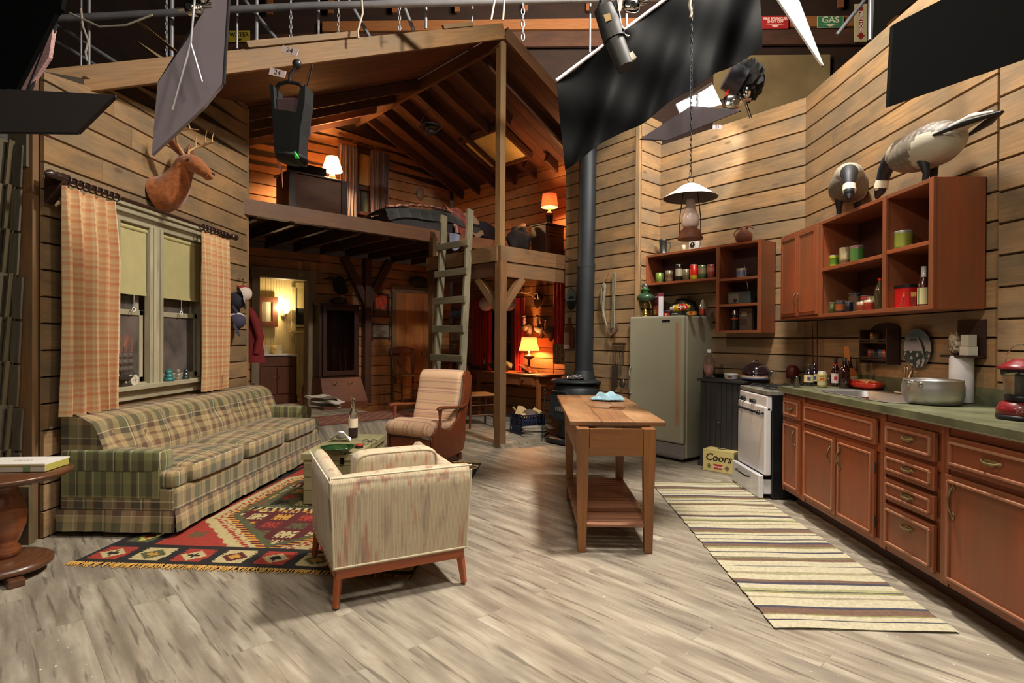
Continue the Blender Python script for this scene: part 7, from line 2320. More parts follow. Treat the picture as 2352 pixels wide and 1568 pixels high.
frame_pic('wall_mirror', 'brown framed mirror on the bathroom wall', wb, (588,681,637,750),.01, RB, .09, BRW, lambda u, v: c(150,146,130) if u > .4 else c(110,104,90), 'mirror')  # mirror face painted in two tones in place of a reflection
def bath():
 ctr, W, H, z0 = panel_on(668,650,712,764,.0, wb)
 o = bpy.data.objects.new('window_2', None); COL.objects.link(o); o.location = (ctr.x, ctr.y, z0); o.rotation_euler = (0,0, RB)
 tag(o, 'small bathroom window with a half-drawn shade', 'window', kind='structure')
 mb = MB()
 for s in (-1,1): mb.box(s * (W / 2 - .035),-.02, H / 2,.07,.03, H)
 mb.box(0,-.02, H - .04, W, .03,.08); mb.box(0,-.04,.02, W + .06,.08,.03); mb.box(0,-.02,.12, W - .1,.02,.04); mb.build('casing', plain('cream_trim', c(196,184,140),.5), o)
 mb = MB(); mb.box(0,-.012, H * .35, W - .13,.006, H * .5); mb.build('pane', plain('dark_pane', c(44,46,48),.15), o)
 mb = MB(); mb.box(0,-.02, H * .70, W - .14,.006, H * .42); mb.build('roller_shade', plain('shade_cloth', c(172,162,114),.9, var=.05), o)
 off = .50
 a = bk(592,900, OB + off); b = bk(684,900, OB + off)
 W = math.hypot(b.x - a.x, b.y - a.y) + .12
 ctr = (a + b) / 2 - vR * .06
 zt = bk(640,815, OB + off).z - PLAT
 o = thing('vanity', 'dark red-brown bathroom vanity with one drawer and two doors', 'vanity', (ctr.x, ctr.y, PLAT), RB)
 D = off - .03
 mb = MB(); mb.box(0, D / 2,(zt - .03) / 2 + .01, W - .04, D, zt - .05); mb.box(0,-.005,.07, W - .02,.02,.13)
 mb.build('carcass', BRW, o, bevel=.003)
 mb = MB(); mb.box(.03,-.012, zt - .12, W - .22,.022,.12); q = mb.build('drawer', BRW, o, bevel=.004)
 mb = MB(); mb.ball(.12,-.03, zt - .12,.016,.012,.012,10,6); mb.build('knob', BRASS, q)
 for s in (-1,1):
  mb = MB(); mb.box(.03 + s * (W - .22) / 4,-.012,(zt - .18) / 2 + .07,(W - .24) / 2,.02, zt - .36); q = mb.build('door', BRW, o, bevel=.004)
  mb = MB(); mb.ball(.03 + s * .04,-.03, zt * .55,.012,.012,.012,10,6); mb.build('knob', BRASS, q)
 s_ = thing('washbasin_top', 'white basin top with a low splashback on the vanity', 'basin', (ctr.x, ctr.y, PLAT + zt - .012), RB)
 mb = MB(); mb.box(0, D / 2,.012, W + .03, D + .02,.022); mb.box(-.03, D - .02,.09, W - .12,.02,.14); mb.build('basin_slab', WHITE_E, s_, bevel=.004)
 mb = MB(); mb.tube([(-.10, D - .08,.02),(-.10, D - .08,.08),(-.10, D - .16,.10),(-.10, D - .19,.08)],.01,8); mb.ball(-.16, D - .08,.05,.02,.02,.025,10,6); mb.ball(-.04, D - .08,.05,.02,.02,.025,10,6); mb.build('tap', CHROME, s_)
 pz = Matrix.Translation(ctr) @ Matrix.Rotation(RB, 4, 'Z') @ Vector((.12, D - .10,0))
 mb = MB(); mb.lathe([(0,0),(.045,0),(.05,.14),(.046,.14),(.04,.01),(0,.01)],18); one(mb, 'plastic_tumbler', plain('cream_plastic_cup', c(226,200,140),.5), 'cream plastic tumbler standing on the bathroom basin', 'cup', (pz.x, pz.y, PLAT + zt + .0115))
 a = bk(694,860,-.15)
 mb = MB(); mb.beam((0,0,0.002),(.12,.10,.78),.10,.02, up=(0,1,0)); one(mb, 'leaning_plank', BRW, 'brown plank leaning inside the bathroom doorway', 'plank', (a.x, a.y, PLAT))
 mb = MB(); a = bk(655,925,-.35); mb.box(0,0,.006,.75,.40,.011); one(mb, 'bath_mat', plain('pale_pink_mat', c(206,176,166),.95, bump=.3), 'pale pink bath mat in front of the vanity', 'mat', (a.x, a.y, PLAT), RB)
bath()
# gun cabinet
def guncab():
 off = .36
 a, b = bk(738,900, off), bk(829,900, off)
 W = math.hypot(b.x - a.x, b.y - a.y)
 ctr = (a + b) / 2
 H = bk(780,697, off).z - PLAT
 o = thing('gun_cabinet', 'tall dark glass-fronted gun cabinet with a slanted lower chest', 'cabinet', (ctr.x, ctr.y, PLAT), RB)
 hz = .46
 D = off - .04
 mb = MB()
 for s in (-1,1): mb.box(s * (W / 2 - .02), D / 2 + .05,(H + hz) / 2,.04, D - .04, H - hz, grain=2)
 mb.box(0, D - .01,(H + hz) / 2, W - .06,.02, H - hz); mb.box(0, D / 2 + .04, H - .015, W + .05, D + .0,.03); mb.box(0, D / 2 + .05, hz + .01, W, D - .04,.03)
 mb.build('upper_case', DKB, o, bevel=.003)
 mb = MB(); iw = W - .08
 for s in (-1,1): mb.box(s * (iw / 2 - .03),.04,(H + hz) / 2,.06,.025, H - hz - .06, grain=2)
 for z in (hz + .07, H - .07): mb.box(0,.04, z, iw - .12,.025,.07)
 dr = mb.build('glass_door', DKB, o, bevel=.003)
 mb = MB(); mb.box(0,.045,(H + hz) / 2, iw - .11,.004, H - hz - .18); mb.build('pane', glass('dark_door_glass', (.55,.5,.45),.08), dr)
 mb = MB(); mb.ball(iw / 2 - .025,.018, hz + .6,.01,.012,.012,8,6); mb.build('knob', BRASS, dr)
 mb = MB(); w2 = W / 2 + .035
 mb.add([(-w2,-.16,0),(w2,-.16,0),(w2, D, 0),(-w2, D, 0),(-w2,-.16,.10),(w2,-.16,.10),(w2 - .03,.02, hz),(-w2 + .03,.02, hz),(w2 - .03, D, hz),(-w2 + .03, D, hz)],
   [(3,2,1,0),(0,1,5,4),(4,5,6,7),(7,6,8,9),(1,2,8,6,5),(0,4,7,9,3),(2,3,9,8)])
 ch = mb.build('lower_chest', BRW, o, bevel=.004)
 for s in (-1,1):
  mb = MB(); mb.tube([(s * .13 - .035,.0 - .035, hz - .07),(s * .13 - .02,-.055, hz - .085),(s * .13 + .02,-.055, hz - .085),(s * .13 + .035,-.035, hz - .07)],.006,8); mb.build('drawer_pull', BRASS, ch)
 M = Matrix.Translation(o.location) @ Matrix.Rotation(RB, 4, 'Z')
 for i, x in enumerate((-.16,-.06,.05,.14)):
  g = M @ Vector((x, .20, hz + .03))
  t = thing('hunting_rifle', ['rifle farthest left behind the cabinet glass', 'second rifle from the left behind the cabinet glass', 'third rifle from the left behind the cabinet glass', 'rightmost rifle behind the cabinet glass'][i], 'rifle', g, RB, 'rifles in the gun cabinet')
  mb = MB(); mb.cyl((0,0,.35),(0,.04,1.05),.008, seg=8); mb.build('barrel', IRON, t)
  mb = MB(); mb.beam((0,-.03,.01),(0,0,.42),.03,.07, up=(0,1,0)); mb.build('stock', BRW, t, bevel=.008)
 p = M @ Vector((.02,.16, H + .002))
 mb = MB(); mb.ball(0,0,.045,.13,.10,.05,20,10, f=lambda x, y, z: 1 + .12 * math.sin(8 * x) * math.cos(7 * y)); mb.v = [(x, y, max(z, .0)) for x, y, z in mb.v]
 mb.tube([(.05 + .09 * math.cos(a),.0,.06 + .05 * math.sin(a)) for a in [PI * i / 8 for i in range(9)]],.012,6)
 one(mb, 'driftwood', plain('dark_driftwood', c(64,48,40),.8, bump=.4), 'dark gnarled lump of wood on top of the gun cabinet', 'driftwood', p, RB)
guncab()
def mount(name, lab, pt, rz, spec, col_, sc=1.0, tone=1.0):
 o = thing(name, lab, 'mounted animal', pt, rz)
 mb = MB()
 for (x, y, z, rx, ry, rz_, k) in spec: mb.ball(x * sc, y * sc, z * sc, rx * sc, ry * sc, rz_ * sc, 16,10, sc_((1,1,1), k), f=lambda a, b, d: 1 + .05 * math.sin(17 * a + 11 * d))
 mb.build('body', plain('fur_' + name, col_, .95,0,.35,24,.5), o)
 return o
o = mount('horned_head', 'dark mounted head with spread ears above the gun cabinet', bk(776,655,.02), RB, [(0,-.06,0,.10,.10,.14,1),(0,-.17,-.06,.07,.10,.09,.9),(0,-.25,-.10,.045,.05,.05,.6)], c(40,30,26))
for s in (-1,1):
 mb = MB(); mb.tube([(s * .07,-.05,.06),(s * .15,-.06,.10),(s * .24,-.05,.085),(s * .27,-.05,.07)],[.03,.035,.022,.004],8, flat=.5); mb.build('ear', plain('fur_horned_head', c(40,30,26),.95,0,.35,24,.5), o)
o = mount('mounted_raccoon', 'small dark furry mount with a pale muzzle near the top of the closet door', bk(955,648,.02), RB, [(0,-.10,0,.20,.10,.09,.8),(.14,-.20,-.02,.09,.08,.08,1.2),(.20,-.27,-.05,.05,.06,.04,2.6)], c(66,54,46))
frame_pic('framed_picture', 'small framed picture with a vivid orange-red panel left of the closet door', bk, (856,674,893,728),.005, RB, .03, DKB, lambda u, v: (c(200,70,36) if (v > .38 - .15 * u and abs(u - .5) < .42 - .2 * abs(v - .7) and math.sin(17 * u + 9 * v) > -.9) else c(70,58,54)))
frame_pic('twig_framed_picture', 'grey landscape print in a crossed twig frame left of the closet door', bk, (852,742,896,778),.005, RB, .028, plain('twig', c(64,46,34),.8), lambda u, v: sc_(c(130,126,112),.75 + .25 * math.sin(9 * u + 4 * v) * math.sin(12 * v) + (.3 if v > .6 else 0)), crossed=True)
def closet():
 ctr, W, H, z0 = panel_on(906,672,990,920,.0, bk)
 o = bpy.data.objects.new('door_2', None); COL.objects.link(o); o.location = (ctr.x, ctr.y, PLAT); o.rotation_euler = (0,0, RB)
 H = bk(940,672).z - PLAT
 tag(o, 'pair of narrow plank closet doors with oval pulls', 'door', kind='structure')
 mb = MB()
 mb.box(-W / 2 - .04,-.045, H / 2,.08,.03, H, grain=2); mb.box(0,-.045, H + .05, W + .2,.03,.10, grain=0); mb.build('casing', wood('brown_casing', c(136,110,78), c(108,84,56), c(110,96,74),.6, stain=.3), o, bevel=.003)
 hm = W * .74
 for (x0, x1) in ((-W / 2,-W / 2 + hm),(-W / 2 + hm + .004, W / 2 + .15)):
  mb = MB(); n = max(1, round((x1 - x0) / .20))
  for k in range(n): mb.box(x0 + (x1 - x0) * (k + .5) / n, -.04, H / 2,(x1 - x0) / n - .003,.022, H - .01, grain=2, tint=.1)
  q = mb.build('door_leaf', wood('golden_pine', c(196,130,70), c(160,96,46), c(140,88,48),.5, knots=.5), o, bevel=.002)
  xx = x1 - .05 if x0 < -W / 4 else x0 + .05
  mb = MB(); mb.tube([(xx + .016 * math.cos(a),-.056,.80 + .055 * math.sin(a)) for a in [2 * PI * i / 20 for i in range(20)]],.005,6, closed=True); mb.box(xx, -.0525,.80,.022,.003,.09, col=(.3,.3,.3)); mb.build('oval_pull', CHROME, q)
closet()
def wchair(loc, rz, lab, cat='chair'):
 o = thing('dining_chair', lab, cat, loc, rz, None)
 for x in (-.18,.18):
  mb = MB(); mb.tube([(x, -.18,.002),(x, -.18,.44)],.017,8); mb.build('leg', BRW, o)
  mb = MB(); mb.tube([(x, .18,.002),(x, .17,.45),(x * 1.02,.20,.70),(x * 1.05,.25,.90)],[.016,.018,.017,.014],8); mb.build('leg', BRW, o)
 mb = MB(); mb.cushion(0,0,.455,.42,.41,.035,.3); mb.build('seat', wood('cane_seat', c(150,104,50), c(116,76,34), None, .6), o)
 mb = MB(); mb.grid(lambda u, v: ((u - .5) * .44,.245 - .02 * (1 - (2 * u - 1) ** 2) + .012,.82 + .11 * v * (1 - .25 * (2 * u - 1) ** 2)),12,3); mb.grid(lambda u, v: ((.5 - u) * .44,.235 - .02 * (1 - (2 * u - 1) ** 2) + .0,.82 + .11 * v * (1 - .25 * (2 * u - 1) ** 2)),12,3)
 mb.add([(-.22,.24,.82)],[]); mb.build('top_rail', BRW, o)
 mb = MB();
 def spl(u, v):
  w = .055 + .03 * math.cos(v * 2 * PI * 1.5); return ((u - .5) * 2 * w, .185 + .045 * v + .005,.47 + .36 * v)
 mb.grid(spl, 4,16); mb.grid(lambda u, v: (spl(1 - u, v)[0], spl(u, v)[1] - .01, spl(u, v)[2]),4,16); mb.build('splat', BRW, o)
 mb = MB()
 for z in (.14,.28): mb.cyl((-.18,-.18, z),(.18,-.18, z),.008, seg=8); mb.cyl((-.18,-.18, z + .04),(-.18,.18, z + .04),.008, seg=8); mb.cyl((.18,-.18, z + .04),(.18,.18, z + .04),.008, seg=8)
 mb.build('stretcher', BRW, o)
 return o
p = bk(936,918,.42)
ch1 = wchair((p.x, p.y, PLAT + .002), RB + R(-8), 'brown splat-back wooden chair beside the closet door')
nf = .046
p = on_z(1110,985, nf)
c2_ = dup(ch1,(p.x - .10, p.y + .25, nf + .001), RN + R(160), 'dark wooden chair pulled up to the desk in the nook')
p2 = nk(1032,900,.45)
dup(ch1,(p2.x, p2.y, nf + .001), RN + R(10), 'wooden chair standing behind the ladder')
mb = MB()
p = on_z(820,962, PLAT)
mb.grid(lambda u, v: ((u - .5) * 1.5,(v - .5) * .8,.006 + .002 * math.sin(u * 9)),60,30, colfn=lambda u, v: c(120,60,50) if (u < .06 or u > .94 or v < .1 or v > .9) else (c(150,110,84) if math.sin(u * 60) * math.sin(v * 34) > .1 else c(122,70,58)))
mb.box(0,0,.002,1.48,.78,.003)
one(mb, 'entry_rug', paint('kilim_wool', .95, var=.22, scale=30, bump=.4, bscale=500), 'small faded red rug on the raised entry platform', 'rug', (p.x, p.y + .15, PLAT), RB)
# ---- nook
frame_pic('framed_print', 'small framed print of a bird over blue water behind the ladder', nk, (1034,694,1064,731),.006, RN, .02, plain('pale_frame', c(150,140,130),.5), lambda u, v: c(120,140,170) if v < .45 else (c(150,100,80) if v > .75 else c(110,84,76)))
frame_pic('small_framed_print', 'small dull brown framed print below the bird print', nk, (1034,744,1064,784),.006, RN, .025, BRW, lambda u, v: c(130,100,76) if math.sin(8 * u + 5 * v) > 0 else c(104,84,66))
def nookwin():
 ctr, W, H, z0 = panel_on(1122,690,1184,880,.0, nk)
 o = bpy.data.objects.new('window_3', None); COL.objects.link(o); o.location = (ctr.x, ctr.y, z0); o.rotation_euler = (0,0, RN)
 tag(o, 'dark window behind the desk between red curtains', 'window', kind='structure')
 mb = MB()
 for s in (-1,0,1): mb.box(s * (W / 2 - .03),-.03 if s else .02, H / 2,.07 if s else .03,.03, H)
 mb.box(0,-.03, H, W + .1,.03,.09); mb.box(0,-.04,0, W + .1,.07,.04); mb.box(0,.02, H / 2, W, .03,.04); mb.build('casing', BRW, o)
 mb = MB(); mb.box(0,.05, H / 2, W, .006, H); mb.build('pane', plain('dark_pane', c(34,30,30),.15), o)
nookwin()
RC_ = plain('red_curtain_cloth', c(150,20,16),.85,0,.15,5, sheen=.2)
def ncurt(px0, px1, py0, py1, lab, seed):
 a, b = nk(px0, py1,.06), nk(px1, py1,.06)
 W = math.hypot(b.x - a.x, b.y - a.y); z0, z1 = nk((px0 + px1) / 2, py1,.06).z, nk((px0 + px1) / 2, py0,.06).z
 return curtain(0, W, z0, z1, max(2, W / .07), lab, amp=.022, mat=RC_, loc=(b.x, b.y, 0), rz=R(45), top_pinch=False, seed=seed)
ncurt(1086,1128,684,872, 'red curtain on the left side of the desk window', 2)
ncurt(1180,1204,684,872, 'red curtain on the right side of the desk window, beside the lit lamp', 3)
ncurt(1274,1297,648,800, 'dark red curtain at the right end of the nook wall', 5)
def paperlamp(px, py, off, lab):
 q = nk(px, py, off)
 o = thing('paper_lantern', lab, 'paper lantern', q, 0, 'paper lanterns on a string')
 mb = MB(); mb.ball(0,0,0,.105,.105,.105,24,16, f=lambda x, y, z: 1 + .02 * math.cos(14 * math.atan2(y, x))); mb.build('paper_globe', plain('ribbed_paper', c(214,184,166),.8), o)
 mb = MB(); mb.cyl((0,0,.10),(0,0, LAND - .36 - q.z),.003, seg=6); mb.build('string', plain('pale_string', c(190,170,150),.8), o)
paperlamp(1116,698,.9, 'ribbed white paper lantern left of the landing post')
paperlamp(1168,697,.9, 'ribbed white paper lantern half hidden by the landing post')
def antlers():
 q = nk(1238,690,.02)
 o = thing('antler_mount', 'pair of thin antlers on a dark plaque above the desk lamp', 'antlers', q, RN)
 mb = MB(); mb.ball(0,-.02,0,.09,.02,.13,16,10); mb.build('plaque', DKB, o)
 for s in (-1,1):
  mb = MB(); mb.tube([(s * .02,-.04,.02),(s * .08,-.12,.10),(s * .10 - .12,-.28,.13),(s * .06 - .25,-.34,.10),(s * .05 - .30,-.30,.0 - .05 * s)],[.010,.009,.008,.006,.002],7); mb.tube([(s * .09 - .06,-.2,.12),(s * .12 - .05,-.26,.22)],[.007,.001],6); mb.build('antler', plain('antler', c(186,150,100),.5, bump=.1), o)
antlers()
def ducks():
 for (px, py, lab, t) in ((1238,745, 'pale-necked mounted duck above the desk lamp', 1.0),(1258,752, 'dark mounted duck hanging beside the desk lamp', .8),(1208,743, 'brown mounted bird with a pale wing above the desk lamp', .9)):
  q = nk(px, py, .10)
  o = thing('mounted_duck', lab, 'mounted bird', q, RN, 'mounted birds over the desk')
  mb = MB(); mb.ball(0,0,-.06,.09 * t, .06,.07,16,10, sc_((1,1,1),.7)); mb.tube([(0,-.02,-.02),(-.01,-.03,.05),(.0,-.03,.10)],[.035,.024,.022],10,(1.3,1.2,1.1)); mb.ball(.0,-.04,.125,.026,.032,.026,12,8,(.5,.5,.45)); mb.tube([(0,-.06,.125),(0,-.10,.115)],[.012,.006],6,(.6,.45,.3)); mb.build('body', plain('duck_feathers', c(120,100,84),.9,0,.3,30,.3), o)
  mb = MB(); mb.ball(.07,.0,-.10,.06,.03,.12,12,8,(.45,.42,.4)); mb.build('wing', plain('duck_feathers', c(120,100,84),.9,0,.3,30,.3), o)
ducks()
DZ = .775
def desk():
 off = .62
 a, b = nk(1128,880, off), nk(1246,880, off)
 ctr = (nk(1085,880, off) + b) / 2
 W = math.hypot(b.x - nk(1085,880, off).x, b.y - nk(1085,880, off).y)
 o = thing('desk', 'pine writing desk with a small drawer under the lit lamp', 'desk', (ctr.x, ctr.y, nf), RN)
 h = W / 2; zt = DZ - nf
 DW = wood('desk_pine', c(170,104,54), c(130,72,34), c(104,60,34),.5, knots=.4)
 mb = MB(); mb.box(0,.27, zt - .014, W, .56,.026); mb.build('desktop', DW, o, bevel=.004)
 mb = MB(); mb.box(0,.03, zt - .10, W - .22,.02,.14); mb.box(0,.50, zt - .10, W - .22,.02,.14)
 for s in (-1,1): mb.box(s * (h - .12),.26, zt - .10,.02,.46,.14)
 mb.build('apron', DW, o)
 mb = MB(); mb.box(h - .33,.012, zt - .10,.26,.02,.11); q = mb.build('drawer', DW, o, bevel=.003)
 mb = MB(); mb.ball(h - .40,-.008, zt - .10,.022,.012,.018,12,8); mb.build('knob', IRON, q)
 for s in (-1,1):
  for y in (.04,.49): mb = MB(); mb.box(s * (h - .12), y, (zt - .03) / 2,.055,.055, zt - .03, grain=2); mb.build('leg', DW, o, bevel=.004)
 M = Matrix.Translation(o.location) @ Matrix.Rotation(RN, 4, 'Z')
 def dp(px, y):
  n = -vR * -1
  q_ = on_pl(px, 840, S2, S2,(M @ Vector((0, y, 0))).dot(vR)); return Vector((q_.x, q_.y, DZ + .001))
 q = dp(1215,.38)
 l = thing('table_lamp', 'lit table lamp with a glowing cream shade on the desk', 'lamp', q, 0)
 mb = MB(); mb.lathe([(0,0),(.075,0),(.07,.02),(.02,.04),(.018,.07),(.028,.09),(.016,.11),(.028,.14),(.018,.17),(.03,.20),(.085,.235),(.09,.255),(.03,.27),(.012,.285),(.012,.34),(0,.34)],24); mb.build('base', plain('turned_brass_wood', c(90,56,34),.3,.4, coat=.4), l)
 mb = MB(); mb.lathe([(.165,.335),(.158,.36),(.13,.45),(.115,.545),(.112,.545),(.127,.45),(.155,.36),(.162,.335)],32); mb.build('lamp_shade', shade('lit_cream_shade', c(240,190,130),(1,.52,.2),1.6), l)
 bulb('desk_lamp_bulb', q + Vector((0,0,.40)),48,(1,.46,.17),.04)
 q = dp(1150,.25); mb = MB(); mb.ball(0,0,.09,.24,.12,.09,30,16, f=lambda x, y, z: 1 + .13 * math.sin(7 * x + 5 * z) * math.cos(6 * y + 3 * x)); mb.v = [(x, y, max(z, 0)) for x, y, z in mb.v]
 one(mb, 'canvas_bag', plain('green_canvas', c(70,74,56),.9,0,.3,8,.4), 'rumpled green canvas bag on the desk behind the post', 'bag', q, RN)
 q = dp(1112,.22); mb = MB(); mb.lathe([(0,0),(.03,0),(.033,.12),(.012,.18),(.012,.25),(0,.25)],18); one(mb, 'wine_bottle', glass('pink_glass', (.6,.25,.22),.05), 'slender dark red glass bottle on the desk left of the green bag', 'bottle', q)
 q = dp(1100,.20); mb = MB(); mb.box(0,0,.035,.26,.18,.07); one(mb, 'wooden_box', DKB, 'low dark box at the left end of the desk', 'box', q, RN, bevel=.004)
 q = dp(1212,.20); mb = MB(); mb.beam((-.12,0,.12),(.13,.0,.01),.16,.012); mb.ball(-.08,-.02,.05,.03,.03,.03,12,8); one(mb, 'picture_glass', plain('shiny_brown', c(120,66,40),.12,.2,.3,12, coat=.8), 'tilted shiny brown frame lying under the desk lamp', 'frame', q, RN)
desk()
def metalbox():
 q = nk(1285,790,.35)
 ctr = on_pl(1285,835,-rn.x, -rn.y, -(RC + 0) ) if False else nk(1285,835,.22)
 o = thing('pierced_panel', 'pierced pale metal panel in a thin frame beside the wood stove', 'panel', (ctr.x, ctr.y, ctr.z), RN + R(10))
 W, H = .20, nk(1285,790,.22).z - ctr.z
 mb = MB(); n = 14
 mb.grid(lambda u, v: ((u - .5) * W, 0, v * H),14,22, colfn=lambda u, v: c(40,34,26) if (math.sin(u * 26) * math.sin(v * 40) > .35) else c(150,136,104), smooth=False); mb.box(0,.008, H / 2, W, .012, H, col=c(90,80,60)); mb.build('panel_sheet', paint('tin', .35,.3), o)
 mb = MB()
 for s in (-1,1): mb.box(s * W / 2,-.002, H / 2,.012,.02, H + .012); mb.box(0,-.002, H / 2 + s * H / 2, W, .02,.012)
 mb.cyl((-W / 2,0,-.01),(-W / 2,.0,-ctr.z + nf + .002),.008, seg=6); mb.cyl((W / 2,0,-.01),(W / 2,.0,-ctr.z + nf + .002),.008, seg=6)
 mb.build('frame', BRASS, o)
metalbox()
# ---- chimney wall hangings
K3v, K4v = Vector((*K3,0)), Vector((*K4,0))
cu = (K4v - K3v).normalized(); cn = Vector((-cu.y, cu.x, 0)); CC = K3v.dot(cn)
def ck(px, py, off=.03): return on_pl(px, py, cn.x, cn.y, CC + off)
rzc = math.atan2(-cu.y, -cu.x)
q = ck(1314,687,.028)
oval_plate(q, 0,.19,.28, 'small oval plate painted with a fish, beside the stove pipe', False, rz=rzc + R(90) + R(180) if False else rzc + R(90) - R(180) if False else math.atan2(cn.y, cn.x) + PI)
def wallstuff():
 q = ck(1309,800,.03)
 o = thing('cutting_board', 'brown cutting board hanging by the stove pipe', 'board', (q.x, q.y, q.z), rzc)
 mb = MB(); mb.prism([(-.09,0),(.09,0),(.09,.26),(.03,.31),(.02,.40),(-.02,.40),(-.03,.31),(-.09,.26)],0,.018)
 mb.v = [(x, -z - .002, y) for x, y, z in mb.v]; mb.build('board', BRW, o)
 mb = MB(); mb.box(-.03,-.026,.10,.11,.008,.22, col=c(120,84,60)); mb.box(-.03,-.027,.02,.11,.010,.05, col=c(176,140,130)); mb.build('hanging_cloth', paint('cap_cloth', .9), o)
 a = ck(1398,755,.04)
 H = ck(1390,635,.04).z - a.z
 o = thing('wooden_oar_frame', 'split grey wooden bow shape hanging on the chimney wall', 'bow', a, rzc)
 mb = MB()
 for s in (0,1): mb.tube([(-.0 + .0,-.02,0),(-.05 - .02 * s, -.025, H * .25),(-.09 + .03 * s, -.03, H * .5),(-.09 + .05 * s, -.025, H * .75),(-.07 + .02 * s, -.02, H * .86)],[.008,.018,.024,.02,.01],8, flat=.5)
 mb.ball(-.065,-.02, H * .80,.04,.02,.05,12,8); mb.build('wood_frame', GREYWD, o)
 mb = MB(); mb.tube([(-.06,-.02, H * .85),(-.01,-.015, H * 1.0),(.0,-.01, H * 1.05)],.003,5); mb.build('hanging_cord', plain('cord_brown', c(90,64,44),.9), o)
 a = ck(1412,772,.04); H = ck(1412,627,.04).z - a.z
 o = thing('ski_poles', 'bundle of old wooden poles with leather straps on the chimney wall', 'poles', a, rzc)
 for k in range(3):
  mb = MB(); x = -.03 + .03 * k; mb.tube([(x, -.02 - .01 * k, .10),(x * .4,-.025, H * .5),(x * .7,-.02, H)],[.012,.010,.008],8); mb.build('pole', GREYWD, o)
 mb = MB(); mb.tube([(-.05,-.03,.16),(-.06,-.04,.04),(0,-.05,.0),(.07,-.04,.06),(.05,-.03,.16)],.016,8, flat=.5); mb.build('strap', plain('old_leather', c(80,60,46),.7), o)
 a = ck(1424,790,.035)
 o = thing('utensil_rack', 'small dark rail with hanging kitchen utensils beside the refrigerator', 'rack', a, rzc)
 mb = MB(); mb.box(0,-.015,0,.20,.02,.025); mb.build('rail', DKB, o)
 for i, (x, l, k) in enumerate(((-.08,.55,0),(-.03,.50,1),(.03,.35,2),(.08,.52,3))):
  t = thing('hanging_utensil', ['long dark knife hanging farthest left on the utensil rail', 'broad grey blade hanging second on the utensil rail', 'short fork hanging third on the utensil rail', 'round ladle hanging nearest the refrigerator'][i], 'utensil', Matrix.Translation(a) @ Matrix.Rotation(rzc, 4, 'Z') @ Vector((x, -.034,-.012)), rzc)
  mb = MB(); mb.tube([(0,0,0),(0,0,-l * .45)],.006,6); mb.build('handle', IRON, t)
  mb = MB()
  if k in (0,1): mb.box(0,0,-l * .72,.035 + .02 * k, .004, l * .55)
  elif k == 2: [mb.cyl((dx, 0,-l * .45),(dx, 0,-l),.002, seg=5) for dx in (-.012,0,.012)]
  else: mb.ball(0,-.01,-l * .85,.045,.02,.055,14,8)
  mb.build('blade', plain('tarnished_steel', c(120,110,104),.35,.9,.2,30), t)
wallstuff()
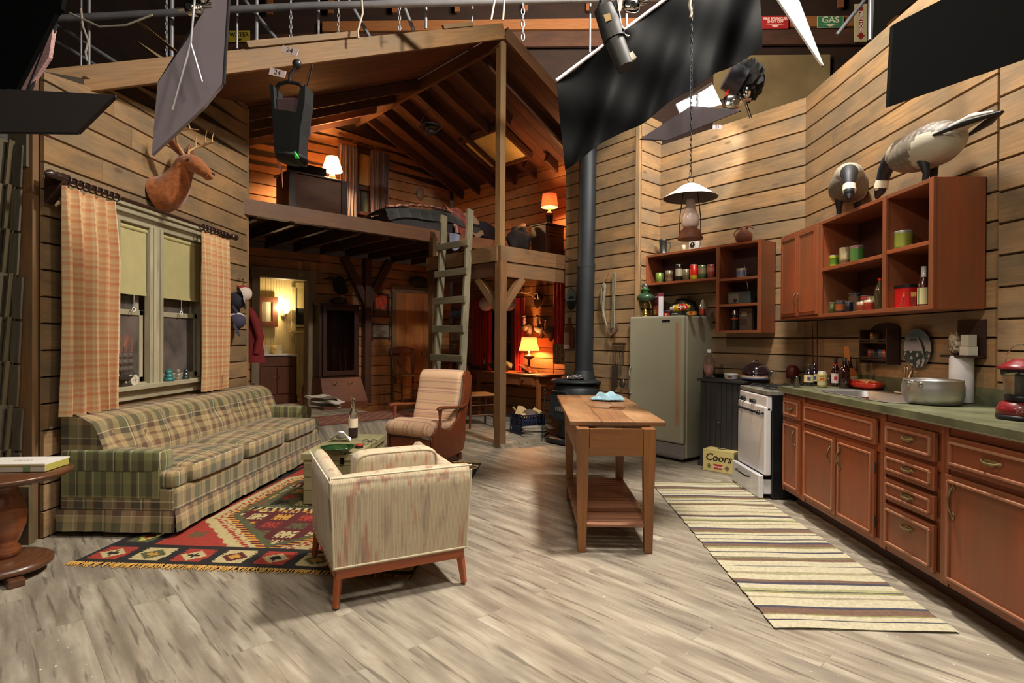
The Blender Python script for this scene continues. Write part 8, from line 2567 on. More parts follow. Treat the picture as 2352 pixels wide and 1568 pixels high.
# ---- crate and newspapers by the post
def crate():
 a, b = on_z(1178,1006,0), on_z(1238,1000,0)
 W = .33
 o = thing('milk_crate', 'dark blue plastic milk crate full of paper and wood', 'crate', ((a + b) / 2 + vR * .02)[:], R(32))
 o.location.z = .046; H = .27
 blue = plain('navy_crate_plastic', c(30,38,62),.45,0,.15,10)
 mb = MB(); h = W / 2
 for (ax, s) in ((0,-1),(0,1),(1,-1),(1,1)):
  for z in (.012,.10,.19, H - .012):
   if ax == 0: mb.box(0, s * (h - .008), z, W, .014,.022)
   else: mb.box(s * (h - .008),0, z, .014, W, .022)
  for k in range(9):
   u = -h + W * k / 8
   if ax == 0: mb.box(u, s * (h - .008), H / 2,.010,.012, H)
   else: mb.box(s * (h - .008), u, H / 2,.012,.010, H)
  for k in range(7):
   u = -h + W * (k + .5) / 7
   for q_ in (-1,1):
    if ax == 0: mb.beam((u - .03, s * (h - .008), H / 2 - .09 * q_),(u + .03, s * (h - .008), H / 2 + .09 * q_),.008,.006)
    else: mb.beam((s * (h - .008), u - .03, H / 2 - .09 * q_),(s * (h - .008), u + .03, H / 2 + .09 * q_),.008,.006)
 mb.box(0,0,.008, W, W, .012); mb.build('crate_body', blue, o)
 M = Matrix.Translation(o.location) @ Matrix.Rotation(R(32),4, 'Z')
 for i, (x, y, z, rx, ry, cc, lab, sz) in enumerate(((-.08,.0,.29,30,24, c(176,150,104), 'folded tan paper sticking up from the crate', (.16,.20,.004)),(.05,-.02,.27,-14,10, c(90,74,60), 'dark crumpled sack in the crate', None),(.11,-.06,.29,40,-30, c(190,166,112), 'small cream paper at the right corner of the crate', (.09,.12,.004)),(-.12,.08,.28,60,10, c(150,124,86), 'brown cardboard flap at the back of the crate', (.10,.16,.006)))):
  mb = MB()
  if sz: mb.grid(lambda u, v: ((u - .5) * sz[0],(v - .5) * sz[1],.012 * math.sin(u * 7 + v * 5)),8,8, col=cc); mb.grid(lambda u, v: ((.5 - u) * sz[0],(v - .5) * sz[1],.012 * math.sin((1 - u) * 7 + v * 5) - sz[2]),8,8, col=cc)
  else: mb.ball(0,0,-.06,.13,.10,.10,20,12, cc, f=lambda a, b, d: 1 + .14 * math.sin(6 * a + 8 * b))
  one(mb, 'scrap_paper', paint('paper', .7), lab, 'paper', M @ Vector((x, y, z)), group='scraps in the crate', rot=(R(rx), R(ry),.5 * i))
 q = on_z(1228,1008,0)
 for i in range(7):
  mb = MB(); t = rng.uniform(.016,.026)
  for k in range(3): mb.cushion(.004 * k, .003 * k, t * (k + .5) / 3,.31,.20, t / 3,.22, seg=20, rings=4, col=sc_((1,1,1),1 - .14 * k))
  one(mb, 'newspaper', NEWS, ['lowest newspaper of the floor stack in front of the crate', 'second newspaper up in the floor stack by the crate', 'third newspaper up in the floor stack by the crate', 'fourth newspaper up in the floor stack by the crate', 'fifth newspaper up in the floor stack by the crate', 'sixth newspaper up in the floor stack by the crate', 'top newspaper of the floor stack in front of the crate'][i], 'newspaper', (q.x + rng.uniform(-.02,.02), q.y + rng.uniform(-.02,.02),.002 + .0245 * i), R(-8) + rng.uniform(-.3,.3), 'stack of newspapers on the floor')
crate()
# ---- ladder
def ladder():
 def railpts(xt, yt, xb, yb):
  def X(py): return xt + (xb - xt) * (py - yt) / (yb - yt)
  plane_top = (P0 + vR * -.085)
  best = None
  for bo in (-.50,):
   for i in range(400):
    py = 860 + i
    p = on_pl(X(py), py, S2, S2,(P0 + vR * bo).dot(vR))
    if p.z <= .002: best = p; break
  q = on_pl(X(586),586, S2, S2, plane_top.dot(vR))
  d = (q - best); k = (on_pl(X(yt), yt, S2, S2,(P0 + vR * .0).dot(vR)).z - best.z) / d.z
  return best, best + d * k
 A0, A1 = railpts(1020,495,1003,850)
 B0, B1 = railpts(1080,480,1062,850)
 o = thing('ladder', 'grey weathered wooden ladder leaning on the lower landing', 'ladder', ((A0 + B0) / 2)[:])
 org = (A0 + B0) / 2
 x = (B0 - A0).normalized()
 for (p, q) in ((A0, A1),(B0, B1)):
  mb = MB(); mb.beam(p - org + Z * .01, q - org, .09,.04, up=x); mb.build('rail', GREYWD, o, bevel=.004)
 n = x.cross((A1 - A0).normalized()).normalized()
 if n.dot(-vR) < 0: n = -n
 for py in (566,629,692,757,824):
  def at(P, Q, px):
   best = min((P.lerp(Q, k / 400) for k in range(401)), key=lambda w_: abs(proj(w_)[1] - py))
   return best
  a, b = at(A0, A1,0), at(B0, B1,0)
  zc = (a.z + b.z) / 2
  a = A0 + (A1 - A0) * ((zc - A0.z) / (A1.z - A0.z)); b = B0 + (B1 - B0) * ((zc - B0.z) / (B1.z - B0.z))
  d = (b - a).normalized() * .06
  mb = MB(); mb.beam(a - org + n * .055 - d, b - org + n * .055 + d, .028,.085, up=(0,0,1)); mb.build('rung', GREYWD, o, bevel=.004)
def proj(p):
 v = CR.transposed() @ (p - CAM)
 return (1176 + F_PX * v.x / -v.z, 784 - F_PX * v.y / -v.z)
ladder()
# ---- loft contents
def gk(px, py, off=0.0): return bk(px, py, off)
def loft():
 zf = LOFT - .018
 off = .78
 a, b = bk(664,500, off), bk(796,500, off)
 ctr = (a + b) / 2; W = math.hypot(b.x - a.x, b.y - a.y)
 H = bk(720,405, off).z - zf
 o = thing('dresser', 'large plain wooden dresser back in the loft with the lamp on it', 'dresser', (ctr.x, ctr.y, zf), RB)
 mb = MB(); mb.box(0,.24, H / 2, W, .46, H, grain=0); mb.build('carcass', PINE_DK, o, bevel=.004)
 for s in (-1,1): mb = MB(); mb.box(s * (W / 2 - .04),.0, H / 2,.09,.03, H + .0, grain=2); mb.build('corner_post', DKB, o)
 mb = MB(); mb.box(0,.24, H + .012, W + .04,.52,.024); mb.build('top', DKB, o, bevel=.003)
 M = Matrix.Translation(o.location) @ Matrix.Rotation(RB, 4, 'Z')
 q = M @ Vector((-.12,.12, H + .027)); mb = MB(); mb.box(0,0,.075,.55,.05,.15)
 one(mb, 'foam_board', plain('matte_black', c(14,12,12),.9), 'black board standing on the loft dresser', 'board', q, RB)
 q = on_pl(763,400,-S2, S2,(M @ Vector((0,.30,0))).dot(vB)); q = Vector((q.x, q.y, zf + H + .026))
 l = thing('table_lamp', 'brightly lit white lamp on the dresser in the loft', 'lamp', q)
 mb = MB(); mb.lathe([(0,0),(.07,0),(.06,.02),(.03,.05),(.05,.10),(.03,.16),(.012,.19),(.012,.24),(0,.24)],20); mb.build('base', plain('cream_ceramic', c(200,170,130),.3), l)
 mb = MB(); mb.lathe([(.15,.20),(.10,.36),(.085,.41),(.082,.41),(.147,.20)],30); mb.build('lamp_shade', shade('bright_shade', c(245,225,190),(1,.80,.50),4,.75), l)
 bulb('loft_lamp_bulb', q + Vector((0,0,.27)),460,(1,.60,.28),.05)
 ctr, W, H, z0 = panel_on(818,350,858,492,.0, bk)
 w_ = bpy.data.objects.new('window_4', None); COL.objects.link(w_); w_.location = (ctr.x, ctr.y, z0); w_.rotation_euler = (0,0, RB)
 tag(w_, 'loft window with a drawn tan shade over its upper half', 'window', kind='structure')
 mb = MB()
 for s in (-1,1): mb.box(s * (W / 2),-.03, H / 2,.06,.03, H)
 mb.box(0,-.03, H * .40, W, .03,.04); mb.box(0,-.03, H, W + .1,.03,.08); mb.box(0,-.03,0, W + .1,.05,.05)
 for s in (-.2,.2): mb.box(s * W, .01, H * .2,.02,.02, H * .4)
 mb.build('casing', DKB, w_)
 mb = MB(); mb.box(0,.03, H / 2, W, .006, H); mb.build('pane', plain('greenish_pane', c(70,76,68),.2), w_)
 mb = MB(); mb.box(0,.0, H * .72, W - .04,.006, H * .5); mb.build('roller_shade', plain('tan_shade', c(150,116,66),.9, var=.05), w_)
 STR = stripes_mat('dark_striped_curtain', [(0, c(54,44,50)),(.25, c(120,90,72)),(.35, c(60,50,58)),(.6, c(150,120,96)),(.68, c(76,50,46)),(.9, c(44,38,44))],.09, None, 1, nz=.1, bump=0)
 for (p0_, p1_, y0_, y1_, lab, sd) in ((779,822,330,494, 'striped curtain lit by the loft lamp, left of the loft window', 1),(853,893,345,505, 'dark striped curtain right of the loft window', 6)):
  a, b = bk(p0_, y1_, .08), bk(p1_, y1_, .08)
  W = math.hypot(b.x - a.x, b.y - a.y)
  curtain(0, W, bk(p0_, y1_, .08).z, bk(p0_, y0_, .08).z, 6, lab, amp=.03, mat=STR, loc=(b.x, b.y, 0), rz=R(45 + 90), top_pinch=False, seed=sd)
 a, b = bk(776,318,.09), bk(896,340,.09)
 mb = MB(); mb.cyl(a, (b.x, b.y, a.z),.012, seg=8); one(mb, 'curtain_rod', DKB, 'dark rod over the striped loft curtains', 'curtain rod')
 ctr, W, H, z0 = panel_on(954,430,975,460,.0, bk)
 mb = MB(); mb.ball(0,-.012, H / 2,.085,.012, H / 2,16,10); mb.ball(0,-.02, H / 2,.05,.012, H / 3,14,8,(1.5,1.4,1.2)); one(mb, 'wall_plaque', plain('dim_plaque', c(96,74,56),.6), 'dim oval plaque on the gable wall of the loft', 'plaque', (ctr.x, ctr.y, z0), RB)
 zf2 = zf
 q0 = LP(A_BEAM + .55,.45); q1 = LP(A_BEAM + .55,1.15)
 bd = thing('bed', 'low bed with a dark plaid blanket at the edge of the loft', 'bed', (q0 - vR * .15)[:], RB); bd.location.z = zf2
 mb = MB(); mb.box(0,0,.12,1.6,.80,.20); mb.build('mattress', plain('dark_ticking', c(60,56,56),.95, bump=.2), bd, bevel=.03)
 PB = stripes_mat('dark_plaid_blanket', [(0, c(58,60,60)),(.5, c(72,74,72)),(.9, c(110,106,98))],.18,[(0, c(54,54,54)),(.5, c(70,70,68)),(.93, c(104,100,92))],.16)
 mb = MB(); mb.grid(lambda u, v: (-.84 + 1.3 * u, -.44 + .8 * v, .25 + .12 * math.sin(u * 2.6) + .02 * math.sin(u * 9 + v * 5) - (.17 * max(0,.12 - v) / .12)),26,16, uvs=lambda u, v: (u * 1.3, v * .8)); mb.build('blanket', PB, bd)
 mb = MB(); mb.grid(lambda u, v: (-.84 + 1.12 * u, -.40 + .09 * v, .265 + .12 * math.sin(u * 2.24) + .028 * math.sin(v * PI) + .006 * math.sin(u * 40)),40,6, colfn=lambda u, v: c(206,160,140) if int(u * 30) % 3 else c(150,60,50)); mb.build('blanket_edge', paint('cap_cloth', .9), bd)
 M = Matrix.Translation(bd.location) @ Matrix.Rotation(RB, 4, 'Z')
 def cloth(nm, lab, cat, x, y, z, w, l, cf, droop=.2, mat=None, rz=0):
  mb = MB(); mb.grid(lambda u, v: ((u - .5) * w + .02 * math.sin(v * 7),(v - .5) * l, .03 * math.sin(u * 8 + v * 3) + .05 * math.sin(v * 3) - droop * max(0,.45 - v) ** 1.2 * 2),22,22, colfn=cf)
  mb.grid(lambda u, v: ((.5 - u) * w + .02 * math.sin(v * 7),(v - .5) * l, .03 * math.sin((1 - u) * 8 + v * 3) + .05 * math.sin(v * 3) - droop * max(0,.45 - v) ** 1.2 * 2 - .008),22,22, colfn=lambda u, v: cf(1 - u, v))
  return one(mb, nm, mat or paint('cap_cloth', .9), lab, cat, M @ Vector((x, y, z)), RB + rz)
 cloth('knitted_throw', 'red and pink patterned throw draped over the loft bed', 'throw', .38,-.20,.42,.30,.6, lambda u, v: c(160,70,56) if (int(v * 14) + int(u * 9)) % 3 == 0 else (c(190,150,124) if u < .2 else c(110,60,54)),.5)
 cloth('long_sleeved_shirt', 'tan long-sleeved shirt hanging over the end of the loft bed', 'shirt', .66,-.14,.40,.32,.60, lambda u, v: c(140,116,90),.42)
 q = on_pl(1042,558,-S2, S2, LP(A_BEAM - .07,0).dot(vB))
 mb = MB(); mb.grid(lambda u, v: ((u - .5) * .17,-.02 - .02 * math.sin(u * 3) * v, -.14 + .22 * v + .02 * math.cos(u * 6) * (1 - v)),10,10); mb.grid(lambda u, v: ((.5 - u) * .17,-.012 - .02 * math.sin((1 - u) * 3) * v, -.14 + .22 * v + .02 * math.cos((1 - u) * 6) * (1 - v)),10,10)
 one(mb, 'pale_blue_cloth', plain('pale_blue_cotton', c(140,150,176),.9), 'pale blue cloth hanging over the loft edge behind the ladder', 'cloth', q + Z * .05, RB)
 def pile(nm, lab, cat, px, py, dz, s, col_, A=A_BEAM + .35, k=1.0):
  q = on_pl(px, py, -S2, S2, LP(A, 0).dot(vB))
  mb = MB(); mb.ball(0,0, s[2], *s, 26,16, f=lambda x, y, z: 1 + .16 * math.sin(6 * x + 5 * z) * math.cos(5 * y + 2 * x) + .05 * math.sin(15 * x + 9 * z)); mb.v = [(x, y, max(z, 0)) for x, y, z in mb.v]
  return one(mb, nm, plain(nm + str(px), col_, .95,0,.25,7,.3), lab, cat, (q.x, q.y, dz), RB)
 pile('black_coat', 'black coat heaped at the foot of the loft bed', 'coat', 1098,530, zf + .001,(.34,.22,.17), c(26,24,28))
 zl = LAND - .004
 pile('dark_clothes', 'heap of dark clothes behind the tall post on the landing', 'clothes', 1192,540, zl + .12,(.18,.16,.20), c(40,32,30), A=.95)
 pile('pink_pillow', 'pinkish pillow lying on the landing below the dark clothes', 'pillow', 1200,560, zl, (.22,.16,.07), c(170,116,90), A=.80)
 q = on_pl(1196,490,-S2, S2, LP(.95,0).dot(vB)); mb = MB(); mb.ball(0,0,0,.10,.06,.035,16,10); mb.ball(.05,0,.01,.05,.05,.03,12,8)
 one(mb, 'straw_hat', plain('pale_straw', c(150,112,80),.8), 'pale hat on top of the dark clothes on the landing', 'hat', (q.x, q.y, zl + .53), RB, rot=(0, R(-25), RB))
 A = .62
 a, b = on_pl(1246,560,-S2, S2, LP(A, 0).dot(vB)), on_pl(1296,560,-S2, S2, LP(A, 0).dot(vB))
 ctr = (a + b) / 2 + vR * .04; W = .42
 H = on_pl(1262,512,-S2, S2, LP(A, 0).dot(vB)).z - zl
 o = thing('nightstand', 'dark wooden chest with a louvred top on the landing', 'chest', (ctr.x, ctr.y, zl), RB)
 mb = MB(); mb.box(0,.16, H / 2, W - .03,.30, H - .02, grain=2); mb.build('carcass', DKB, o, bevel=.004)
 mb = MB(); mb.box(0,.15, H - .012, W, .34,.024); mb.build('top', DKB, o, bevel=.004)
 for k in range(3): mb = MB(); mb.box(0,.004, H - .06 - .05 * k, W - .10,.012,.035); mb.build('louvre', BRW, o, bevel=.004)
 q = on_pl(1262,500,-S2, S2, LP(A + .15,0).dot(vB)); q = Vector((q.x, q.y, zl + H + .001))
 l = thing('table_lamp', 'lamp with a glowing orange drum shade and dark bottle base on the landing chest', 'lamp', q)
 mb = MB(); mb.lathe([(0,0),(.055,0),(.058,.01),(.058,.18),(.045,.20),(.02,.22),(.022,.25),(.012,.27),(.012,.30),(0,.30)],20, cols=[c(40,32,26)] * 4 + [c(170,110,80)] * 5); mb.build('base', paint('glaze', .25, coat=.6), l)
 mb = MB(); mb.lathe([(.125,.275),(.105,.47),(.102,.47),(.122,.275)],30); mb.build('lamp_shade', shade('burlap_shade', c(212,136,82),(1,.36,.13),.35,.4), l)
 bulb('landing_lamp_bulb', q + Vector((0,0,.34)),34,(1,.47,.20),.035)
loft()
def skylight():
 pts = [(1068,318),(1140,282),(1212,345),(1128,370)]
 n = Vector((-.46 * -S2 * -1,0,0))
 def roofpt(px, py):
  d = ray(px, py)
  k0 = CAM.z - 4.93 + .46 * (CAM - P0).dot(vR); k1 = d.z + .46 * d.dot(vR)
  return CAM + d * (-k0 / k1)
 q = [roofpt(*p) for p in pts]
 ab = [((p - P0).dot(vB),(p - P0).dot(vR)) for p in q]
 a0, a1 = min(x[0] for x in ab), max(x[0] for x in ab); b0, b1 = min(x[1] for x in ab), max(x[1] for x in ab)
 o = bpy.data.objects.new('window_5', None); COL.objects.link(o); tag(o, 'roof window with a yellowed shade in the right slope', 'window', kind='structure')
 mb = MB(); mb.beam(RP((a0 + a1) / 2, b0,-.075), RP((a0 + a1) / 2, b1,-.075), a1 - a0,.012); mb.build('shade', plain('yellowed_shade', c(224,204,122),.8, var=.06), o)
 mb = MB()
 for a in (a0 - .03, a1 + .03): mb.beam(RP(a, b0 - .05,-.07), RP(a, b1 + .05,-.07),.05,.09)
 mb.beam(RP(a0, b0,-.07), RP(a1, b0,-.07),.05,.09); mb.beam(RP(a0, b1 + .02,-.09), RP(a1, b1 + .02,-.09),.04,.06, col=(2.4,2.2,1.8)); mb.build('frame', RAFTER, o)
skylight()
def loftlantern():
 q = on_pl(988,292,-S2, S2, LP(1.5,0).dot(vB))
 o = thing('hanging_lantern', 'dim hanging lantern under the roof ridge of the loft', 'lantern', q)
 mb = MB(); mb.lathe([(0,-.10),(.07,-.10),(.07,-.06),(.04,-.04)],18); mb.lathe([(.05,.05),(.14,.02),(.15,.0),(.05,.04)],20); mb.build('metal_body', IRON, o)
 mb = MB(); mb.lathe([(.04,-.04),(.075,.0),(.06,.05),(.03,.07)],18); mb.build('glass_globe', glass('smoky_glass', (.7,.65,.6),.1), o)
 mb = MB()
 for s in (-1,1): mb.tube([(s * .07,0,-.08),(s * .17,0,.0),(s * .10,0,.12),(0,0,.30)],.004,6)
 b_ = (q - P0).dot(vR); zt = 4.93 - .46 * abs(b_) - .04 - q.z
 mb.cyl((0,0,.29),(0,0, zt),.005, seg=6); mb.build('wire_frame', IRON, o)
loftlantern()
# ================================================================ stage rig over the set
STP = plain('steel_pipe', c(176,174,178),.4,.35,.15,6)
GRIPB = plain('black_duvetyne', c(20,20,22),.95,0,.15,5)
DRP = plain('black_satin_cloth', c(9,9,10),.6,0,.2,4,.03, ior=1.12)
def outline(name, lab, cat, pts, Y, mat, th=.02, edge=None, part='cloth', grid_=None):
 """flat flag hanging in the plane Y, with real thickness"""
 q = [on_y(x, y, Y) for x, y in pts]
 o = thing(name, lab, cat, q[0])
 V = [(p.x - q[0].x, p.z - q[0].z) for p in q]
 mb = MB(); mb.T = Matrix(((1,0,0,0),(0,0,1,0),(0,1,0,0),(0,0,0,1)))
 mb.prism(V, 0, th); mb.build(part, mat, o)
 if edge:
  for (i, j, r, m_) in edge:
   mb = MB(); a, b = V[i], V[j]; mb.cyl((a[0], th / 2, a[1]),(b[0], th / 2, b[1]), r, seg=8); mb.build('frame_rod', m_, o)
 return o, V
FRM = plain('flag_frame', c(60,60,64),.4,.6)
# left-hand side
outline('grip_flag', 'large dark cloth flag filling the top left corner', 'flag', [(-30,-30),(147,-30),(140,20),(128,30),(35,206),(-30,204)],2.2, DRP)
outline('grip_flag', 'wide black flag below the corner flag, its right side cut at a slant', 'flag', [(-30,202),(12,205),(262,219),(176,304),(-30,302)],2.05, plain('dark_brown_flag', c(40,34,32),.9), edge=((1,2,.006, FRM),(3,4,.005, FRM)))
o, V = outline('reflector_board', 'narrow silvery board edge-on between the two black flags at the left', 'reflector', [(124,50),(112,130),(62,206),(30,206)],2.5, plain('silver_foil_pink', c(176,140,140),.5,.3,.2,40,.5), edge=((0,2,.012, GRIPB),))
o, V = outline('grip_flag', 'tilted grey net flag hanging in front of the long rafter', 'flag', [(505,-40),(524,-40),(510,192),(466,246),(348,355),(362,190),(430,90)],2.6, plain('grey_net', c(126,116,122),.8,0,.06,2), edge=((0,5,.008, GRIPB),(1,2,.010, GRIPB)))
def rod(name, lab, cat, pts, Y, r, mat=STP, group=None):
 q = [on_y(x, y, Y if not isinstance(Y, (list, tuple)) else Y[i]) for i, (x, y) in enumerate(pts)]
 mb = MB(); mb.tube([p - q[0] for p in q], r, 8); return one(mb, name, mat, lab, cat, q[0], group=group)
rod('forked_rod', 'thin steel rod holding the grey net flag', 'rod', [(448,-10),(438,100),(396,252)],2.55,.005)
rod('forked_rod', 'short steel rod branching over the grey net flag', 'rod', [(438,100),(464,188)],2.55,.005)
def clamp(px, py, Y, s, lab):
 q = on_y(px, py, Y); o = thing('grip_clamp', lab, 'clamp', q)
 mb = MB(); mb.ball(0,0,0,.05 * s, .03 * s, .035 * s, 12,8, e=.6); mb.cyl((-.09 * s, 0,0),(.09 * s, 0,.02 * s),.012 * s); mb.cyl((0,-.06 * s, -.02 * s),(0,.06 * s, .02 * s),.016 * s); mb.ball(.06 * s, -.03 * s, .04 * s, .02 * s, .02 * s, .03 * s, 10,6); mb.build('clamp_body', CHROME, o)
clamp(448,20,2.6,.9, 'silver grip clamp over the grey net flag')
clamp(1450,14,4.3,1.3, 'silver clamp at the top of the big black drape')
clamp(1682,236,4.6,1.6, 'silver clamps under the wrapped lamp')
# overhead pipes, hangers, chains and ropes
PY = 5.4
rod('overhead_pipe', 'long horizontal steel pipe across the top of the picture', 'pipe', [(110,44),(700,14),(1530,-6)], PY, .035)
for px, y0, y1, r, lab in ((205,-20,160,.016, 'upright steel tube at the left, behind the corner flag'),(187,-20,162,.010, 'thin rod left of the first upright tube'),(395,-20,140,.022, 'bright upright tube left of the grey net flag'),(545,-20,112,.012, 'thin upright rod by the yellow sign'),(590,-20,112,.018, 'bright steel upright right of the yellow sign'),
       (732,-20,95,.014, 'grey hose hanging left of centre'),(979,-20,66,.014, 'thin conduit near the offcut of lumber'),(1356,-20,120,.010, 'thin line beside the profile spotlight'),(1440,-20,60,.014, 'white upright tube behind the profile spotlight'),(2000,-20,92,.022, 'grey upright pipe beside the arrow sign'),(1086,-20,50,.008, 'thin wire over the long rafter')):
 rod('hanger_rod', lab, 'rod', [(px, y0),(px - 1, y1)], PY + .1, r)
for pts, lab in (([(136,60),(280,152)], 'sloping pipe at the left behind the corner flag, upper of two'),([(132,96),(236,160)], 'sloping pipe at the left behind the corner flag, lower of two'),([(545,-20),(648,106)], 'diagonal pipe crossing the yellow sign upright'),([(795,-10),(852,90)], 'diagonal pipe left of centre'),([(918,-10),(950,70)], 'diagonal pipe near the centre'),([(2010,-30),(1922,80)], 'thin diagonal tube crossing the arrow sign')):
 rod('diagonal_pipe', lab, 'pipe', pts, PY + .2,.018)
def chain(px0, py0, px1, py1, Y, lab, s=1.0, mat=None, cat='chain'):
 a, b = on_y(px0, py0, Y), on_y(px1, py1, Y)
 n = int((a - b).length / (.042 * s)); mb = MB()
 d = (b - a)
 for i in range(n):
  p = d * ((i + .5) / n)
  mb.T = Matrix.Translation(p) @ Matrix.Rotation(PI / 2 * (i % 2),4, 'Z')
  mb.tube([(.012 * s * math.cos(t),0,.028 * s * math.sin(t)) for t in [2 * PI * k / 8 for k in range(8)]],.0045 * s, 5, closed=True)
 return one(mb, 'hanging_chain', mat or STP, lab, cat, a)
chain(668,-10,668,100, PY, 'steel chain above the numbered lamp')
chain(778,-10,777,92, PY, 'steel chain left of centre')
chain(917,-10,918,70, PY, 'steel chain near the offcut of lumber')
chain(1201,-10,1201,92, PY, 'steel chain right of the roof peak', 1.4)
chain(383,-10,383,130, PY, 'thin dark chain left of the grey net flag')
ROPE = plain('pale_rope', c(206,196,176),.9)
for pts, lab in (([(186,20),(190,60),(203,95),(196,120),(200,140)], 'knotted pale rope hanging at the left'),([(830,-10),(833,30),(822,70),(823,88)], 'pale rope end left of centre'),([(1159,-10),(1157,22),(1155,46)], 'wire loop at the roof peak'),([(1138,-10),(1128,46)], 'thin cord left of the roof peak'),([(160,30),(230,62),(290,58),(350,34)], 'sagging cable behind the corner flag'),([(1587,-10),(1584,12),(1588,30),(1586,40)], 'pale rope knot at the top of the lamp chain')):
 rod('hanging_rope', lab, 'rope', pts, PY - .2 if pts[0][0] < 1500 else 3.9,.010, ROPE)
# numbered lamp in the middle
def lamp24():
 Y = 3.6
 q = on_y(668,300, Y); k = Y / F_PX
 o = thing('stage_lamp', 'black stage lamp hanging from a yoke, tagged with its number', 'stage lamp', q)
 z = lambda py: (300 - py) * k
 x = lambda px: (px - 668) * k
 blk = plain('black_foil_wrap', c(13,12,13),.75,.1,.3,30,.5)
 mb = MB(); mb.tube([(x(634),0, z(285)),(x(633),0, z(205)),(x(640),0, z(192)),(x(662),0, z(187)),(x(688),0, z(192)),(x(699),0, z(205)),(x(700),0, z(280))],.012,8); mb.build('yoke', blk, o)
 mb = MB(); mb.tube([(x(665),0, z(190)),(x(666),0, z(170)),(x(676),0, z(160)),(x(684),0, z(140))],.012,8); mb.ball(x(682),0, z(146),.03,.03,.03,12,8); mb.build('hook_clamp', FRM, o)
 mb = MB(); mb.box(x(668),.05, z(262),60 * k, .16,70 * k, col=(1,1,1)); mb.build('reflector_housing', plain('pinkish_steel', c(150,120,124),.3,.8,.1,5), o, bevel=.01)
 mb = MB()
 mb.prism([(x(628), z(200)),(x(636), z(205)),(x(640), z(258)),(x(690), z(266)),(x(697), z(215)),(x(710), z(202)),(x(709), z(240)),(x(698), z(310)),(x(695), z(376)),(x(655), z(368)),(x(640), z(360)),(x(636), z(300))],-.06,.08)
 mb.v = [(a, d, b) for a, b, d in mb.v]; mb.sm = [False] * len(mb.sm); mb.build('foil_snoot', blk, o)
 mb = MB(); mb.ball(x(672),-.0, z(366),.10,.12,.03,16,8); mb.build('lens_hood', blk, o)
 mb = MB(); mb.tube([(x(718),0, z(146)),(x(714),0, z(170)),(x(706),0, z(198))],.005,6); mb.build('power_cable', blk, o)
 mb = MB(); mb.add([(x(696),-.13, z(362)),(x(704),-.13, z(376)),(x(697),-.13, z(378)),(x(696),-.10, z(362)),(x(704),-.10, z(376)),(x(697),-.10, z(378))],[(0,1,2),(5,4,3),(0,3,4,1),(1,4,5,2),(2,5,3,0)]); mb.build('green_tape', plain('green_tape', c(40,190,60),.6), o)
 for px, py, a in ((674,126,-16),(646,176,-14)):
  M = Matrix.Translation((x(px),-.06, z(py))) @ Matrix.Rotation(R(90),4, 'X') @ Matrix.Rotation(R(a),4, 'Z')
  mb = MB(); mb.T = M; mb.box(0,0,0,38 * k, 16 * k, .003); t = mb.build('number_tag', plain('white_tag', c(226,206,206),.7), o)
  text('24', .042, M @ Matrix.Translation((0,0,.0025)), plain('ink_dark', c(40,34,30),.7), t)
lamp24()
o = rod('white_rod', 'thin pinkish rod hanging below the numbered stage lamp', 'rod', [(639,370),(648,400),(649,430)],3.6,[.008,.006,.001], plain('pale_pink', c(220,160,150),.5))
# big black drape on a white-edged frame
def drape():
 Y = 4.4
 A, B, C, D = (1278,188),(1752,-165),(1752,104),(1299,386)
 a, b, c_, d = [on_y(*p, Y) for p in (A, B, C, D)]
 o = thing('black_drape', 'huge wrinkled black drape hung on a bright white rod over the set', 'drape', a)
 def f(u, v):
  p = a.lerp(b, u).lerp(d.lerp(c_, u), v) - a
  w = .05 * math.sin(u * 13 + v * 2.5) * (.3 + v) + .02 * math.sin(u * 31 + v * 7) * v + .012 * math.sin(u * 19 - v * 9)
  return (p.x, w, p.z - .012 * math.sin(u * 21) * v)
 mb = MB(); mb.grid(f, 90,30); mb.grid(lambda u, v: tuple(Vector(f(1 - u, v)) + Vector((0,.008,0))),60,20); mb.build('cloth', DRP, o)
 mb = MB(); mb.cyl((0,0,.01),(b - a) + Vector((0,0,.01)),.013, seg=10); mb.build('white_rod', plain('white_painted_rod', c(236,232,240),.5), o)
drape()
def profile_spot():
 Y = 3.7; k = Y / F_PX
 q = on_y(1392,40, Y)
 o = thing('profile_spotlight', 'black profile spotlight pointing down in front of the drape', 'stage lamp', q)
 z = lambda py: (40 - py) * k
 x = lambda px: (px - 1392) * k
 mb = MB(); mb.cyl((x(1388),0, z(20)),(x(1412),0, z(92)),24 * k, 26 * k, seg=18); mb.cyl((x(1410),0, z(88)),(x(1436),-.03, z(160)),22 * k, 20 * k, seg=18); mb.build('barrel', plain('black_lamp_paint', c(20,20,22),.55), o)
 mb = MB(); mb.cyl((x(1378),0, z(20)),(x(1400),0, z(5)),12 * k, seg=12); mb.tube([(x(1374),0, z(30)),(x(1380),-.05, z(-6)),(x(1410),-.05, z(-14)),(x(1424),-.02, z(60)),(x(1428),-.05, z(78))],.010,8); mb.build('yoke', plain('black_lamp_paint', c(20,20,22),.55), o)
 mb = MB(); mb.box(x(1392),-.075, z(55),.04,.004,.045, M=Matrix.Rotation(R(-18),3, 'Y')); mb.build('tan_label', plain('tan_label', c(160,132,80),.6), o)
 mb = MB(); mb.box(x(1443),-.05, z(142),.07,.03,.045, M=Matrix.Rotation(R(-35),3, 'Y')); mb.cyl((x(1430),0, z(80)),(x(1444),0, z(84)),.008); mb.build('gate_handle', CHROME, o)
 mb = MB(); mb.box(x(1421),-.06, z(22),.022,.004,.09, M=Matrix.Rotation(R(8),3, 'Y')); t = mb.build('number_tag', plain('white_tag', c(226,206,206),.7), o)
profile_spot()
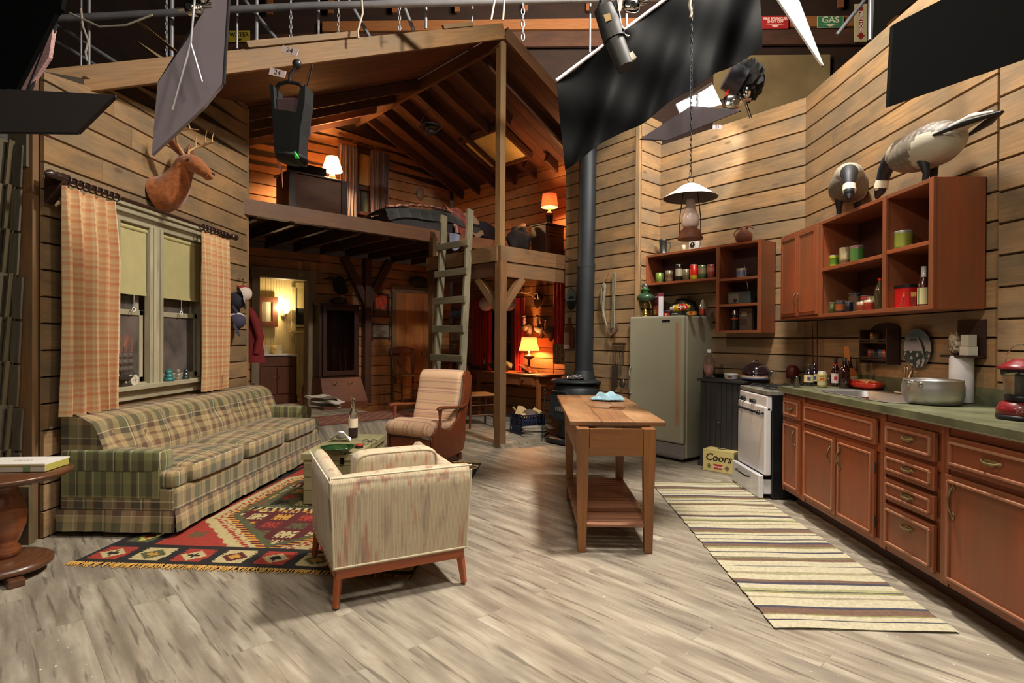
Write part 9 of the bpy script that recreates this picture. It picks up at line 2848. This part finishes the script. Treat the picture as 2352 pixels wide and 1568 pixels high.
# white bounce boards, wrapped lamp and the small flag on the right
WB = plain('white_foam_board', c(240,238,240),.8,0,.02)
outline('foam_board', 'brightly lit white foam board under the black drape', 'board', [(1553,238),(1634,188),(1658,240),(1564,262)],4.5, plain('lit_foam_board', c(245,243,248),.8,0,.02))
outline('foam_board', 'tall sharp white foam board triangle at the top right', 'board', [(1775,-20),(1828,-20),(1893,152),(1882,140)],4.0, WB, edge=((1,2,.006, FRM),))
outline('grip_flag', 'small dark pointed flag under the white foam board', 'flag', [(1586,244),(1702,254),(1532,322),(1470,319)],4.15, plain('dark_net_cloth', c(58,46,50),.8), edge=((0,1,.008, GRIPB),))
outline('grip_flag', 'very large flat black flag at the top right', 'flag', [(2052,56),(2180,-10),(2400,-10),(2400,118),(2042,243)],2.1, plain('flat_black_flag', c(8,8,9),.98,0,.1))
outline('grip_flag', 'dark grey flag behind the very large black one', 'flag', [(2008,-10),(2112,-10),(2048,44),(2004,92)],3.6, plain('dark_grey_flag', c(24,24,26),.9))
def wrapped():
 q = on_y(1714,190,4.9)
 o = thing('wrapped_lamp', 'grey lamp head wrapped in crinkled black foil beside the drape', 'stage lamp', q)
 mb = MB(); mb.ball(0.02,0,.02,.13,.12,.17,22,14, f=lambda x, y, z: 1 + .16 * math.sin(9 * x + 7 * z) * math.cos(8 * y + 11 * z)); mb.sm = [False] * len(mb.sm); mb.build('foil_wrap', plain('black_foil_wrap', c(13,12,13),.75,.1,.3,30,.5), o)
 mb = MB(); mb.cyl((-.16,.0,.06),(-.04,0,.0),.11,.13, seg=20); mb.build('lamp_head', plain('grey_lamp_head', c(90,90,100),.4,.5), o)
 mb = MB(); mb.cyl((-.16,-.02,.06),(-.02,-.05,-.20),.008); mb.cyl((-.02,-.05,-.20),(.02,-.05,-.32),.012); mb.build('stand_arm', CHROME, o)
 mb = MB(); mb.box(-.17,-.02,-.10,.02,.02,.12, M=Matrix.Rotation(R(20),3, 'Y')); mb.build('red_edge', plain('red_tape', c(200,40,20),.5), o)
wrapped()
q = on_y(1647,292,4.9); mb = MB(); mb.box(0,0,0,.075,.003,.04)
o = one(mb, 'paper_tag', plain('white_tag', c(226,206,206),.7), 'small white numbered tag on the board wall under the flag', 'tag', q)
text('23', .034, Matrix.Translation((0,-.0025,0)) @ Matrix.Rotation(R(90),4, 'X'), plain('ink_dark', c(40,34,30),.7), o)
# hanging kitchen lantern
def klantern():
 Y = 4.05; k = Y / F_PX
 q = on_y(1586,430, Y)
 o = thing('oil_lantern', 'hanging oil lantern with a fluted white tin shade over the kitchen', 'lantern', q)
 rust = plain('rusty_tin', c(110,64,44),.6,.3,.3,14)
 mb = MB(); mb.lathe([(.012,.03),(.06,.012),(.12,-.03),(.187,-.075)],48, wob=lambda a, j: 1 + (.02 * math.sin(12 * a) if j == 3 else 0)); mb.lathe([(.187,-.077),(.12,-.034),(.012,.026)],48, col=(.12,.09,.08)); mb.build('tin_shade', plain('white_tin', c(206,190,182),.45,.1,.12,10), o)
 mb = MB(); mb.lathe([(.030,-.09),(.034,-.14),(.048,-.18),(.062,-.22),(.060,-.26),(.045,-.29),(.040,-.29)],26); mb.build('milk_glass_globe', plain('milk_glass', c(214,190,180),.3,0,.03, coat=.5), o)
 mb = MB(); mb.lathe([(0,-.37),(.085,-.37),(.088,-.362),(.078,-.34),(.074,-.31),(.05,-.295),(.045,-.285),(0,-.285)],30, cols=[(1,1,1)] * 7); mb.build('fuel_tank', rust, o)
 mb = MB()
 for s in (-1,1): mb.tube([(s * .075,0,-.32),(s * .072,.0,-.2),(s * .05,0,-.03)],.0035,6)
 mb.tube([(.022 * math.cos(t),0,.055 + .02 * math.sin(t)) for t in [2 * PI * i / 12 for i in range(12)]],.003,5, closed=True); mb.build('wire_frame', IRON, o)
 mb = MB()
 n = 42; L = 1.55
 for i in range(n):
  mb.T = Matrix.Translation((0,0,.08 + L * (i + .5) / n)) @ Matrix.Rotation(PI / 2 * (i % 2) + .4,4, 'Z')
  mb.tube([(.008 * math.cos(t),0,.024 * math.sin(t)) for t in [2 * PI * j / 8 for j in range(8)]],.0028,5, closed=True)
 mb.build('chain', IRON, o)
klantern()
# signs
def sign(name, lab, box, Y, col, rows, tcol, edgec=None, arrow=True, vert=False):
 x0, y0, x1, y1 = box
 a, b = on_y(x0, y1, Y), on_y(x1, y0, Y)
 W, H = b.x - a.x, b.z - a.z
 ctr = Vector(((a.x + b.x) / 2, Y, (a.z + b.z) / 2))
 o = thing(name, lab, 'sign', ctr)
 mb = MB(); mb.box(0,0,0, W, .012, H, col=edgec or col); mb.box(0,-.004,0, W * .96,.010, H * .94, col=col); mb.build('sign_board', paint('card', .7), o)
 m_ = plain('print_' + name, tcol, .7)
 Fm = Matrix.Translation((0,-.0105,0)) @ Matrix.Rotation(R(90),4, 'X')
 for (body, size, yy, sx_) in rows:
  M = Fm @ (Matrix.Rotation(R(-90),4, 'Z') if vert else Matrix.Identity(4)) @ Matrix.Translation((0, yy * H, 0) if not vert else (yy * H, 0,.002))
  text(body, size * (H if not vert else W), M, m_ if not vert else plain('white_print', c(240,232,220),.5), o, bold=.004, sx=sx_)
 if arrow:
  mb = MB(); mb.T = Fm
  if vert: mb.prism([(-W * .17, H * .42),(-W * .17,-H * .33),(-W * .34,-H * .33),(0,-H * .46),(W * .34,-H * .33),(W * .17,-H * .33),(W * .17, H * .42)],0,.002)
  else: mb.prism([(-W * .36,-H * .20),(-W * .12,-H * .24),(-W * .12,-H * .34),(0,-H * .42),(W * .12,-H * .34),(W * .12,-H * .24),(W * .36,-H * .20)],0,.002)
  mb.build('arrow', m_, o)
SY = WY - .12
sign('water_sign', 'yellow sign reading WATER on the stage wall', (525,70,574,97), SY, c(176,160,50),(('WATER', .52,.12,.95),), c(40,36,20))
sign('gas_sign', 'green sign reading GAS on the stage wall', (1877,37,1937,64), SY, c(52,120,84),(('GAS', .74,.16,1.1),), c(206,206,180), c(190,196,170))
sign('sprinkler_sign', 'red sign reading FIRE SPRINKLER SHUT OFF on the stage wall', (1750,36,1811,66), SY, c(160,30,34),(('FIRE SPRINKLER', .27,.26,.98),('SHUT OFF', .27,.03,1.0)), c(230,190,180))
sign('hose_sign', 'tall white sign with a vertical red arrow on the stage wall', (1962,9,1992,96), SY, c(196,190,150),(('FIRE HOSE', .34,-.02,1.1),), c(140,40,40), vert=True)
